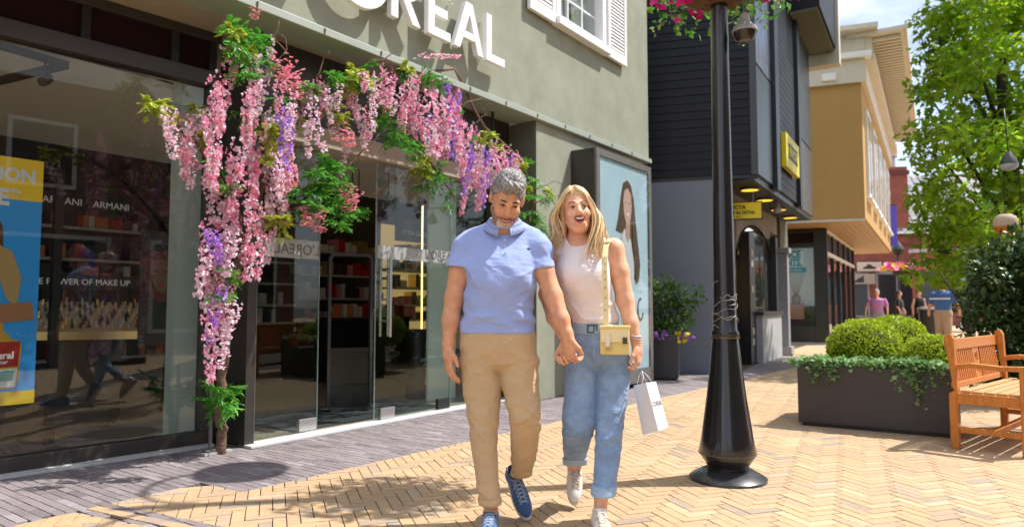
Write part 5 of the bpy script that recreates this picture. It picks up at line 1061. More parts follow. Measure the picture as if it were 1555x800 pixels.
def flowers(nm, lab, cat, base, P, m, size, seed, kindprop=None):
    g = np.random.default_rng(seed); P = np.array(P) - np.array(base); n = len(P); rep = 5; a = np.tile(np.arange(rep) * 2 * math.pi / rep, n)
    ax = np.repeat(rnd(n, g) * .6 + np.array([-.2, -.8, .5]), rep, 0); ax /= np.linalg.norm(ax, axis=1, keepdims=True); s1_ = np.cross(ax, (0, 0, 1.0)); s1_ /= np.linalg.norm(s1_, axis=1, keepdims=True); s2_ = np.cross(ax, s1_)
    d = s1_ * np.cos(a)[:, None] + s2_ * np.sin(a)[:, None] + ax * .25; v, f = leafset(np.repeat(P, rep, 0), d, ax, size, 'petal', .95, .15, seed)
    return v, f
for nm, lab, xs_, m_, sd_ in (('pansy_bedding', 'violet pansies edging the top of the tall square planter', [(968 + k * 4.2, 511 + 4 * math.sin(k * 1.7)) for k in range(13)] + [(1036, 512), (1042, 509), (1048, 513), (1053, 511)], 'fl_violet', 81), ('pansy_bedding', 'yellow pansies at the corner of the tall square planter', [(1022 + k * 2.6, 512 + 5 * math.sin(k * 2.1)) for k in range(9)], 'fl_yellow', 82)):
    P = []; g = np.random.default_rng(sd_)
    for x, y_ in xs_:
        for k in range(3): P.append(D(x + g.uniform(-3, 3), y_ + g.uniform(-4, 4), q[1] - .28 + g.uniform(-.08, .05)))
    b_ = P[0].copy(); v, f = flowers(nm, lab, 'flowers', b_, P, m_, .034, sd_); t = thing(nm, lab, 'flowers', b_); npmesh('blossoms', v, f, M[m_], t); P2 = np.array(P) - b_ + g.normal(size=(len(P), 3)) * .03 - np.array([0, 0, .03]); v, f = leafset(P2, rnd(len(P2), g), rnd(len(P2), g), .04, 'oval', .5, .3, sd_ + 5); npmesh('leaves', v, f, M['lf_pot'], t)
# big dark shrub behind the bench
g = np.random.default_rng(90); cl = []
for k in range(70):
    x = g.uniform(1490, 1650); y_ = g.uniform(372, 590); top = 372 + max(0, 1520 - x) * 1.0
    if y_ < top: y_ = top + g.random() * 60
    cl.append((*D(x, y_, 8.0 + g.uniform(-.4, .9)), .26))
cl += [(*D(1505, 400, 8), .22), (*D(1488, 430, 8), .2), (*D(1482, 470, 7.9), .2), (*D(1480, 510, 7.9), .2), (*D(1530, 380, 8), .25), (*D(1560, 375, 8), .3)]
bs_ = shrub('laurel_shrub', 'big dark glossy evergreen shrub behind the bench', 'shrub', (*D(1560, 500, 8.4)[:2], 0), cl, 210, .085, 'lf_shrub', 91)
MB().tube([(0, 0, 0), (.05, 0, .8), (0, .1, 1.5)], [.06, .05, .02], 8).build('stem', M['darkbark'], bs_, smooth=True)
for k in range(4): MB().tube([(0, 0, .2), (.4 * (k - 1.5), .1, .9), (.6 * (k - 1.5), .2, 1.5)], [.03, .02, .008], 6).build('branch', M['darkbark'], bs_, smooth=True)
# ---------------------------------------------------------------- street tree
TY = 13.0; tb = D(1547, 470, TY); tb[2] = 0
g = np.random.default_rng(101); cl = []
man = [(1410, 15), (1400, 42), (1425, 30), (1398, 78), (1420, 90), (1440, 70), (1388, 130), (1410, 135), (1392, 150), (1440, 130), (1400, 195), (1385, 205), (1420, 200), (1390, 232), (1410, 240), (1400, 300), (1420, 290), (1395, 340), (1425, 345), (1388, 300), (1405, 385), (1430, 395), (1420, 420), (1450, 420), (1470, 395), (1390, 415), (1460, 380)]
for x, y_ in man: cl.append((*D(x + 6, y_, TY + g.uniform(-.8, .8)), .24 + .08 * g.random()))
for k in range(175):
    x = g.uniform(1425, 1720); y_ = g.uniform(-190, 395); cl.append((*D(x, y_, TY + g.normal() * 1.0), .28 + .22 * g.random()))
tr = shrub('street_tree', 'tall leafy plane tree with bright green maple-shaped leaves beyond the bench', 'tree', tb, cl, 64, .165, 'lf_tree', 102, 'maple', .62, flat=.55)
trunk = [(0, 0, 0), (.03, 0, 1), (-.02, .03, 2.2), (-.05, 0, 3.6), (-.12, 0, 5), (-.1, .05, 6.6), (0, 0, 8)]
MB().tube(trunk, [.19, .165, .15, .13, .10, .07, .03], 14).build('trunk', M['darkbark'], tr, smooth=True)
for k, (x, y_, z0) in enumerate(((1410, 140, 2.6), (1400, 220, 2.4), (1420, 40, 3.6), (1440, 330, 2.0), (1470, 80, 4), (1600, 150, 3), (1640, 60, 3.4), (1480, 260, 2.5), (1410, 380, 1.9), (1520, 20, 4.6), (1620, 260, 2.4))):
    e = D(x, y_, TY + g.uniform(-.5, .5)) - tb; s0 = np.array([-.03, 0, z0]); mid = (s0 + e) / 2 + np.array([0, 0, -.15 + .3 * g.random()]); MB().tube([s0, (s0 + mid) / 2 + g.normal(size=3) * .04, mid, (mid + e) / 2 + g.normal(size=3) * .05, e], [.055, .045, .035, .022, .008], 7).build('limb', M['darkbark'], tr, smooth=True)
# far trees
def fartree(lab, px, py, Y, rpx, seed, n=46):
    g = np.random.default_rng(seed); b_ = D(px, 470, Y); b_[2] = 0; cl = []
    for k in range(n): d = rnd(1, g)[0] * g.random() ** .4 * rpx; cl.append((*D(px + d[0], py + d[2] * 1.1, Y + d[1] * Y / FPX), rpx * .30 * Y / FPX))
    t = shrub('distant_tree', lab, 'tree', b_, cl, 7, .42, 'lf_far', seed, 'oval', .7, grp='trees beyond the far shops'); MB().tube([(0, 0, 0), (0, 0, D(px, py, Y)[2])], [.25, .1], 8).build('trunk', M['darkbark'], t)
M['lf_far'] = LF('distant_leaf', (.07, .12, .025), .3, .3)
fartree('hazy green tree rising behind the brick chimney', 1385, 338, 60, 34, 111); fartree('green tree behind the street tree, over the tiled roof', 1490, 360, 56, 50, 112)
fartree('green tree low behind the man in blue', 1470, 440, 30, 26, 113)
p = D(1312, 455, 34); 
# hanging petunia basket on the lamp post
bk_ = np.array([lc[0], lc[1], 3.10])
t = thing('flower_basket', 'wicker hanging basket of fuchsia and yellow petunias round the lamp post', 'flower basket', bk_)
MB().lathe([(.06, -.03), (.13, -.02), (.22, .03), (.27, .12), (.28, .2)], 26).build('basket', mat('wicker', (.10, .05, .02), .9, var=.6, vscale=30, stretch=(1, 1, 5), bump=.8, bscale=50), t, smooth='auto')
g = np.random.default_rng(121); n = 800; a = g.random(n) * 6.283; r = .18 + .26 * g.random(n) ** .7; z = .0 + .42 * g.random(n) - .08 * (r > .36); P = np.stack([r * np.cos(a), r * np.sin(a), z], 1)
v, f = leafset(P, rnd(n, g) + np.array([0, 0, -.2]), rnd(n, g) + np.array([0, 0, 1]), .055, 'oval', .6, .3, 122); npmesh('leaves', v, f, M['lf_green'], t)
P = []
for k in range(34):
    a = g.random() * 6.28; p = np.array([.24 * math.cos(a), .24 * math.sin(a), .15])
    for j in range(int(g.integers(6, 17))): P.append(p.copy()); p = p + np.array([.012 * math.cos(a) + g.normal() * .008, .012 * math.sin(a) + g.normal() * .008, -.020])
P = np.array(P); v, f = leafset(P, rnd(len(P), g) + np.array([0, 0, -.5]), rnd(len(P), g), .034, 'oval', .7, .3, 123); npmesh('trailing_leaves', v, f, M['lf_ivy'], t)
for m_, n, s_ in (('fl_fuchsia', 150, 124), ('fl_yellow', 22, 125)):
    a = g.random(n) * 6.283; r = .26 + .20 * g.random(n) ** .6; z = .05 + .45 * g.random(n); P = np.stack([r * np.cos(a), r * np.sin(a), z], 1)
    if m_ == 'fl_fuchsia':
        for (x, y_) in ((996, 4), (1003, 14), (1034, 4), (1042, 0), (1205, 0), (1213, -3), (1000, -6)): P = np.concatenate([P, (D(x, y_, lc[1] - .05) - bk_)[None]])
    v, f = flowers('', '', '', (0, 0, 0), P, m_, .045 if m_ == 'fl_fuchsia' else .03, s_); npmesh('blossoms', v, f, M[m_], t)
# far flower basket on the distant lamp
b_ = D(1372, 412, 32.6); t = thing('flower_basket', 'distant pink and yellow flower basket on the far street lamp', 'flower basket', b_); MB().lathe([(.1, -.35), (.4, -.15), (.5, 0)], 12).build('basket', M['soil'], t)
for m_, n, s_ in (('fl_pink', 60, 131), ('fl_fuchsia', 40, 132), ('fl_yellow', 25, 133)):
    P = np.stack([g.normal(size=n) * .35, g.normal(size=n) * .25, .1 + .22 * g.random(n)], 1); v, f = flowers('', '', '', (0, 0, 0), P, m_, .16, s_); npmesh('blossoms', v, f, M[m_], t)
p = D(1312, 450, 38)
# hedge in planters across the way, mirrored in the door glass
hb = F1 + na * 8.6 + ua * -2.2
t = thing('hedge', 'clipped dark hedge across the street mirrored in the glass door', 'hedge', (hb[0], hb[1], 0), UROT); g = np.random.default_rng(141); n = 5200
P = np.stack([g.uniform(-2.6, 2.6, n), g.uniform(-.35, .35, n), .45 + .6 * g.random(n)], 1); v, f = leafset(P, rnd(n, g), rnd(n, g) + np.array([0, 0, .7]), .07, 'oval', .6, .3, 142); npmesh('foliage', v, f, M['lf_shrub'], t); MB().box(-2.65, 2.65, -.4, .4, 0, .5).build('trough', M['planter'], t)
# ================================================================ people: bodies and clothes grown as smooth fields, then skinned
class Field:
    def __init__(s, lo, hi, h):
        s.lo = np.array(lo, float); s.h = h; s.n = np.ceil((np.array(hi) - s.lo) / h).astype(int) + 1; s.F = np.full(s.n, 1.0, np.float32)
    def _sl(s, a, b):
        i = np.clip(np.floor((np.array(a) - s.lo) / s.h).astype(int), 0, s.n); j = np.clip(np.ceil((np.array(b) - s.lo) / s.h).astype(int) + 1, 0, s.n); return i, j
    def _g(s, i, j):
        ax = [(s.lo[k] + s.h * np.arange(i[k], j[k])).astype(np.float32) for k in range(3)]; return ax[0][:, None, None], ax[1][None, :, None], ax[2][None, None, :]
    def add(s, fn, a, b, k=.02, cut=False):
        m = k + 4 * s.h; i, j = s._sl(np.array(a) - m, np.array(b) + m)
        if (j <= i).any(): return s
        X, Y, Z = s._g(i, j); d = fn(X, Y, Z).astype(np.float32); sl = tuple(slice(p, q) for p, q in zip(i, j)); A = s.F[sl]
        if cut: d = -d; hh = np.clip(.5 - .5 * (d - A) / k, 0, 1); s.F[sl] = d * (1 - hh) + A * hh + k * hh * (1 - hh) if False else np.maximum(A, d) + np.maximum(k - np.abs(A - d), 0) ** 2 / (4 * k)
        else: s.F[sl] = np.minimum(A, d) - np.maximum(k - np.abs(A - d), 0) ** 2 / (4 * k)
        return s
    def cap(s, a, b, ra, rb=None, k=.02, cut=False):
        a, b = np.array(a, float), np.array(b, float); rb = ra if rb is None else rb; d = b - a; L2 = d @ d + 1e-9
        def fn(X, Y, Z):
            px, py, pz = X - a[0], Y - a[1], Z - a[2]; t = np.clip((px * d[0] + py * d[1] + pz * d[2]) / L2, 0, 1)
            return np.sqrt((px - t * d[0]) ** 2 + (py - t * d[1]) ** 2 + (pz - t * d[2]) ** 2) - (ra + (rb - ra) * t)
        r = max(ra, rb); return s.add(fn, np.minimum(a, b) - r, np.maximum(a, b) + r, k, cut)
    def chain(s, pts, rs, k=.02):
        for i in range(len(pts) - 1): s.cap(pts[i], pts[i + 1], rs[i], rs[i + 1], k)
        return s
    def ell(s, c, r, Rm=None, k=.02, cut=False):
        c, r = np.array(c, float), np.array(r, float); Rm = np.eye(3) if Rm is None else np.array(Rm)
        def fn(X, Y, Z):
            p = [X - c[0], Y - c[1], Z - c[2]]; q = [Rm[0, i] * p[0] + Rm[1, i] * p[1] + Rm[2, i] * p[2] for i in range(3)]
            k0 = np.sqrt(sum((q[i] / r[i]) ** 2 for i in range(3))); k1 = np.sqrt(sum((q[i] / r[i] ** 2) ** 2 for i in range(3))) + 1e-6; return k0 * (k0 - 1) / k1
        m = r.max(); return s.add(fn, c - m, c + m, k, cut)
    def loft(s, L, k=.02, n=2.3, off=0.0, disp=None):
        z, cx, cy, rx, ry = L
        def fn(X, Y, Z):
            zz = Z[0, 0]; i = lambda v: np.interp(zz, z, v)[None, None, :]
            a, b = i(rx) + off, i(ry) + off; d = ((np.abs((X - i(cx)) / a) ** n + np.abs((Y - i(cy)) / b) ** n) ** (1 / n) - 1) * np.minimum(a, b)
            if disp: d = d + disp(X, Y, Z)
            e = np.maximum(Z - z[-1], z[0] - Z); return np.maximum(d, e) + np.maximum(.012 - np.abs(d - e), 0) ** 2 / .048
        return s.add(fn, ((cx - rx).min() - off, (cy - ry).min() - off, z[0]), ((cx + rx).max() + off, (cy + ry).max() + off, z[-1]), k)
    def keep(s, fn): i, j = np.zeros(3, int), s.n; X, Y, Z = s._g(i, j); s.F = np.maximum(s.F, fn(X, Y, Z).astype(np.float32)); return s
    def displace(s, fn): i, j = np.zeros(3, int), s.n; X, Y, Z = s._g(i, j); s.F = s.F + fn(X, Y, Z).astype(np.float32); return s
    def mesh(s):
        F = s.F; S_ = F < 0; nx, ny, nz_ = F.shape; c = np.zeros((nx - 1, ny - 1, nz_ - 1), np.uint8)
        for a in (0, 1):
            for b in (0, 1):
                for d in (0, 1): c += S_[a:nx - 1 + a, b:ny - 1 + b, d:nz_ - 1 + d]
        act = np.argwhere((c > 0) & (c < 8)); idx = np.full(c.shape, -1, np.int32); idx[tuple(act.T)] = np.arange(len(act)); acc = np.zeros((len(act), 3)); cnt = np.zeros(len(act))
        cor = [np.array(o) for o in ((0, 0, 0), (1, 0, 0), (0, 1, 0), (1, 1, 0), (0, 0, 1), (1, 0, 1), (0, 1, 1), (1, 1, 1))]; val = [F[tuple((act + o).T)] for o in cor]
        for a, b in ((0, 1), (2, 3), (4, 5), (6, 7), (0, 2), (1, 3), (4, 6), (5, 7), (0, 4), (1, 5), (2, 6), (3, 7)):
            va, vb = val[a], val[b]; m = (va < 0) != (vb < 0); t = np.where(m, va / (va - vb + 1e-12), 0)[:, None]; acc += np.where(m[:, None], cor[a] + t * (cor[b] - cor[a]), 0); cnt += m
        V = (act + acc / cnt[:, None]) * s.h + s.lo; Q = []
        for ax in range(3):
            sh = [slice(None)] * 3; sh2 = list(sh); sh[ax] = slice(0, -1); sh2[ax] = slice(1, None); A, B = S_[tuple(sh)], S_[tuple(sh2)]; e = np.argwhere(A != B); u, v = [(1, 2), (2, 0), (0, 1)][ax]
            e = e[(e[:, u] > 0) & (e[:, v] > 0) & (e[:, u] < c.shape[u]) & (e[:, v] < c.shape[v])]; fl = A[tuple(e.T)]; ou, ov = np.zeros(3, int), np.zeros(3, int); ou[u] = 1; ov[v] = 1
            q = np.stack([idx[tuple((e - ou - ov).T)], idx[tuple((e - ov).T)], idx[tuple(e.T)], idx[tuple((e - ou).T)]], 1); q[~fl] = q[~fl][:, ::-1]; Q.append(q)
        return V, np.concatenate(Q)
    def build(s, nm, m, parent, org, xf=None, **kw):
        V, Q = s.mesh(); V = V if xf is None else xf(V); return npmesh(nm, V - np.array(org), Q, m, parent, smooth=True, **kw)
def lrows(rows, Yb, shrink=0):
    """rows: (py, xl, xr, depth offset, half depth) -> sections sorted by height"""
    o = []
    for py, xl, xr, yc, ry in rows:
        a, b = D(xl, py, Yb + yc), D(xr, py, Yb + yc); o.append((a[2], (a[0] + b[0]) / 2, Yb + yc, (b[0] - a[0]) / 2 - shrink, ry - shrink))
    o = np.array(sorted(o)); z = np.linspace(o[0, 0], o[-1, 0], 160); R_ = [z]
    for k in range(1, 5):
        v = np.interp(z, o[:, 0], o[:, k]); w = 9; v = np.convolve(np.pad(v, w, mode='edge'), np.ones(2 * w + 1) / (2 * w + 1), 'same')[w:-w]; R_.append(v)
    return R_
def noise3(X, Y, Z, f, sd=0): return np.sin(f * X + 1.7 * np.sin(f * .7 * Z + sd)) * np.sin(f * 1.13 * Z + 1.3 * np.sin(f * .8 * Y + sd * 2)) * np.sin(f * .9 * Y + sd + 1.1 * np.sin(f * .6 * X))
def hand(F, Wp, d, n, side, curls, s=1.0, spread=.13, tcurl=.5, k=.005):
    d = np.array(d, float); d /= np.linalg.norm(d); n = np.array(n, float); n -= d * (n @ d); n /= np.linalg.norm(n); a = np.cross(d, n) * side; Wp = np.array(Wp, float)
    Rm = np.stack([a, n, d], 1)
    F.ell(Wp + d * .050 * s + a * .002, (.040 * s, .017 * s, .056 * s), Rm, .015); F.cap(Wp - d * .02 * s, Wp + d * .03 * s, .026 * s, .027 * s, .015)
    for i, (off, L, r) in enumerate(((.029, .074, .0093), (.010, .082, .0096), (-.010, .077, .0093), (-.028, .060, .0083))):
        p = Wp + d * (.092 - abs(off - .005) * .28) * s + a * off * s; cu = curls[i]; ang_ = 0; dr = d + a * off * spread / .03
        for seg, fr, cc in ((0, .46, cu[0]), (1, .30, cu[1]), (2, .24, cu[2])):
            ang_ += cc; v = dr * math.cos(ang_) + n * math.sin(ang_); q = p + v * L * fr * s; F.cap(p, q, r * s * (.96 - .08 * seg), r * s * (.90 - .1 * seg), k if seg else .006); p = q
    p = Wp + d * .022 * s + a * .030 * s; v1 = d * .75 + a * .62 + n * .25; v1 /= np.linalg.norm(v1); q = p + v1 * .040 * s; F.cap(p, q, .0125 * s, .0108 * s, .016)
    v2 = d * .95 + a * (.25 - .3 * tcurl) + n * tcurl; v2 /= np.linalg.norm(v2); F.cap(q, q + v2 * .034 * s, .0105 * s, .0082 * s, k)
def eul(rx, ry, rz): return np.array((Matrix.Rotation(rz, 3, 'Z') @ Matrix.Rotation(ry, 3, 'Y') @ Matrix.Rotation(rx, 3, 'X')))
def headfield(F, c, s, Rm, man):
    P = lambda *p: c + s * (Rm @ np.array(p, float)); E = lambda p, r, k=.02, cut=False: F.ell(P(*p), np.array(r) * s, Rm, k, cut); C = lambda p, q, ra, rb=None, k=.015: F.cap(P(*p), P(*q), ra * s, (rb or ra) * s, k)
    E((0, .018, .038), (.076, .096, .092)); E((0, -.022, -.035), (.060, .070, .088), .03); E((0, -.056, -.098), (.028 if man else .024, .026, .022), .03)
    for x in (-1, 1):
        C((x * .050, -.005, -.050), (x * .022, -.055, -.098), .020 if man else .016, .016, .025); E((x * .036, -.062, -.028), (.026, .024, .024), .02)
        E((x * .079, .018, -.004), (.010, .020, .030), .008); C((x * .014, -.084, .026), (x * .042, -.072, .024), .012 if man else .009, None, .015)
        E((x * .031, -.098, .005), (.019, .018, .012), .010, True); C((x * .011, -.099, -.030), (x * .012, -.096, -.032), .0085, None, .008)
    C((0, -.084, .016), (0, -.108, -.026), .0100, .0135, .016); C((-.018, -.092, -.082), (.018, -.092, -.082), .010, None, .012)
    return P
def small(nm, mb, m, parent, org, P, **k):
    mb.v = [tuple(P(*p) - org) for p in mb.v]; return mb.build(nm, m, parent, smooth=True, **k)
SK = lambda nm, c: mat(nm, c, .56, var=.15, vscale=18, sss=.06, bump=.15, bscale=110, spec=.28, bdist=.003)
M['skin_m'] = SK('tanned_skin', (.65, .33, .195)); M['skin_w'] = SK('light_tanned_skin', (.76, .42, .275))
M['eye'] = mat('eye_white', (.62, .58, .55), .25); M['iris'] = mat('dark_iris', (.035, .02, .012), .2); M['mouth'] = mat('mouth_inside', (.10, .012, .012), .5); M['lip'] = mat('lip', (.46, .09, .075), .4); M['lip_m'] = mat('man_lip', (.33, .10, .07), .5); M['teeth'] = mat('teeth', (.80, .77, .72), .25); M['brow'] = mat('dark_brow', (.05, .032, .022), .8)
def face_parts(root, org, P, man, mouth):
    g = MB()
    for x in (-.031, .031): g.ball((x, -.0785, .005), (.0125, .0115, .0036 if man else .0052), 14, 8)
    e = small('eyes', g, M['eye'], root, org, P); g = MB()
    for x in (-.031, .031): g.ball((x + .001, -.0868, .0048), (.0062, .0038, .0034 if man else .0050), 12, 6)
    small('irises', g, M['iris'], e, org, P); g = MB()
    for x in (-1, 1): g.tube([(x * .017, -.0890, .0065), (x * .024, -.0905, .0098), (x * .034, -.0895, .0098), (x * .045, -.082, .0045)], [.0012, .0021, .0023, .0012], 6)
    small('eyelids', g, mat('lash', (.04, .02, .015), .7), e, org, P); g = MB(); bz = .029 if man else .030
    for x in (-1, 1): g.tube([(x * .014, -.094, bz + .000), (x * .028, -.0925, bz + .0035), (x * .042, -.084, bz + .001), (x * .050, -.075, bz - .006)], [.0035, .0042, .0034, .0014] if man else [.0022, .003, .0026, .001], 7)
    small('eyebrows', g, M['brow'] if man else mat('light_brow', (.15, .08, .045), .8), root, org, P)
    w, h, z, sm_ = mouth; g = MB()
    n = 16; up = [( -w + 2 * w * i / n) for i in range(n + 1)]
    yy = lambda x: -.0985 + 6.5 * x * x
    top = [(x, yy(x) - .001, z + sm_ * (abs(x) / w) ** 2 + .001) for x in up]; bot = [(x, yy(x) - .000, z - h * (1 - (abs(x) / w) ** 2.8) + sm_ * (abs(x) / w) ** 2) for x in up]
    for i in range(n): g.quad(bot[i], bot[i + 1], top[i + 1], top[i])
    mo = small('mouth', g, M['mouth'], root, org, P); g = MB()
    t2 = [(x * .86, yy(x * .86) - .002, z + sm_ * .8 * (abs(x) / w) ** 2 - .001) for x in up]; b2 = [(x * .80, yy(x * .8) - .002, z + sm_ * .7 * (abs(x) / w) ** 2 - .001 - min(.0080, h * .4) * (1 - (x / w) ** 4)) for x in up]
    for i in range(n): g.quad(b2[i], b2[i + 1], t2[i + 1], t2[i])
    small('teeth', g, M['teeth'], mo, org, P); g = MB(); g.tube([(p[0], p[1] - .0005, p[2] + .003) for p in top], [.0010 + (.0016 if man else .0028) * (1 - (x / w) ** 2) for x in up], 7); g.tube([(p[0], p[1] - .0005, p[2] - .002) for p in bot], [.0010 + (.0022 if man else .0038) * (1 - (x / w) ** 2) for x in up], 7)
    small('lips', g, M['lip_m'] if man else M['lip'], mo, org, P)
def shoe(root, org, heel, toe, up, s, mu, msole, mlace, nm='shoe'):
    """heel / toe: sole points in world, up: rough up of the shoe"""
    heel, toe = np.array(heel, float), np.array(toe, float); f = toe - heel; L = np.linalg.norm(f); f /= L; up = np.array(up, float); up -= f * (up @ f); up /= np.linalg.norm(up); x = np.cross(f, up); Rm = np.stack([x, f, up], 1); k = L / .29
    xf = lambda V: heel + (V @ Rm.T) * k
    F = Field((-.08, -.03, -.02), (.08, .33, .16), .004); F.ell((0, .21, .035), (.046, .085, .038), None, .03); F.ell((0, .12, .045), (.040, .10, .045), None, .03); F.ell((0, .045, .05), (.036, .045, .055), None, .03); F.cap((0, .055, .07), (0, .05, .105), .036, .038, .03); F.cap((0, .10, .085), (0, .17, .055), .030, .032, .03)
    F.cap((0, .046, .10), (0, .040, .17), .030, .034, .008, True); F.keep(lambda X, Y, Z: .012 - Z + 0 * X + 0 * Y); u_ = F.build(nm, mu, root, org, xf)
    out_ = [(.030 * math.sin(a) if math.cos(a) < 0 else .048 * math.sin(a), .0) for a in ()]
    pts = []
    for i in range(28):
        a = 2 * math.pi * i / 28; c, si = math.cos(a), math.sin(a); wv = .046 + .012 * c; pts.append((wv * si, .145 + .159 * c))
    mb = MB().prism(pts, (0, 0, -.004), (1, 0, 0), (0, 1, 0), (0, 0, .026)); mb.v = [tuple(xf(np.array([p]))[0] - org) for p in mb.v]; mb.build('sole', msole, u_, bevel=.003)
    mb = MB()
    def tz(x_, y_):
        i = int(round((x_ - F.lo[0]) / F.h)); j = int(round((y_ - F.lo[1]) / F.h)); w_ = np.where(F.F[i, j] < 0)[0]; return F.lo[2] + F.h * (w_.max() if len(w_) else 0) + .003
    for i in range(6):
        y_ = .108 + i * .021
        for s_ in (-1, 1): mb.tube([(s_ * a_, y_ + b_, tz(s_ * a_, y_ + b_)) for a_, b_ in ((.024, 0), (.014, .003), (0, .008), (-.014, .013), (-.025, .016))], .0042, 5)
    for s_ in (-1, 1): mb.tube([(0, .105, .118), (s_ * .02, .115, .128), (s_ * .034, .10, .118), (s_ * .015, .10, .12)], .003, 5); mb.tube([(0, .105, .118), (s_ * .02, .14, .108), (s_ * .036, .15, .085)], .0028, 5)
    mb.v = [tuple(xf(np.array([p]))[0] - org) for p in mb.v]; mb.build('laces', mlace, u_, smooth=True); return u_
def cloth(nm, c, f=1, rough=.85, bump=.25, bs=420, sheen=.15, var=.06, col2=None, vs=9, fold=.5, fs=9):
    m = mat(nm, c, rough, var=var, vscale=vs, sheen=sheen, spec=.2, col2=col2); t = m.node_tree; l = t.links.new; p = t.nodes['Principled BSDF']
    tcn = t.nodes.new('ShaderNodeTexCoord'); n1 = t.nodes.new('ShaderNodeTexNoise'); n1.inputs['Scale'].default_value = bs; l(tcn.outputs['Object'], n1.inputs['Vector'])
    mp_ = t.nodes.new('ShaderNodeMapping'); mp_.inputs[3].default_value = (1, 1, 1.7); mp_.inputs[2].default_value = (.3, .5, 0); l(tcn.outputs['Object'], mp_.inputs[0])
    n2 = t.nodes.new('ShaderNodeTexNoise'); n2.inputs['Scale'].default_value = fs; n2.inputs['Detail'].default_value = 3; n2.inputs['Distortion'].default_value = 1.2; l(mp_.outputs[0], n2.inputs['Vector'])
    b1 = t.nodes.new('ShaderNodeBump'); b1.inputs['Strength'].default_value = bump; b1.inputs['Distance'].default_value = .002; l(n1.outputs['Fac'], b1.inputs['Height'])
    b2 = t.nodes.new('ShaderNodeBump'); b2.inputs['Strength'].default_value = fold; b2.inputs['Distance'].default_value = .02; l(n2.outputs['Fac'], b2.inputs['Height']); l(b1.outputs[0], b2.inputs['Normal']); l(b2.outputs[0], p.inputs['Normal']); return m
def crease(c, ang, f, amp, sx, sz, ph=0.):      # sharp cloth folds running at an angle round a place
    ca_, sa_ = math.cos(ang), math.sin(ang)
    def fn(X, Y, Z):
        u_, w_ = (X - c[0]), (Z - c[2]); t = ca_ * w_ + sa_ * u_; s_ = -sa_ * w_ + ca_ * u_
        return -amp * (1 - np.abs(np.sin(f * t * .5 + ph + 1.3 * np.sin(14 * s_ + ph)))) ** 2 * np.exp(-(u_ / sx) ** 2 - (w_ / sz) ** 2) + 0 * Y
    return fn
# ---------------------------------------------------------------- the man
YM = 3.48; man = thing('person', 'grey-bearded man in a pale blue polo shirt and beige chinos smiling down', 'person', D(757, 800, YM) * np.array([1, 1, 0]), 0); mo_ = np.array(man.location)
Q = lambda px, py, dy=0.: D(px, py, YM + dy)
legR = [(540, 699, 760, .0, .10), (580, 702, 762, -.01, .098), (600, 705, 761, -.02, .092), (640, 712, 757, -.05, .078), (665, 714, 755, -.06, .072), (690, 717, 755, -.07, .070), (720, 722, 757, -.085, .064), (745, 726, 759, -.10, .060), (765, 728, 761, -.105, .058)]
legL = [(540, 756, 817, .0, .10), (580, 761, 818, -.02, .096), (600, 765, 819, -.035, .090), (625, 771, 822, -.06, .082), (640, 774, 822, -.06, .078), (660, 776, 820, -.03, .072), (690, 776, 815, .05, .064), (712, 776, 808, .11, .060), (722, 777, 806, .135, .058)]
pelv = [(498, 699, 812, 0, .115), (520, 698, 815, 0, .122), (535, 698, 816, 0, .120), (552, 700, 816, 0, .105), (562, 716, 800, 0, .06)]
tors = [(337, 746, 788, .080, .05), (344, 727, 806, .078, .060), (352, 708, 821, .068, .074), (374, 702, 821, .040, .098), (402, 705, 818, .002, .121), (430, 708, 813, -.014, .130), (460, 704, 811, -.005, .116), (490, 700, 811, 0, .118), (506, 697, 814, 0, .122)]
hc, hs, hR = Q(770, 304, -.03), 1.02, eul(R(33), R(7), R(10))
F = Field(Q(655, 815, -.35), Q(905, 245, .42), .0045)
F.loft(lrows(tors, YM, .012)); F.loft(lrows(pelv, YM, .012)); F.loft(lrows(legR, YM, .01)); F.loft(lrows(legL, YM, .01))
F.chain([Q(757, 362, .065), Q(766, 332, .02)], [.064, .060], .03); P = headfield(F, hc, hs, hR, True)
F.chain([Q(716, 371, .04), Q(697, 413, -.0), Q(689, 452, -.01), Q(684, 485, -.03), Q(681, 522, -.05)], [.046, .049, .045, .041, .028], .02)
F.chain([Q(811, 371, .04), Q(826, 411, -.02), Q(840, 450, -.05), Q(852, 485, -.09), Q(862, 512, -.11)], [.046, .050, .046, .041, .029], .02)
hand(F, Q(681, 528, -.05), (.03, -.12, -1), (.85, .45, 0), 1, [(.25, .35, .3), (.3, .4, .3), (.35, .45, .3), (.4, .5, .3)], 1.08, tcurl=.25)
hand(F, Q(862, 512, -.11), (.06, .02, -1), (.70, .70, 0), 1, [(.8, .9, .5), (.9, .9, .5), (1.0, .9, .5), (1.0, .9, .5)], 1.05, tcurl=.6)
for a, b_ in (((744, 740, -.10), (746, 790, -.11)), ((792, 705, .11), (781, 728, .165))): F.cap(Q(*a), Q(*b_), .038, .030, .02)
F.build('body', M['skin_m'], man, mo_)
face_parts(man, mo_, P, True, (.033, .009, -.066, .012))
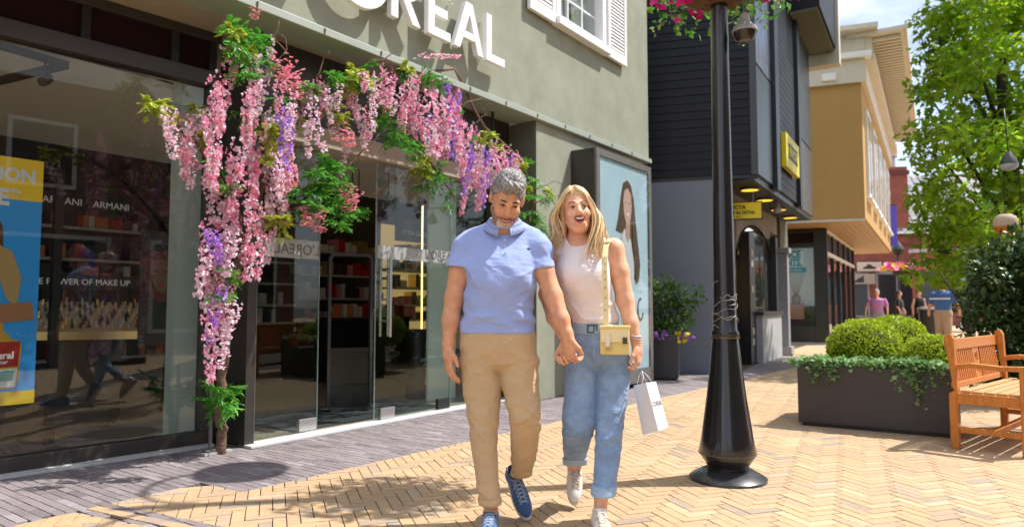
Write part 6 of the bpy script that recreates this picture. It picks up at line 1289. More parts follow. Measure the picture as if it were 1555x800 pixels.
# hair and beard
hairm = mat('salt_and_pepper_hair', (.06, .052, .05), .5, var=0, col2=(.42, .40, .39), vscale=60, stretch=(2.2, .3, .8), bump=.6, bscale=120, bdist=.004)
Fh = Field((-.11, -.14, -.16), (.11, .14, .18), .004); Fh.ell((0, .020, .044), (.083, .101, .098)); Fh.ell((.010, -.050, .098), (.050, .044, .028), None, .03); Fh.ell((-.012, -.01, .108), (.045, .07, .024), None, .03)
Fh.keep(lambda X, Y, Z: (.066 - .62 * (Y + .088)) * np.ones_like(X) - Z + .010 * np.sin(X * 90) + .008 * np.cos(X * 37 + 1)); Fh.keep(lambda X, Y, Z: np.maximum(np.abs(X) - 5, -1) + (-.10 - Z)); Fh.displace(lambda X, Y, Z: .0032 * np.sin(X * 210 + 30 * Y + 5 * np.sin(Z * 60)) * np.sin(Y * 60 + Z * 40 + 2))
xfh = lambda V: hc + hs * (V @ hR.T); mh_ = Fh.build('hair', hairm, man, mo_, xfh)
g = np.random.default_rng(301); sm = MB()
def scalp(a, b, lift): v = np.array([math.sin(a) * math.cos(b), -math.sin(b), math.cos(a) * math.cos(b)]); return np.array([0, .020, .046]) + v * (np.array([.084, .102, .100]) + lift)
for k in range(420):
    b0 = g.uniform(-.35, .88); a0 = g.uniform(-.85, .95); top_ = math.exp(-((a0 - .05) / .55) ** 2); L_n = .35 + .35 * top_; pts = []
    for i in range(6):
        t = i / 5; lift = .003 + (.016 * top_ * max(0, b0 + .2)) * math.sin(math.pi * min(1, t * .8 + .25)) + .003 * g.random(); pts.append(scalp(a0 + L_n * .55 * t + g.normal() * .012, b0 - L_n * .8 * t, lift))
    if pts[0][2] < .066 - .62 * (pts[0][1] + .088) - .004: continue
    sm.tube(pts, [.0022, .0034, .0036, .0032, .0024, .0010], 5)
sm.v = [tuple(p) for p in (xfh(np.array(sm.v)) - mo_)]; sm.build('hair_strands', LF('grey_strand', (.25, .24, .235), 0, .75, .45), mh_, smooth=True)
Fb = Field((-.09, -.14, -.15), (.09, .06, .03), .0035); Fb.ell((0, -.020, -.042), (.0625, .0735, .0865)); Fb.ell((0, -.058, -.103), (.034, .032, .027), None, .03)
for x in (-1, 1): Fb.cap((x * .053, -.004, -.048), (x * .024, -.056, -.100), .0205, .020, .03)
Fb.keep(lambda X, Y, Z: Z + .046 - .30 * np.maximum(np.abs(X) - .034, 0) * 3.2 + 0 * Y); Fb.ell((0, -.095, -.064), (.033, .04, .0115), None, .006, True); Fb.ell((0, -.10, -.02), (.034, .06, .031), None, .006, True); Fb.keep(lambda X, Y, Z: Y - .02 + 0 * X + 0 * Z); Fb.displace(lambda X, Y, Z: .0018 * np.sin(X * 300) * np.sin(Z * 260 + X * 80))
Fb2 = Field(Fb.lo, Fb.lo + Fb.h * (Fb.n - 1), Fb.h); Fb2.F = Fb.F.copy() + .0015; Fb.keep(lambda X, Y, Z: (.040 - np.abs(X)) * -1 + np.maximum(0, Z + .07) * 2 + 0 * Y)
Fb2.build('stubble', mat('dark_stubble', (.26, .14, .09), .8, col2=(.34, .21, .15), vscale=40, bump=.5, bscale=240), man, mo_, xfh)
Fb.build('beard', mat('grey_beard', (.16, .13, .115), .8, col2=(.66, .63, .60), vscale=14, bump=.5, bscale=200), man, mo_, xfh)
# polo shirt
M['polo'] = cloth('pale_blue_pique', (.33, .42, .76), bump=.35, bs=520, fold=.45, fs=8)
wr = lambda X, Y, Z: .0055 * np.sin(70 * (Z - zh) + 9 * X + 3 * np.sin(14 * X)) * np.exp(-((Z - zh - .03) / .05) ** 2) + .004 * np.sin(38 * (Z + .8 * X)) * np.exp(-((Z - zw) / .12) ** 2)
zh, zw = Q(755, 490)[2], Q(755, 440)[2]
F = Field(Q(665, 520, -.25), Q(860, 335, .25), .0045); F.loft(lrows(tors, YM), disp=wr); F2 = Field(Q(665, 520, -.25), Q(860, 335, .25), .0045); F2.chain([Q(724, 363, .05), Q(706, 377, .03), Q(697, 405, -.0), Q(694, 415, -.01)], [.052, .062, .058, .056], .03); F2.chain([Q(806, 363, .05), Q(820, 378, .01), Q(824, 408, -.02), Q(826, 418, -.03)], [.052, .060, .053, .051], .03)
zs = Q(757, 408)[2]
for cx_, ay in ((Q(697, 405), -.0), (Q(824, 407), -.03)):
    sg = -1 if cx_[0] < mo_[0] else 1
    F2.keep(lambda X, Y, Z, c=cx_, s=sg: ((c[2] - Z) + .12 * s * (X - c[0]) + 0 * Y) * ((X - c[0]) * s > -.12) + -9. * ((X - c[0]) * s <= -.12))
F.F = np.minimum(F.F, F2.F) - np.maximum(.022 - np.abs(F.F - F2.F), 0) ** 2 / .088
F.cap(Q(742, 353, .07), Q(711, 364, .05), .032, .042, .03); F.cap(Q(790, 353, .07), Q(817, 364, .04), .032, .042, .03); F.cap(Q(766, 343, .02), Q(770, 312, -.03), .062, .075, .01, True); F.cap(Q(767, 357, -.13), Q(766, 336, -.13), .014, .045, .008, True); F.displace(lambda X, Y, Z: .0022 * noise3(X, Y, Z, 42, 1))
for cr_ in (crease(Q(720, 425), .65, 75, .008, .05, .07), crease(Q(800, 425), -.65, 75, .008, .05, .07, 1), crease(Q(730, 480), .25, 80, .009, .08, .045, 2), crease(Q(790, 478), -.2, 85, .009, .08, .045, .5), crease(Q(757, 492), .05, 100, .006, .14, .03, 1.4), crease(Q(745, 405), 1.1, 60, .005, .06, .06, 2.2), crease(Q(697, 392), -.8, 90, .006, .04, .04), crease(Q(826, 392), .8, 90, .006, .04, .04, 1)): F.displace(cr_)
po = F.build('polo_shirt', M['polo'], man, mo_)
for cx_ in (Q(697, 405), Q(824, 407)):
    sg = -1 if cx_[0] < mo_[0] else 1; F3 = Field(cx_ - .11, cx_ + .11, .0045); i0 = np.round((F3.lo - F2.lo) / F2.h).astype(int); F3.lo = F2.lo + i0 * F2.h
    F3.F = F2.F[tuple(slice(max(0, a), a + n_) for a, n_ in zip(i0, F3.n))] - .0022; F3.n = np.array(F3.F.shape); F3.lo = F2.lo + np.maximum(i0, 0) * F2.h
    F3.keep(lambda X, Y, Z, c=cx_, s=sg: (Z - c[2] - .020 - .12 * s * (X - c[0])) + 0 * Y); F3.keep(lambda X, Y, Z, c=cx_, s=sg: -.034 - (X - c[0]) * s + 0 * Y + 0 * Z); F3.build('sleeve_band', M['polo'], po, mo_)
cb = MB(); n = 56; cc = Q(766, 340, .032); rows = [[], [], [], []]
for i in range(n + 1):
    a = R(-90 + 17) + R(326) * i / n; fr = abs(i / n - .5) * 2; dip = -.030 * fr ** 2.2
    for j, (r, z) in enumerate(((.066, .020), (.071, .030), (.084, .012), (.100, -.016 - .012 * fr ** 4))): rows[j].append((cc[0] + r * math.cos(a) * 1.08, cc[1] + r * math.sin(a) * 1.0, cc[2] + z + dip + .018 * math.sin(a)))
for j in range(3):
    for i in range(n): cb.quad(rows[j][i], rows[j][i + 1], rows[j + 1][i + 1], rows[j + 1][i])
cb.v = [tuple(np.array(p) - mo_) for p in cb.v]; co = cb.build('collar', M['polo'], po, smooth=True); so = co.modifiers.new('thickness', 'SOLIDIFY'); so.thickness = .004
def front_y(F_, x, z):     # front surface depth of a field
    i = int(round((x - F_.lo[0]) / F_.h)); k = int(round((z - F_.lo[2]) / F_.h)); col = F_.F[i, :, k]; j = np.argmax(col < 0); return F_.lo[1] + F_.h * j
pk = MB(); pts = [Q(766 - .1 * t, 351 + 44 * t / 4, -.13) for t in range(5)]; st = [np.array([p[0], front_y(F, p[0], p[2]) - .0035, p[2]]) for p in pts]
for i in range(4): pk.para(st[i] - mo_ - np.array([.017, 0, 0]), (.034, 0, 0), st[i + 1] - st[i], (0, .005, 0))
pk.build('placket', M['polo'], po)
bu = MB()
for i in (1, 2, 3): bu.lathe([(.0055, 0), (.0055, .002)], 10, (0, 0, 0)); b0_ = len(bu.v) - 20; bu.v[b0_:] = [tuple(np.array([p[0], -p[2] - .001, p[1]]) + st[i] - mo_ - np.array([-.003, .002, 0])) for p in bu.v[b0_:]]
bu.build('buttons', mat('pearl_button', (.55, .55, .58), .3), po)
e = Q(802, 377, -.1); ey = front_y(F, e[0], e[2]); MB().prism([(-.014, 0), (-.004, .005), (.008, .007), (.015, .002), (.004, -.004)], (e[0] - mo_[0], ey - .002 - mo_[1], e[2] - mo_[2]), (1, 0, 0), (0, 0, 1), (0, .002, 0)).build('emblem', mat('green_emblem', (.06, .11, .06), .7), po)
# chinos
M['chino'] = cloth('beige_chino', (.56, .40, .235), fold=.5, fs=10, bs=600)
def kn(c, amp, f, wd): return lambda X, Y, Z: .62 * amp * np.sin(f * (Z - c[2]) + 22 * (X - c[0]) + 2.2 * np.sin(31 * (X - c[0]) + 9 * Z)) * np.exp(-((Z - c[2]) / wd) ** 2) * (.55 + .45 * np.sin(23 * X + 17 * Z + 12 * Y))
F = Field(Q(680, 785, -.35), Q(835, 480, .40), .0045); F.loft(lrows(pelv, YM), .015); F.loft(lrows(legR, YM), .012, disp=lambda X, Y, Z: kn(Q(735, 650), .005, 75, .12)(X, Y, Z) + kn(Q(742, 745), .004, 110, .06)(X, Y, Z)); F.loft(lrows(legL, YM), .012, disp=lambda X, Y, Z: kn(Q(798, 632), .0065, 85, .10)(X, Y, Z) + kn(Q(790, 695), .004, 100, .06)(X, Y, Z))
F.displace(lambda X, Y, Z: .0030 * noise3(X, Y, Z, 30, 2) + .0035 * np.sin(60 * (Z + .55 * np.abs(X - mo_[0])) ) * np.exp(-((Z - Q(757, 545)[2]) / .05) ** 2))
for cr_ in (crease(Q(735, 553), .55, 90, .009, .07, .035), crease(Q(782, 553), -.55, 90, .009, .07, .035, 1), crease(Q(735, 640), .5, 70, .010, .08, .09, .6), crease(Q(797, 630), -.5, 75, .012, .08, .08, 1.7), crease(Q(742, 735), .3, 100, .009, .07, .05, .4), crease(Q(792, 695), -.3, 100, .009, .07, .045, 2.1), crease(Q(725, 590), .9, 55, .006, .08, .10, 1), crease(Q(790, 590), -.9, 55, .006, .08, .10, 2)): F.displace(cr_)
ch_ = F.build('chinos', M['chino'], man, mo_)
fl_ = MB(); a, b_ = Q(757, 508, -.13), Q(757, 545, -.13); fl_.tube([np.array([p[0], front_y(F, p[0], p[2]) - .001, p[2]]) - mo_ for p in (a + (b_ - a) * t for t in np.linspace(0, 1, 8))], .0028, 5)
for (x0, x1) in ((722, 702), (793, 813)): fl_.tube([np.array([p[0], front_y(F, p[0], p[2]) - .001, p[2]]) - mo_ for p in (Q(x0 + (x1 - x0) * t, 509 + 34 * t, -.1) for t in np.linspace(0, .85, 7))], .0026, 5)
fl_.tube([np.array([p[0], front_y(F, p[0], p[2]) - .001, p[2]]) - mo_ for p in (Q(712 + 90 * t, 513 + 2 * math.sin(3 * t), -.1) for t in np.linspace(0, 1, 14))], .0016, 5)
fl_.build('seams', M['chino'], ch_)
for rows_, nm in ((legR, 0), (legL, 1)):
    L = lrows(rows_[-2:], YM + 0); L = [L[0]] + L[1:]; Fc = Field((L[1].min() - .12, L[2].min() - .12, L[0][0] - .02), (L[1].max() + .12, L[2].max() + .12, L[0][-1] + .03), .004); z0 = L[0][0]; keepz = L[0] < z0 + .035; Fc.loft([v[keepz] for v in L], off=.0055); Fc.build('trouser_cuff', M['chino'], ch_, mo_)
M['suede'] = cloth('blue_suede', (.055, .115, .26), fold=.1, sheen=.3); M['solew'] = mat('white_rubber', (.62, .60, .57), .55, var=.1); M['lace'] = mat('blue_white_lace', (.30, .38, .50), .8); M['whiteleather'] = mat('white_leather', (.72, .70, .68), .42, var=.05, bump=.1, bscale=60); M['lacew'] = mat('beige_lace', (.55, .46, .36), .8)
shoe(man, mo_, (Q(747, 780, -.07)[0], 3.44, .006), (Q(742, 800, -.2)[0] - .012, 3.165, .006), (0, 0, 1), 1, M['suede'], M['solew'], M['lace'])
hl, to = D(774, 716, 3.735), D(801, 787, 3.575); to[2] = max(to[2], .004)
shoe(man, mo_, hl, to, (.1, -1, .55), 1, M['suede'], M['solew'], M['lace'])
# ---------------------------------------------------------------- the woman
YW = 3.60; wom = thing('person', 'laughing blonde woman in a sleeveless white top and light blue jeans walking beside the man', 'person', D(903, 800, YW) * np.array([1, 1, 0])); wo_ = np.array(wom.location)
Q = lambda px, py, dy=0.: D(px, py, YW + dy)
wlR = [(540, 860, 908, 0, .10), (580, 858, 907, -.01, .095), (600, 857, 906, -.02, .088), (625, 854, 905, -.04, .08), (648, 853, 903, -.045, .076), (660, 854, 900, -.02, .072), (680, 855, 893, .10, .064), (694, 856, 890, .17, .061), (704, 857, 889, .22, .060)]
wlL = [(540, 905, 957, 0, .10), (580, 905, 956, -.02, .095), (600, 905, 953, -.03, .088), (640, 905, 947, -.06, .076), (670, 904, 944, -.08, .070), (700, 903, 941, -.10, .066), (730, 901, 936, -.13, .06), (752, 899, 932, -.15, .058)]
wpel = [(500, 869, 938, 0, .098), (515, 866, 946, 0, .108), (535, 860, 956, 0, .115), (550, 859, 957, 0, .105), (560, 875, 940, 0, .06)]
wtor = [(360, 862, 905, .02, .045), (366, 853, 920, .015, .07), (376, 848, 930, .01, .088), (392, 845, 926, 0, .105), (415, 844, 926, -.02, .122), (432, 847, 928, -.015, .118), (455, 856, 932, 0, .102), (475, 864, 937, 0, .096), (492, 868, 940, 0, .098)]
wc, ws, wR = Q(875.5, 321, -.02), .99, eul(R(-4), R(-5), R(2))
F = Field(Q(808, 825, -.35), Q(1000, 270, .60), .0045)
F.loft(lrows(wtor, YW, .010)); F.loft(lrows(wpel, YW, .012)); F.loft(lrows(wlR, YW, .01)); F.loft(lrows(wlL, YW, .01)); F.chain([Q(880, 377, .02), Q(876, 345, .01)], [.054, .049], .03); P = headfield(F, wc, ws, wR, False)
F.chain([Q(853, 382, .01), Q(836, 415, .04), Q(830, 447, .03), Q(841, 482, -.05), Q(857, 512, -.13)], [.050, .043, .040, .036, .026], .02)
F.chain([Q(918, 378, .01), Q(931, 378, .0), Q(940, 412, -.01), Q(949, 455, -.02), Q(958, 490, -.05), Q(966, 518, -.07)], [.046, .054, .050, .044, .036, .026], .02)
hand(F, Q(967, 524, -.07), (.09, -.05, -1), (-.85, .45, 0), -1, [(.7, 1.0, .7), (.75, 1.0, .7), (.8, 1.0, .7), (.85, 1.0, .7)], .98, tcurl=.5)
hand(F, Q(860, 517, -.16), (.10, -.12, -1), (-.55, -.80, 0), 1, [(1.0, 1.1, .6), (1.0, 1.15, .6), (1.05, 1.15, .6), (1.1, 1.15, .6)], 1.0, tcurl=.4)
for a, b_ in (((914, 735, -.14), (911, 785, -.16)), ((872, 690, .18), (870, 712, .27))): F.cap(Q(*a), Q(*b_), .036, .031, .02)
F.build('body', M['skin_w'], wom, wo_)
face_parts(wom, wo_, P, False, (.028, .026, -.052, .004))
M['hairw'] = LF('blonde_hair', (.72, .52, .29), .0, .45, .34)
g = np.random.default_rng(201); hm = MB(); Hh_ = MB()
Fh = Field((-.15, -.14, -.19), (.15, .15, .19), .004); Fh.ell((0, .022, .046), (.085, .102, .098)); Fh.ell((0, .06, -.03), (.086, .055, .10), None, .03)
Fh.keep(lambda X, Y, Z: (.098 - .80 * (Y + .094)) * np.ones_like(X) - Z - .25 * np.abs(X + .012))
for x in (-1, 1): Fh.ell((x * .078, .036, -.050), (.022, .050, .100), None, .03)
Fh.displace(lambda X, Y, Z: .002 * np.sin(X * 240 + 20 * Z) * np.sin(Y * 40)); xfw = lambda V: wc + ws * (V @ wR.T)
hcap = Fh.build('hair', mat('blonde_crown', (.50, .33, .16), .45, col2=(.72, .52, .29), vscale=40, stretch=(2, .3, .5), bump=.5, bscale=90, bdist=.004), wom, wo_, xfw)
def lock(p0, p1, p2, p3, r, wav, ph):
    pts, rs = [], []
    for i in range(19):
        t = i / 18; b = (1 - t) ** 3 * p0 + 3 * (1 - t) ** 2 * t * p1 + 3 * (1 - t) * t * t * p2 + t ** 3 * p3; w = wav * t ** 1.1; pts.append(b + np.array([w * math.sin(ph + t * 11), w * .8 * math.cos(ph + t * 11), 0])); rs.append(r * (.55 + .6 * math.sin(math.pi * min(1, t * 1.1 + .12)) ** .7) * (1 - .75 * max(0, t - .75) / .25))
    return pts, rs
LW = lambda x, y, z: xfw(np.array([[x, y, z]]))[0]
for k in range(330):
    side = 1 if g.random() < .56 else -1; t = g.random(); a = g.uniform(.0, 1.0)
    root = LW(-.012 + side * .010, -.070 + .12 * t, .132 - .25 * (t - .35) ** 2); fr = 1 - t
    if side > 0: end = Q(906 + g.normal() * 9 + 14 * t, 408 - 22 * g.random() - 16 * t, -.155 + .24 * t + g.normal() * .02); m1 = LW(.085 + .02 * g.random(), -.060 + .14 * t, .085); m2 = LW(.105 + .03 * g.random(), -.05 + .14 * t, -.07)
    else: end = Q(843 + g.normal() * 8, 386 - 20 * g.random(), -.06 + .16 * t + g.normal() * .02); m1 = LW(-.090 - .02 * g.random(), -.062 + .14 * t, .080); m2 = LW(-.112 - .03 * g.random(), -.04 + .14 * t, -.05)
    pts, rs = lock(root, m1, m2, end, g.uniform(.0035, .0068), .008 + .022 * g.random(), 1.2 * side + g.normal() * .5); hm.tube(pts, rs, 6)
for k in range(26):
    pts, rs = lock(LW(g.uniform(-.05, .05), .09, .06), LW(g.uniform(-.08, .08), .12, -.02), LW(g.uniform(-.085, .085), .10, -.12), LW(g.uniform(-.08, .08), .08, -.20), .010, .008, g.uniform(0, 6)); hm.tube(pts, rs, 6)
hm.v = [tuple(np.array(p) - wo_) for p in hm.v]; hm.build('hair_locks', M['hairw'], hcap, smooth=True)
er = MB(); c_ = LW(-.080, .005, -.045) - wo_; er.tube([c_ + np.array([.004 * math.cos(a), -.011 * math.cos(a), .013 * math.sin(a)]) for a in np.linspace(0, 6.28, 14)], .0022, 6); er.build('earring', mat('gold', (.7, .45, .15), .25, metal=1), wom)
M['wtop'] = cloth('white_knit', (.80, .74, .76), bump=.5, bs=320, fold=.35, fs=7)
zt_ = Q(900, 484)[2]
F = Field(Q(825, 505, -.28), Q(960, 345, .28), .0045); F.loft(lrows(wtor, YW), disp=lambda X, Y, Z: .006 * np.sin(60 * X + 8 * Z) * np.exp(-((Z - zt_) / .05) ** 2)); F.cap(Q(850, 380), Q(862, 370), .04, .045, .02); F.cap(Q(920, 379), Q(908, 370), .042, .045, .02)
F.cap(Q(879, 366, -.02), Q(875, 335, -.03), .060, .085, .008, True); F.cap(Q(880, 371, -.12), Q(880, 345, -.10), .034, .08, .008, True); F.cap(Q(946, 380), Q(944, 445, -.01), .055, .062, .006, True); F.displace(lambda X, Y, Z: .0018 * noise3(X, Y, Z, 36, 3))
for cr_ in (crease(Q(872, 470), .5, 75, .008, .06, .05), crease(Q(925, 470), -.5, 75, .008, .06, .05, 1), crease(Q(900, 484), .1, 95, .007, .12, .025, 2), crease(Q(862, 425), .9, 65, .006, .05, .06, .4), crease(Q(895, 440), -.7, 55, .005, .06, .07, 1.4)): F.displace(cr_)
tp = F.build('sleeveless_top', M['wtop'], wom, wo_)
M['denim'] = cloth('light_blue_denim', (.235, .35, .55), bump=.5, bs=700, var=.22, vs=14, fold=.55, fs=11); M['denim2'] = cloth('pale_denim_turn_up', (.34, .46, .62), bump=.5, bs=600, var=.1, fold=.2)
F = Field(Q(838, 775, -.36), Q(972, 485, .42), .0045); F.loft(lrows(wpel, YW), .015); F.loft(lrows(wlR, YW), .010, disp=lambda X, Y, Z: kn(Q(878, 650), .0055, 95, .07)(X, Y, Z) + kn(Q(880, 560), .003, 80, .06)(X, Y, Z)); F.loft(lrows(wlL, YW), .010, disp=lambda X, Y, Z: kn(Q(926, 655), .0060, 100, .10)(X, Y, Z) + kn(Q(920, 735), .004, 120, .05)(X, Y, Z))
F.displace(lambda X, Y, Z: .0025 * noise3(X, Y, Z, 34, 4))
for cr_ in (crease(Q(885, 552), .5, 95, .008, .06, .03), crease(Q(925, 552), -.5, 95, .008, .06, .03, 1), crease(Q(880, 645), .45, 85, .010, .07, .055, .6), crease(Q(925, 655), -.4, 80, .011, .07, .08, 1.7), crease(Q(920, 725), .3, 105, .008, .06, .05, .4), crease(Q(873, 680), -.3, 105, .007, .06, .03, 2.1), crease(Q(930, 600), -.9, 60, .006, .05, .09, 1)): F.displace(cr_)
jn = F.build('jeans', M['denim'], wom, wo_)
fs_ = MB(); a, b_ = Q(902, 508, -.13), Q(903, 545, -.13); fs_.tube([np.array([p[0], front_y(F, p[0], p[2]) - .001, p[2]]) - wo_ for p in (a + (b_ - a) * t for t in np.linspace(0, 1, 8))], .0026, 5)
for (x0, x1) in ((868, 884), (922, 944)): fs_.tube([np.array([p[0], front_y(F, p[0], p[2]) - .001, p[2]]) - wo_ for p in (Q(x0 + (x1 - x0) * t, 510 + 22 * ((1 - t) if x0 < 900 else t) ** 2, -.1) for t in np.linspace(0, 1, 7))], .002, 5)
fs_.build('seams', M['denim2'], jn)
for rows_ in (wlR, wlL):
    L = lrows(rows_[-2:], YW); z0 = L[0][0]; kz = L[0] < z0 + .05; Fc = Field((L[1].min() - .12, L[2].min() - .12, z0 - .02), (L[1].max() + .12, L[2].max() + .12, z0 + .08), .004); Fc.loft([v[kz] for v in L], off=.008); Fc.build('turn_up', M['denim2'], jn, wo_)
L = lrows([(491, 868, 939, 0, .098), (507, 868, 942, 0, .103)], YW); Fc = Field((L[1].min() - .2, L[2].min() - .2, L[0][0] - .02), (L[1].max() + .2, L[2].max() + .2, L[0][-1] + .02), .004); Fc.loft(L, off=.005); be = Fc.build('belt', cloth('pale_blue_belt', (.30, .46, .58), fold=.1), wom, wo_)
p = Q(899, 499, -.1); yb2 = front_y(Fc, p[0], p[2]); o, q_ = [(p[0] - wo_[0] + sx * .026, p[2] - wo_[2] + sz * .022) for sx, sz in ((-1, -1), (1, -1), (1, 1), (-1, 1))], [(p[0] - wo_[0] + sx * .019, p[2] - wo_[2] + sz * .015) for sx, sz in ((-1, -1), (1, -1), (1, 1), (-1, 1))]
bm_ = MB(); strip(bm_, o, q_, yb2 - .006 - wo_[1], yb2 - wo_[1], True); bm_.box(p[0] - wo_[0] + .006, p[0] - wo_[0] + .011, yb2 - .008 - wo_[1], yb2 - .002 - wo_[1], p[2] - .016 - wo_[2], p[2] + .016 - wo_[2]); bm_.build('buckle', mat('dark_buckle', (.06, .07, .08), .4), be)
shoe(wom, wo_, (Q(909, 780, -.14)[0], 3.47, .006), (Q(914, 800, -.3)[0] + .004, 3.21, .006), (0, 0, 1), 1, M['whiteleather'], M['solew'], M['lacew'])
hl, to = D(871, 697, 3.96), D(872, 764, 3.80); to[2] = max(to[2], .01); shoe(wom, wo_, hl, to, (.05, -1, .45), 1, M['whiteleather'], M['solew'], M['lacew'])
# wrist bands
wb = MB(); c_ = Q(964.5, 514, -.07) - wo_
for dz, r in ((0, .031), (.012, .032)): wb.tube([c_ + np.array([r * math.cos(a), r * math.sin(a), dz - .12 * r * math.cos(a)]) for a in np.linspace(0, 2 * math.pi, 20)], .0042, 6)
wb.build('wrist_bands', mat('pale_pink_band', (.62, .45, .52), .4), wom, smooth=True)
# yellow shoulder bag, paper carrier bag
by = mat('butter_yellow_leather', (.74, .58, .20), .42, var=.05, bump=.15, bscale=150); by2 = mat('pale_yellow_flap', (.80, .70, .40), .4)
bp = Q(934, 538, -.16); bag = thing('shoulder_bag', 'small butter yellow satchel hanging on the hip of the blonde woman', 'handbag', bp, R(-10))
MB().box(-.072, .072, -.028, .028, 0, .135).build('bag_body', by, bag, bevel=.008); MB().prism([(-.068, .06), (.068, .062), (.07, .128), (-.07, .126)], (0, -.036, 0), (1, 0, 0), (0, 0, 1), (0, .006, 0)).build('front_flap', by2, bag, bevel=.003); MB().para((-.076, -.038, .125), (.152, 0, 0), (0, .07, 0), (0, 0, .018)).build('lid', by, bag, bevel=.006)
MB().box(-.045, -.022, -.043, -.037, .028, .10).build('strap_tab', mat('cream_tab', (.80, .74, .55), .4), bag, bevel=.002); MB().box(-.047, -.020, -.047, -.0435, .022, .040).build('clasp', mat('brass', (.45, .33, .18), .3, metal=.9), bag); MB().box(.038, .060, -.043, -.037, .055, .085).build('side_clasp', mat('dark_clasp', (.05, .04, .03), .4), bag)
sm = MB(); sp_pts = [(936, 374, .085), (934, 366, .05), (929, 362, .0), (923, 367, -.06), (920, 374, -.11), (918, 390, -.140), (918, 415, -.160), (919, 440, -.165), (920, 465, -.160), (920, 492, -.165), (921, 498, -.165)]
S3 = [Q(*p) - np.array(bp) for p in sp_pts]; Rz = np.array(Matrix.Rotation(R(10), 3, 'Z')); S3 = [Rz @ p for p in S3]
for i in range(len(S3) - 1): sm.bar(S3[i], S3[i + 1], .004, .028, up=(1, 0, 0))
sm.build('strap', by2, bag, bevel=.002); st_ = MB()
for y_ in (400, 412, 424, 436, 452, 470): c_ = Rz @ (Q(919, y_, -.172) - np.array(bp)); st_.ball(tuple(c_), .0045, 8, 5)
st_.build('studs', mat('brass_stud', (.35, .25, .12), .3, metal=.8), bag, smooth=True)
kn_ = MB(); c_ = Rz @ (Q(921, 369, -.08) - np.array(bp)); kn_.ball(tuple(c_), (.018, .012, .007), 10, 6).ball(tuple(c_ + np.array([.008, -.004, .004])), (.011, .012, .006), 10, 6); kn_.build('strap_knot', by, bag, smooth=True)
b0 = Q(976, 581, -.10); cb_ = thing('carrier_bag', 'white paper carrier bag swinging from the hand of the woman', 'paper bag', b0)
ctl, ctm, ctr, cbl, cbm, cbr = (Q(962, 585, -.03), Q(981, 581, -.17), Q(996, 579, -.06), Q(976, 660, -.02), Q(1000, 654, -.16), Q(1015, 648, -.05))
bk2 = ctl + ctr - ctm; bk3 = cbl + cbr - cbm; V = [np.array(p) - b0 for p in (ctl, ctm, ctr, bk2, cbl, cbm, cbr, bk3)]
bo_ = MB().add(V, [(0, 1, 5, 4)[::-1], (1, 2, 6, 5)[::-1], (2, 3, 7, 6)[::-1], (3, 0, 4, 7)[::-1], (4, 5, 6, 7)[::-1]]).build('paper_body', mat('white_card', (.80, .80, .84), .45), cb_); sl_m = bo_.modifiers.new('thickness', 'SOLIDIFY'); sl_m.thickness = .0012
hp_ = MB(); hnd = Q(975, 563, -.09) - b0
for a, b_ in ((V[0] * .7 + V[1] * .3, V[0] * .3 + V[1] * .7), (V[3] * .7 + V[2] * .3, V[3] * .3 + V[2] * .7)): hp_.tube([a, a * .45 + hnd * .55 + np.array([-.006, 0, 0]), hnd, b_ * .45 + hnd * .55 + np.array([.006, 0, 0]), b_], .0022, 6)
hp_.build('handles', mat('white_cord', (.75, .74, .76), .6), cb_, smooth=True)
nrm = np.cross(V[2] - V[1], V[5] - V[1]); nrm /= np.linalg.norm(nrm); nrm = nrm if nrm[1] < 0 else -nrm; ex = (V[2] - V[1]) / np.linalg.norm(V[2] - V[1]); ez = np.cross(nrm, -ex); ez = ez if ez[2] > 0 else -ez
tx = textobj('lettering', "L'OREAL", .034, M['printgrey'], cb_, (0, 0, 0), (0, 0, 0), ext=.0003); mid = (V[1] + V[2] + V[5] + V[6]) / 4 + nrm * .0022; tx.matrix_local = Matrix(((ex[0], ez[0], nrm[0], mid[0]), (ex[1], ez[1], nrm[1], mid[1]), (ex[2], ez[2], nrm[2], mid[2]), (0, 0, 0, 1)))
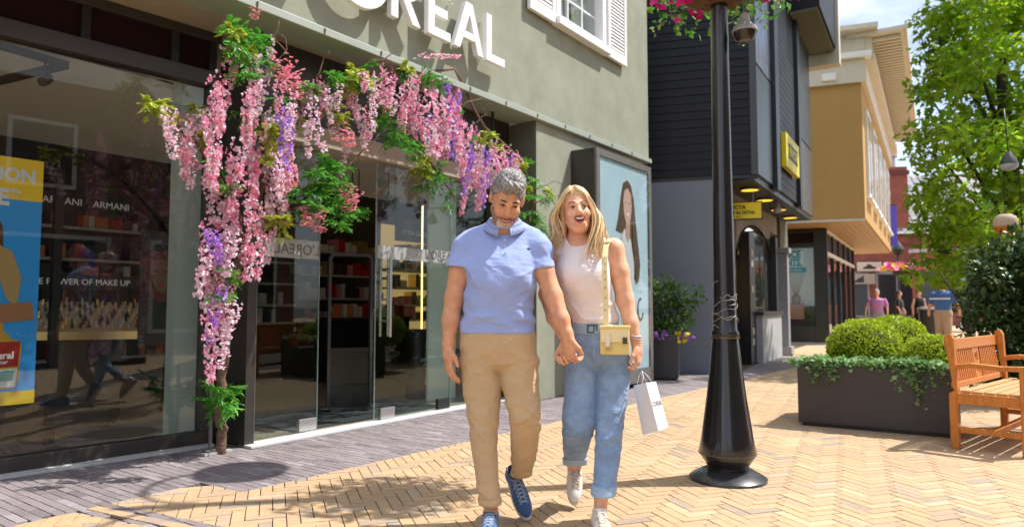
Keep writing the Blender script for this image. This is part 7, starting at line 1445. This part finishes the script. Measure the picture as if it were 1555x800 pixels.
# ---------------------------------------------------------------- shoppers in the distance
def shopper(label, px, top, Y, Ht, top_c, leg_c, hair_c, sk='skin_w', yaw=0, wide=1.0, arms=((-.28, .05, .85), (.28, .05, .85)), sleeve=True, extra=None, bag=None):
    c = D(px, 470, Y); t = thing('person', label, 'person', (c[0], c[1], 0), yaw, None); k = Ht / 1.75; F = Field((-.5, -.35, -.02), (.5, .4, 1.9), .014); w = wide
    sec = lambda rows: [np.array(v) for v in zip(*[(z * k, x, y_, rx * w, ry * w) for z, x, y_, rx, ry in rows])]
    to_ = sec([(.88, 0, 0, .16, .11), (1.05, 0, 0, .145, .10), (1.25, 0, 0, .175, .12), (1.38, 0, 0, .19, .105), (1.46, 0, .01, .10, .06)]); lg = [sec([(.04, s * .10, s * .08, .05, .05), (.45, s * .10, 0, .062, .07), (.9, s * .085, 0, .085, .10)]) for s in (-1, 1)]
    def arm(F_, r, z1=None):
        for s, (ax, ay, az) in zip((-1, 1), arms): F_.chain([(s * .19 * w, 0, 1.38 * k), ((s * .19 * w + ax) / 2 + s * .03, ay * .3 + .02, (1.38 * k + az) / 2 - .03), (ax, ay, az)] if z1 is None else [(s * .19 * w, 0, 1.38 * k), (s * .19 * w + (ax - s * .19 * w) * .42 + s * .02, ay * .15, 1.38 * k + (az - 1.38 * k) * .42)], [r, r * .85, r * .65] if z1 is None else [r, r], .03)
    F.loft([v if i != 3 and i != 4 else v - .012 for i, v in enumerate(to_)]); [F.loft(l_) for l_ in lg]; arm(F, .045); F.chain([(0, .01, 1.42 * k), (0, 0, 1.55 * k)], [.06, .055], .03); F.ell((0, .0, 1.635 * k), (.076, .095, .115), None, .02); F.ell((0, -.09, 1.62 * k), (.014, .02, .02), None, .02)
    for s, (ax, ay, az) in zip((-1, 1), arms): F.ell((ax, ay, az - .06), (.03, .04, .08), None, .02)
    for s in (-1, 1): F.ell((s * .10, s * .08 - .06, .045), (.045, .12, .045), None, .02)
    F.build('body', M[sk], t, (0, 0, 0))
    F = Field((-.5, -.35, .7), (.5, .4, 1.6), .014); F.loft(to_, off=.012)
    if sleeve: arm(F, .068, 1)
    F.build('top', cloth('shopper_top', top_c, fold=.6), t, (0, 0, 0)); F = Field((-.4, -.4, .1), (.4, .4, 1.1), .014); [F.loft(l_, off=.02) for l_ in lg]; F.loft(sec([(.82, 0, 0, .17, .12), (.97, 0, 0, .155, .11)]), off=.012); F.build('trousers', cloth('shopper_trousers', leg_c), t, (0, 0, 0))
    F = Field((-.2, -.25, 1.2), (.2, .25, 1.95), .012); F.ell((0, .018, 1.665 * k), (.088, .108, .105)); F.keep(lambda X, Y, Z: (1.66 * k - 1.1 * (Y + .02)) - Z + 0 * X)
    if extra == 'long': F.ell((0, .07, 1.53 * k), (.09, .05, .16), None, .03)
    F.build('hair', mat('shopper_hair', hair_c, .7, var=.3, vscale=60), t, (0, 0, 0))
    if extra == 'stripe': MB().box(-.2 * w, .2 * w, -.138 * w, -.126 * w, 1.24 * k, 1.275 * k).build('stripe', M['white'], t); F = Field((-.4, -.3, 1.0), (.4, .3, 1.4), .014); F.loft(sec([(1.24, 0, 0, .175, .12), (1.275, 0, 0, .178, .12)]), off=.017); F.build('white_stripe', M['white'], t, (0, 0, 0))
    if bag: MB().box(-.20, .04, -.2, -.13, .86, 1.04).build('belt_bag', cloth('belt_bag', bag), t, bevel=.02)
    return t
shopper('grey-haired woman in a lilac T-shirt walking past the box balls', 1332, 440, 23, 1.64, (.50, .22, .46), (.3, .3, .32), (.45, .44, .42), yaw=-.5, wide=1.15, arms=((-.34, -.12, .92), (.30, -.05, .95)))
shopper('dark-haired woman in a black top looking away beside the brick shop', 1366, 447, 26, 1.66, (.02, .02, .022), (.05, .05, .06), (.07, .035, .02), yaw=.8, extra='long', arms=((-.3, -.1, .9), (.3, -.1, .9)))
shopper('young woman in a black vest with a pale blue belt bag', 1396, 446, 25, 1.68, (.018, .018, .02), (.02, .02, .022), (.11, .05, .025), yaw=.15, sleeve=False, bag=(.35, .45, .5), arms=((-.27, -.02, .9), (.28, .0, .9)))
shopper('man with cropped grey hair in a blue striped T-shirt standing by the shrub', 1432, 429, 18.5, 1.80, (.055, .135, .36), (.40, .28, .19), (.20, .17, .15), 'skin_m', yaw=-1.0, wide=1.25, extra='stripe', arms=((-.34, -.05, .95), (.36, .10, .95)))
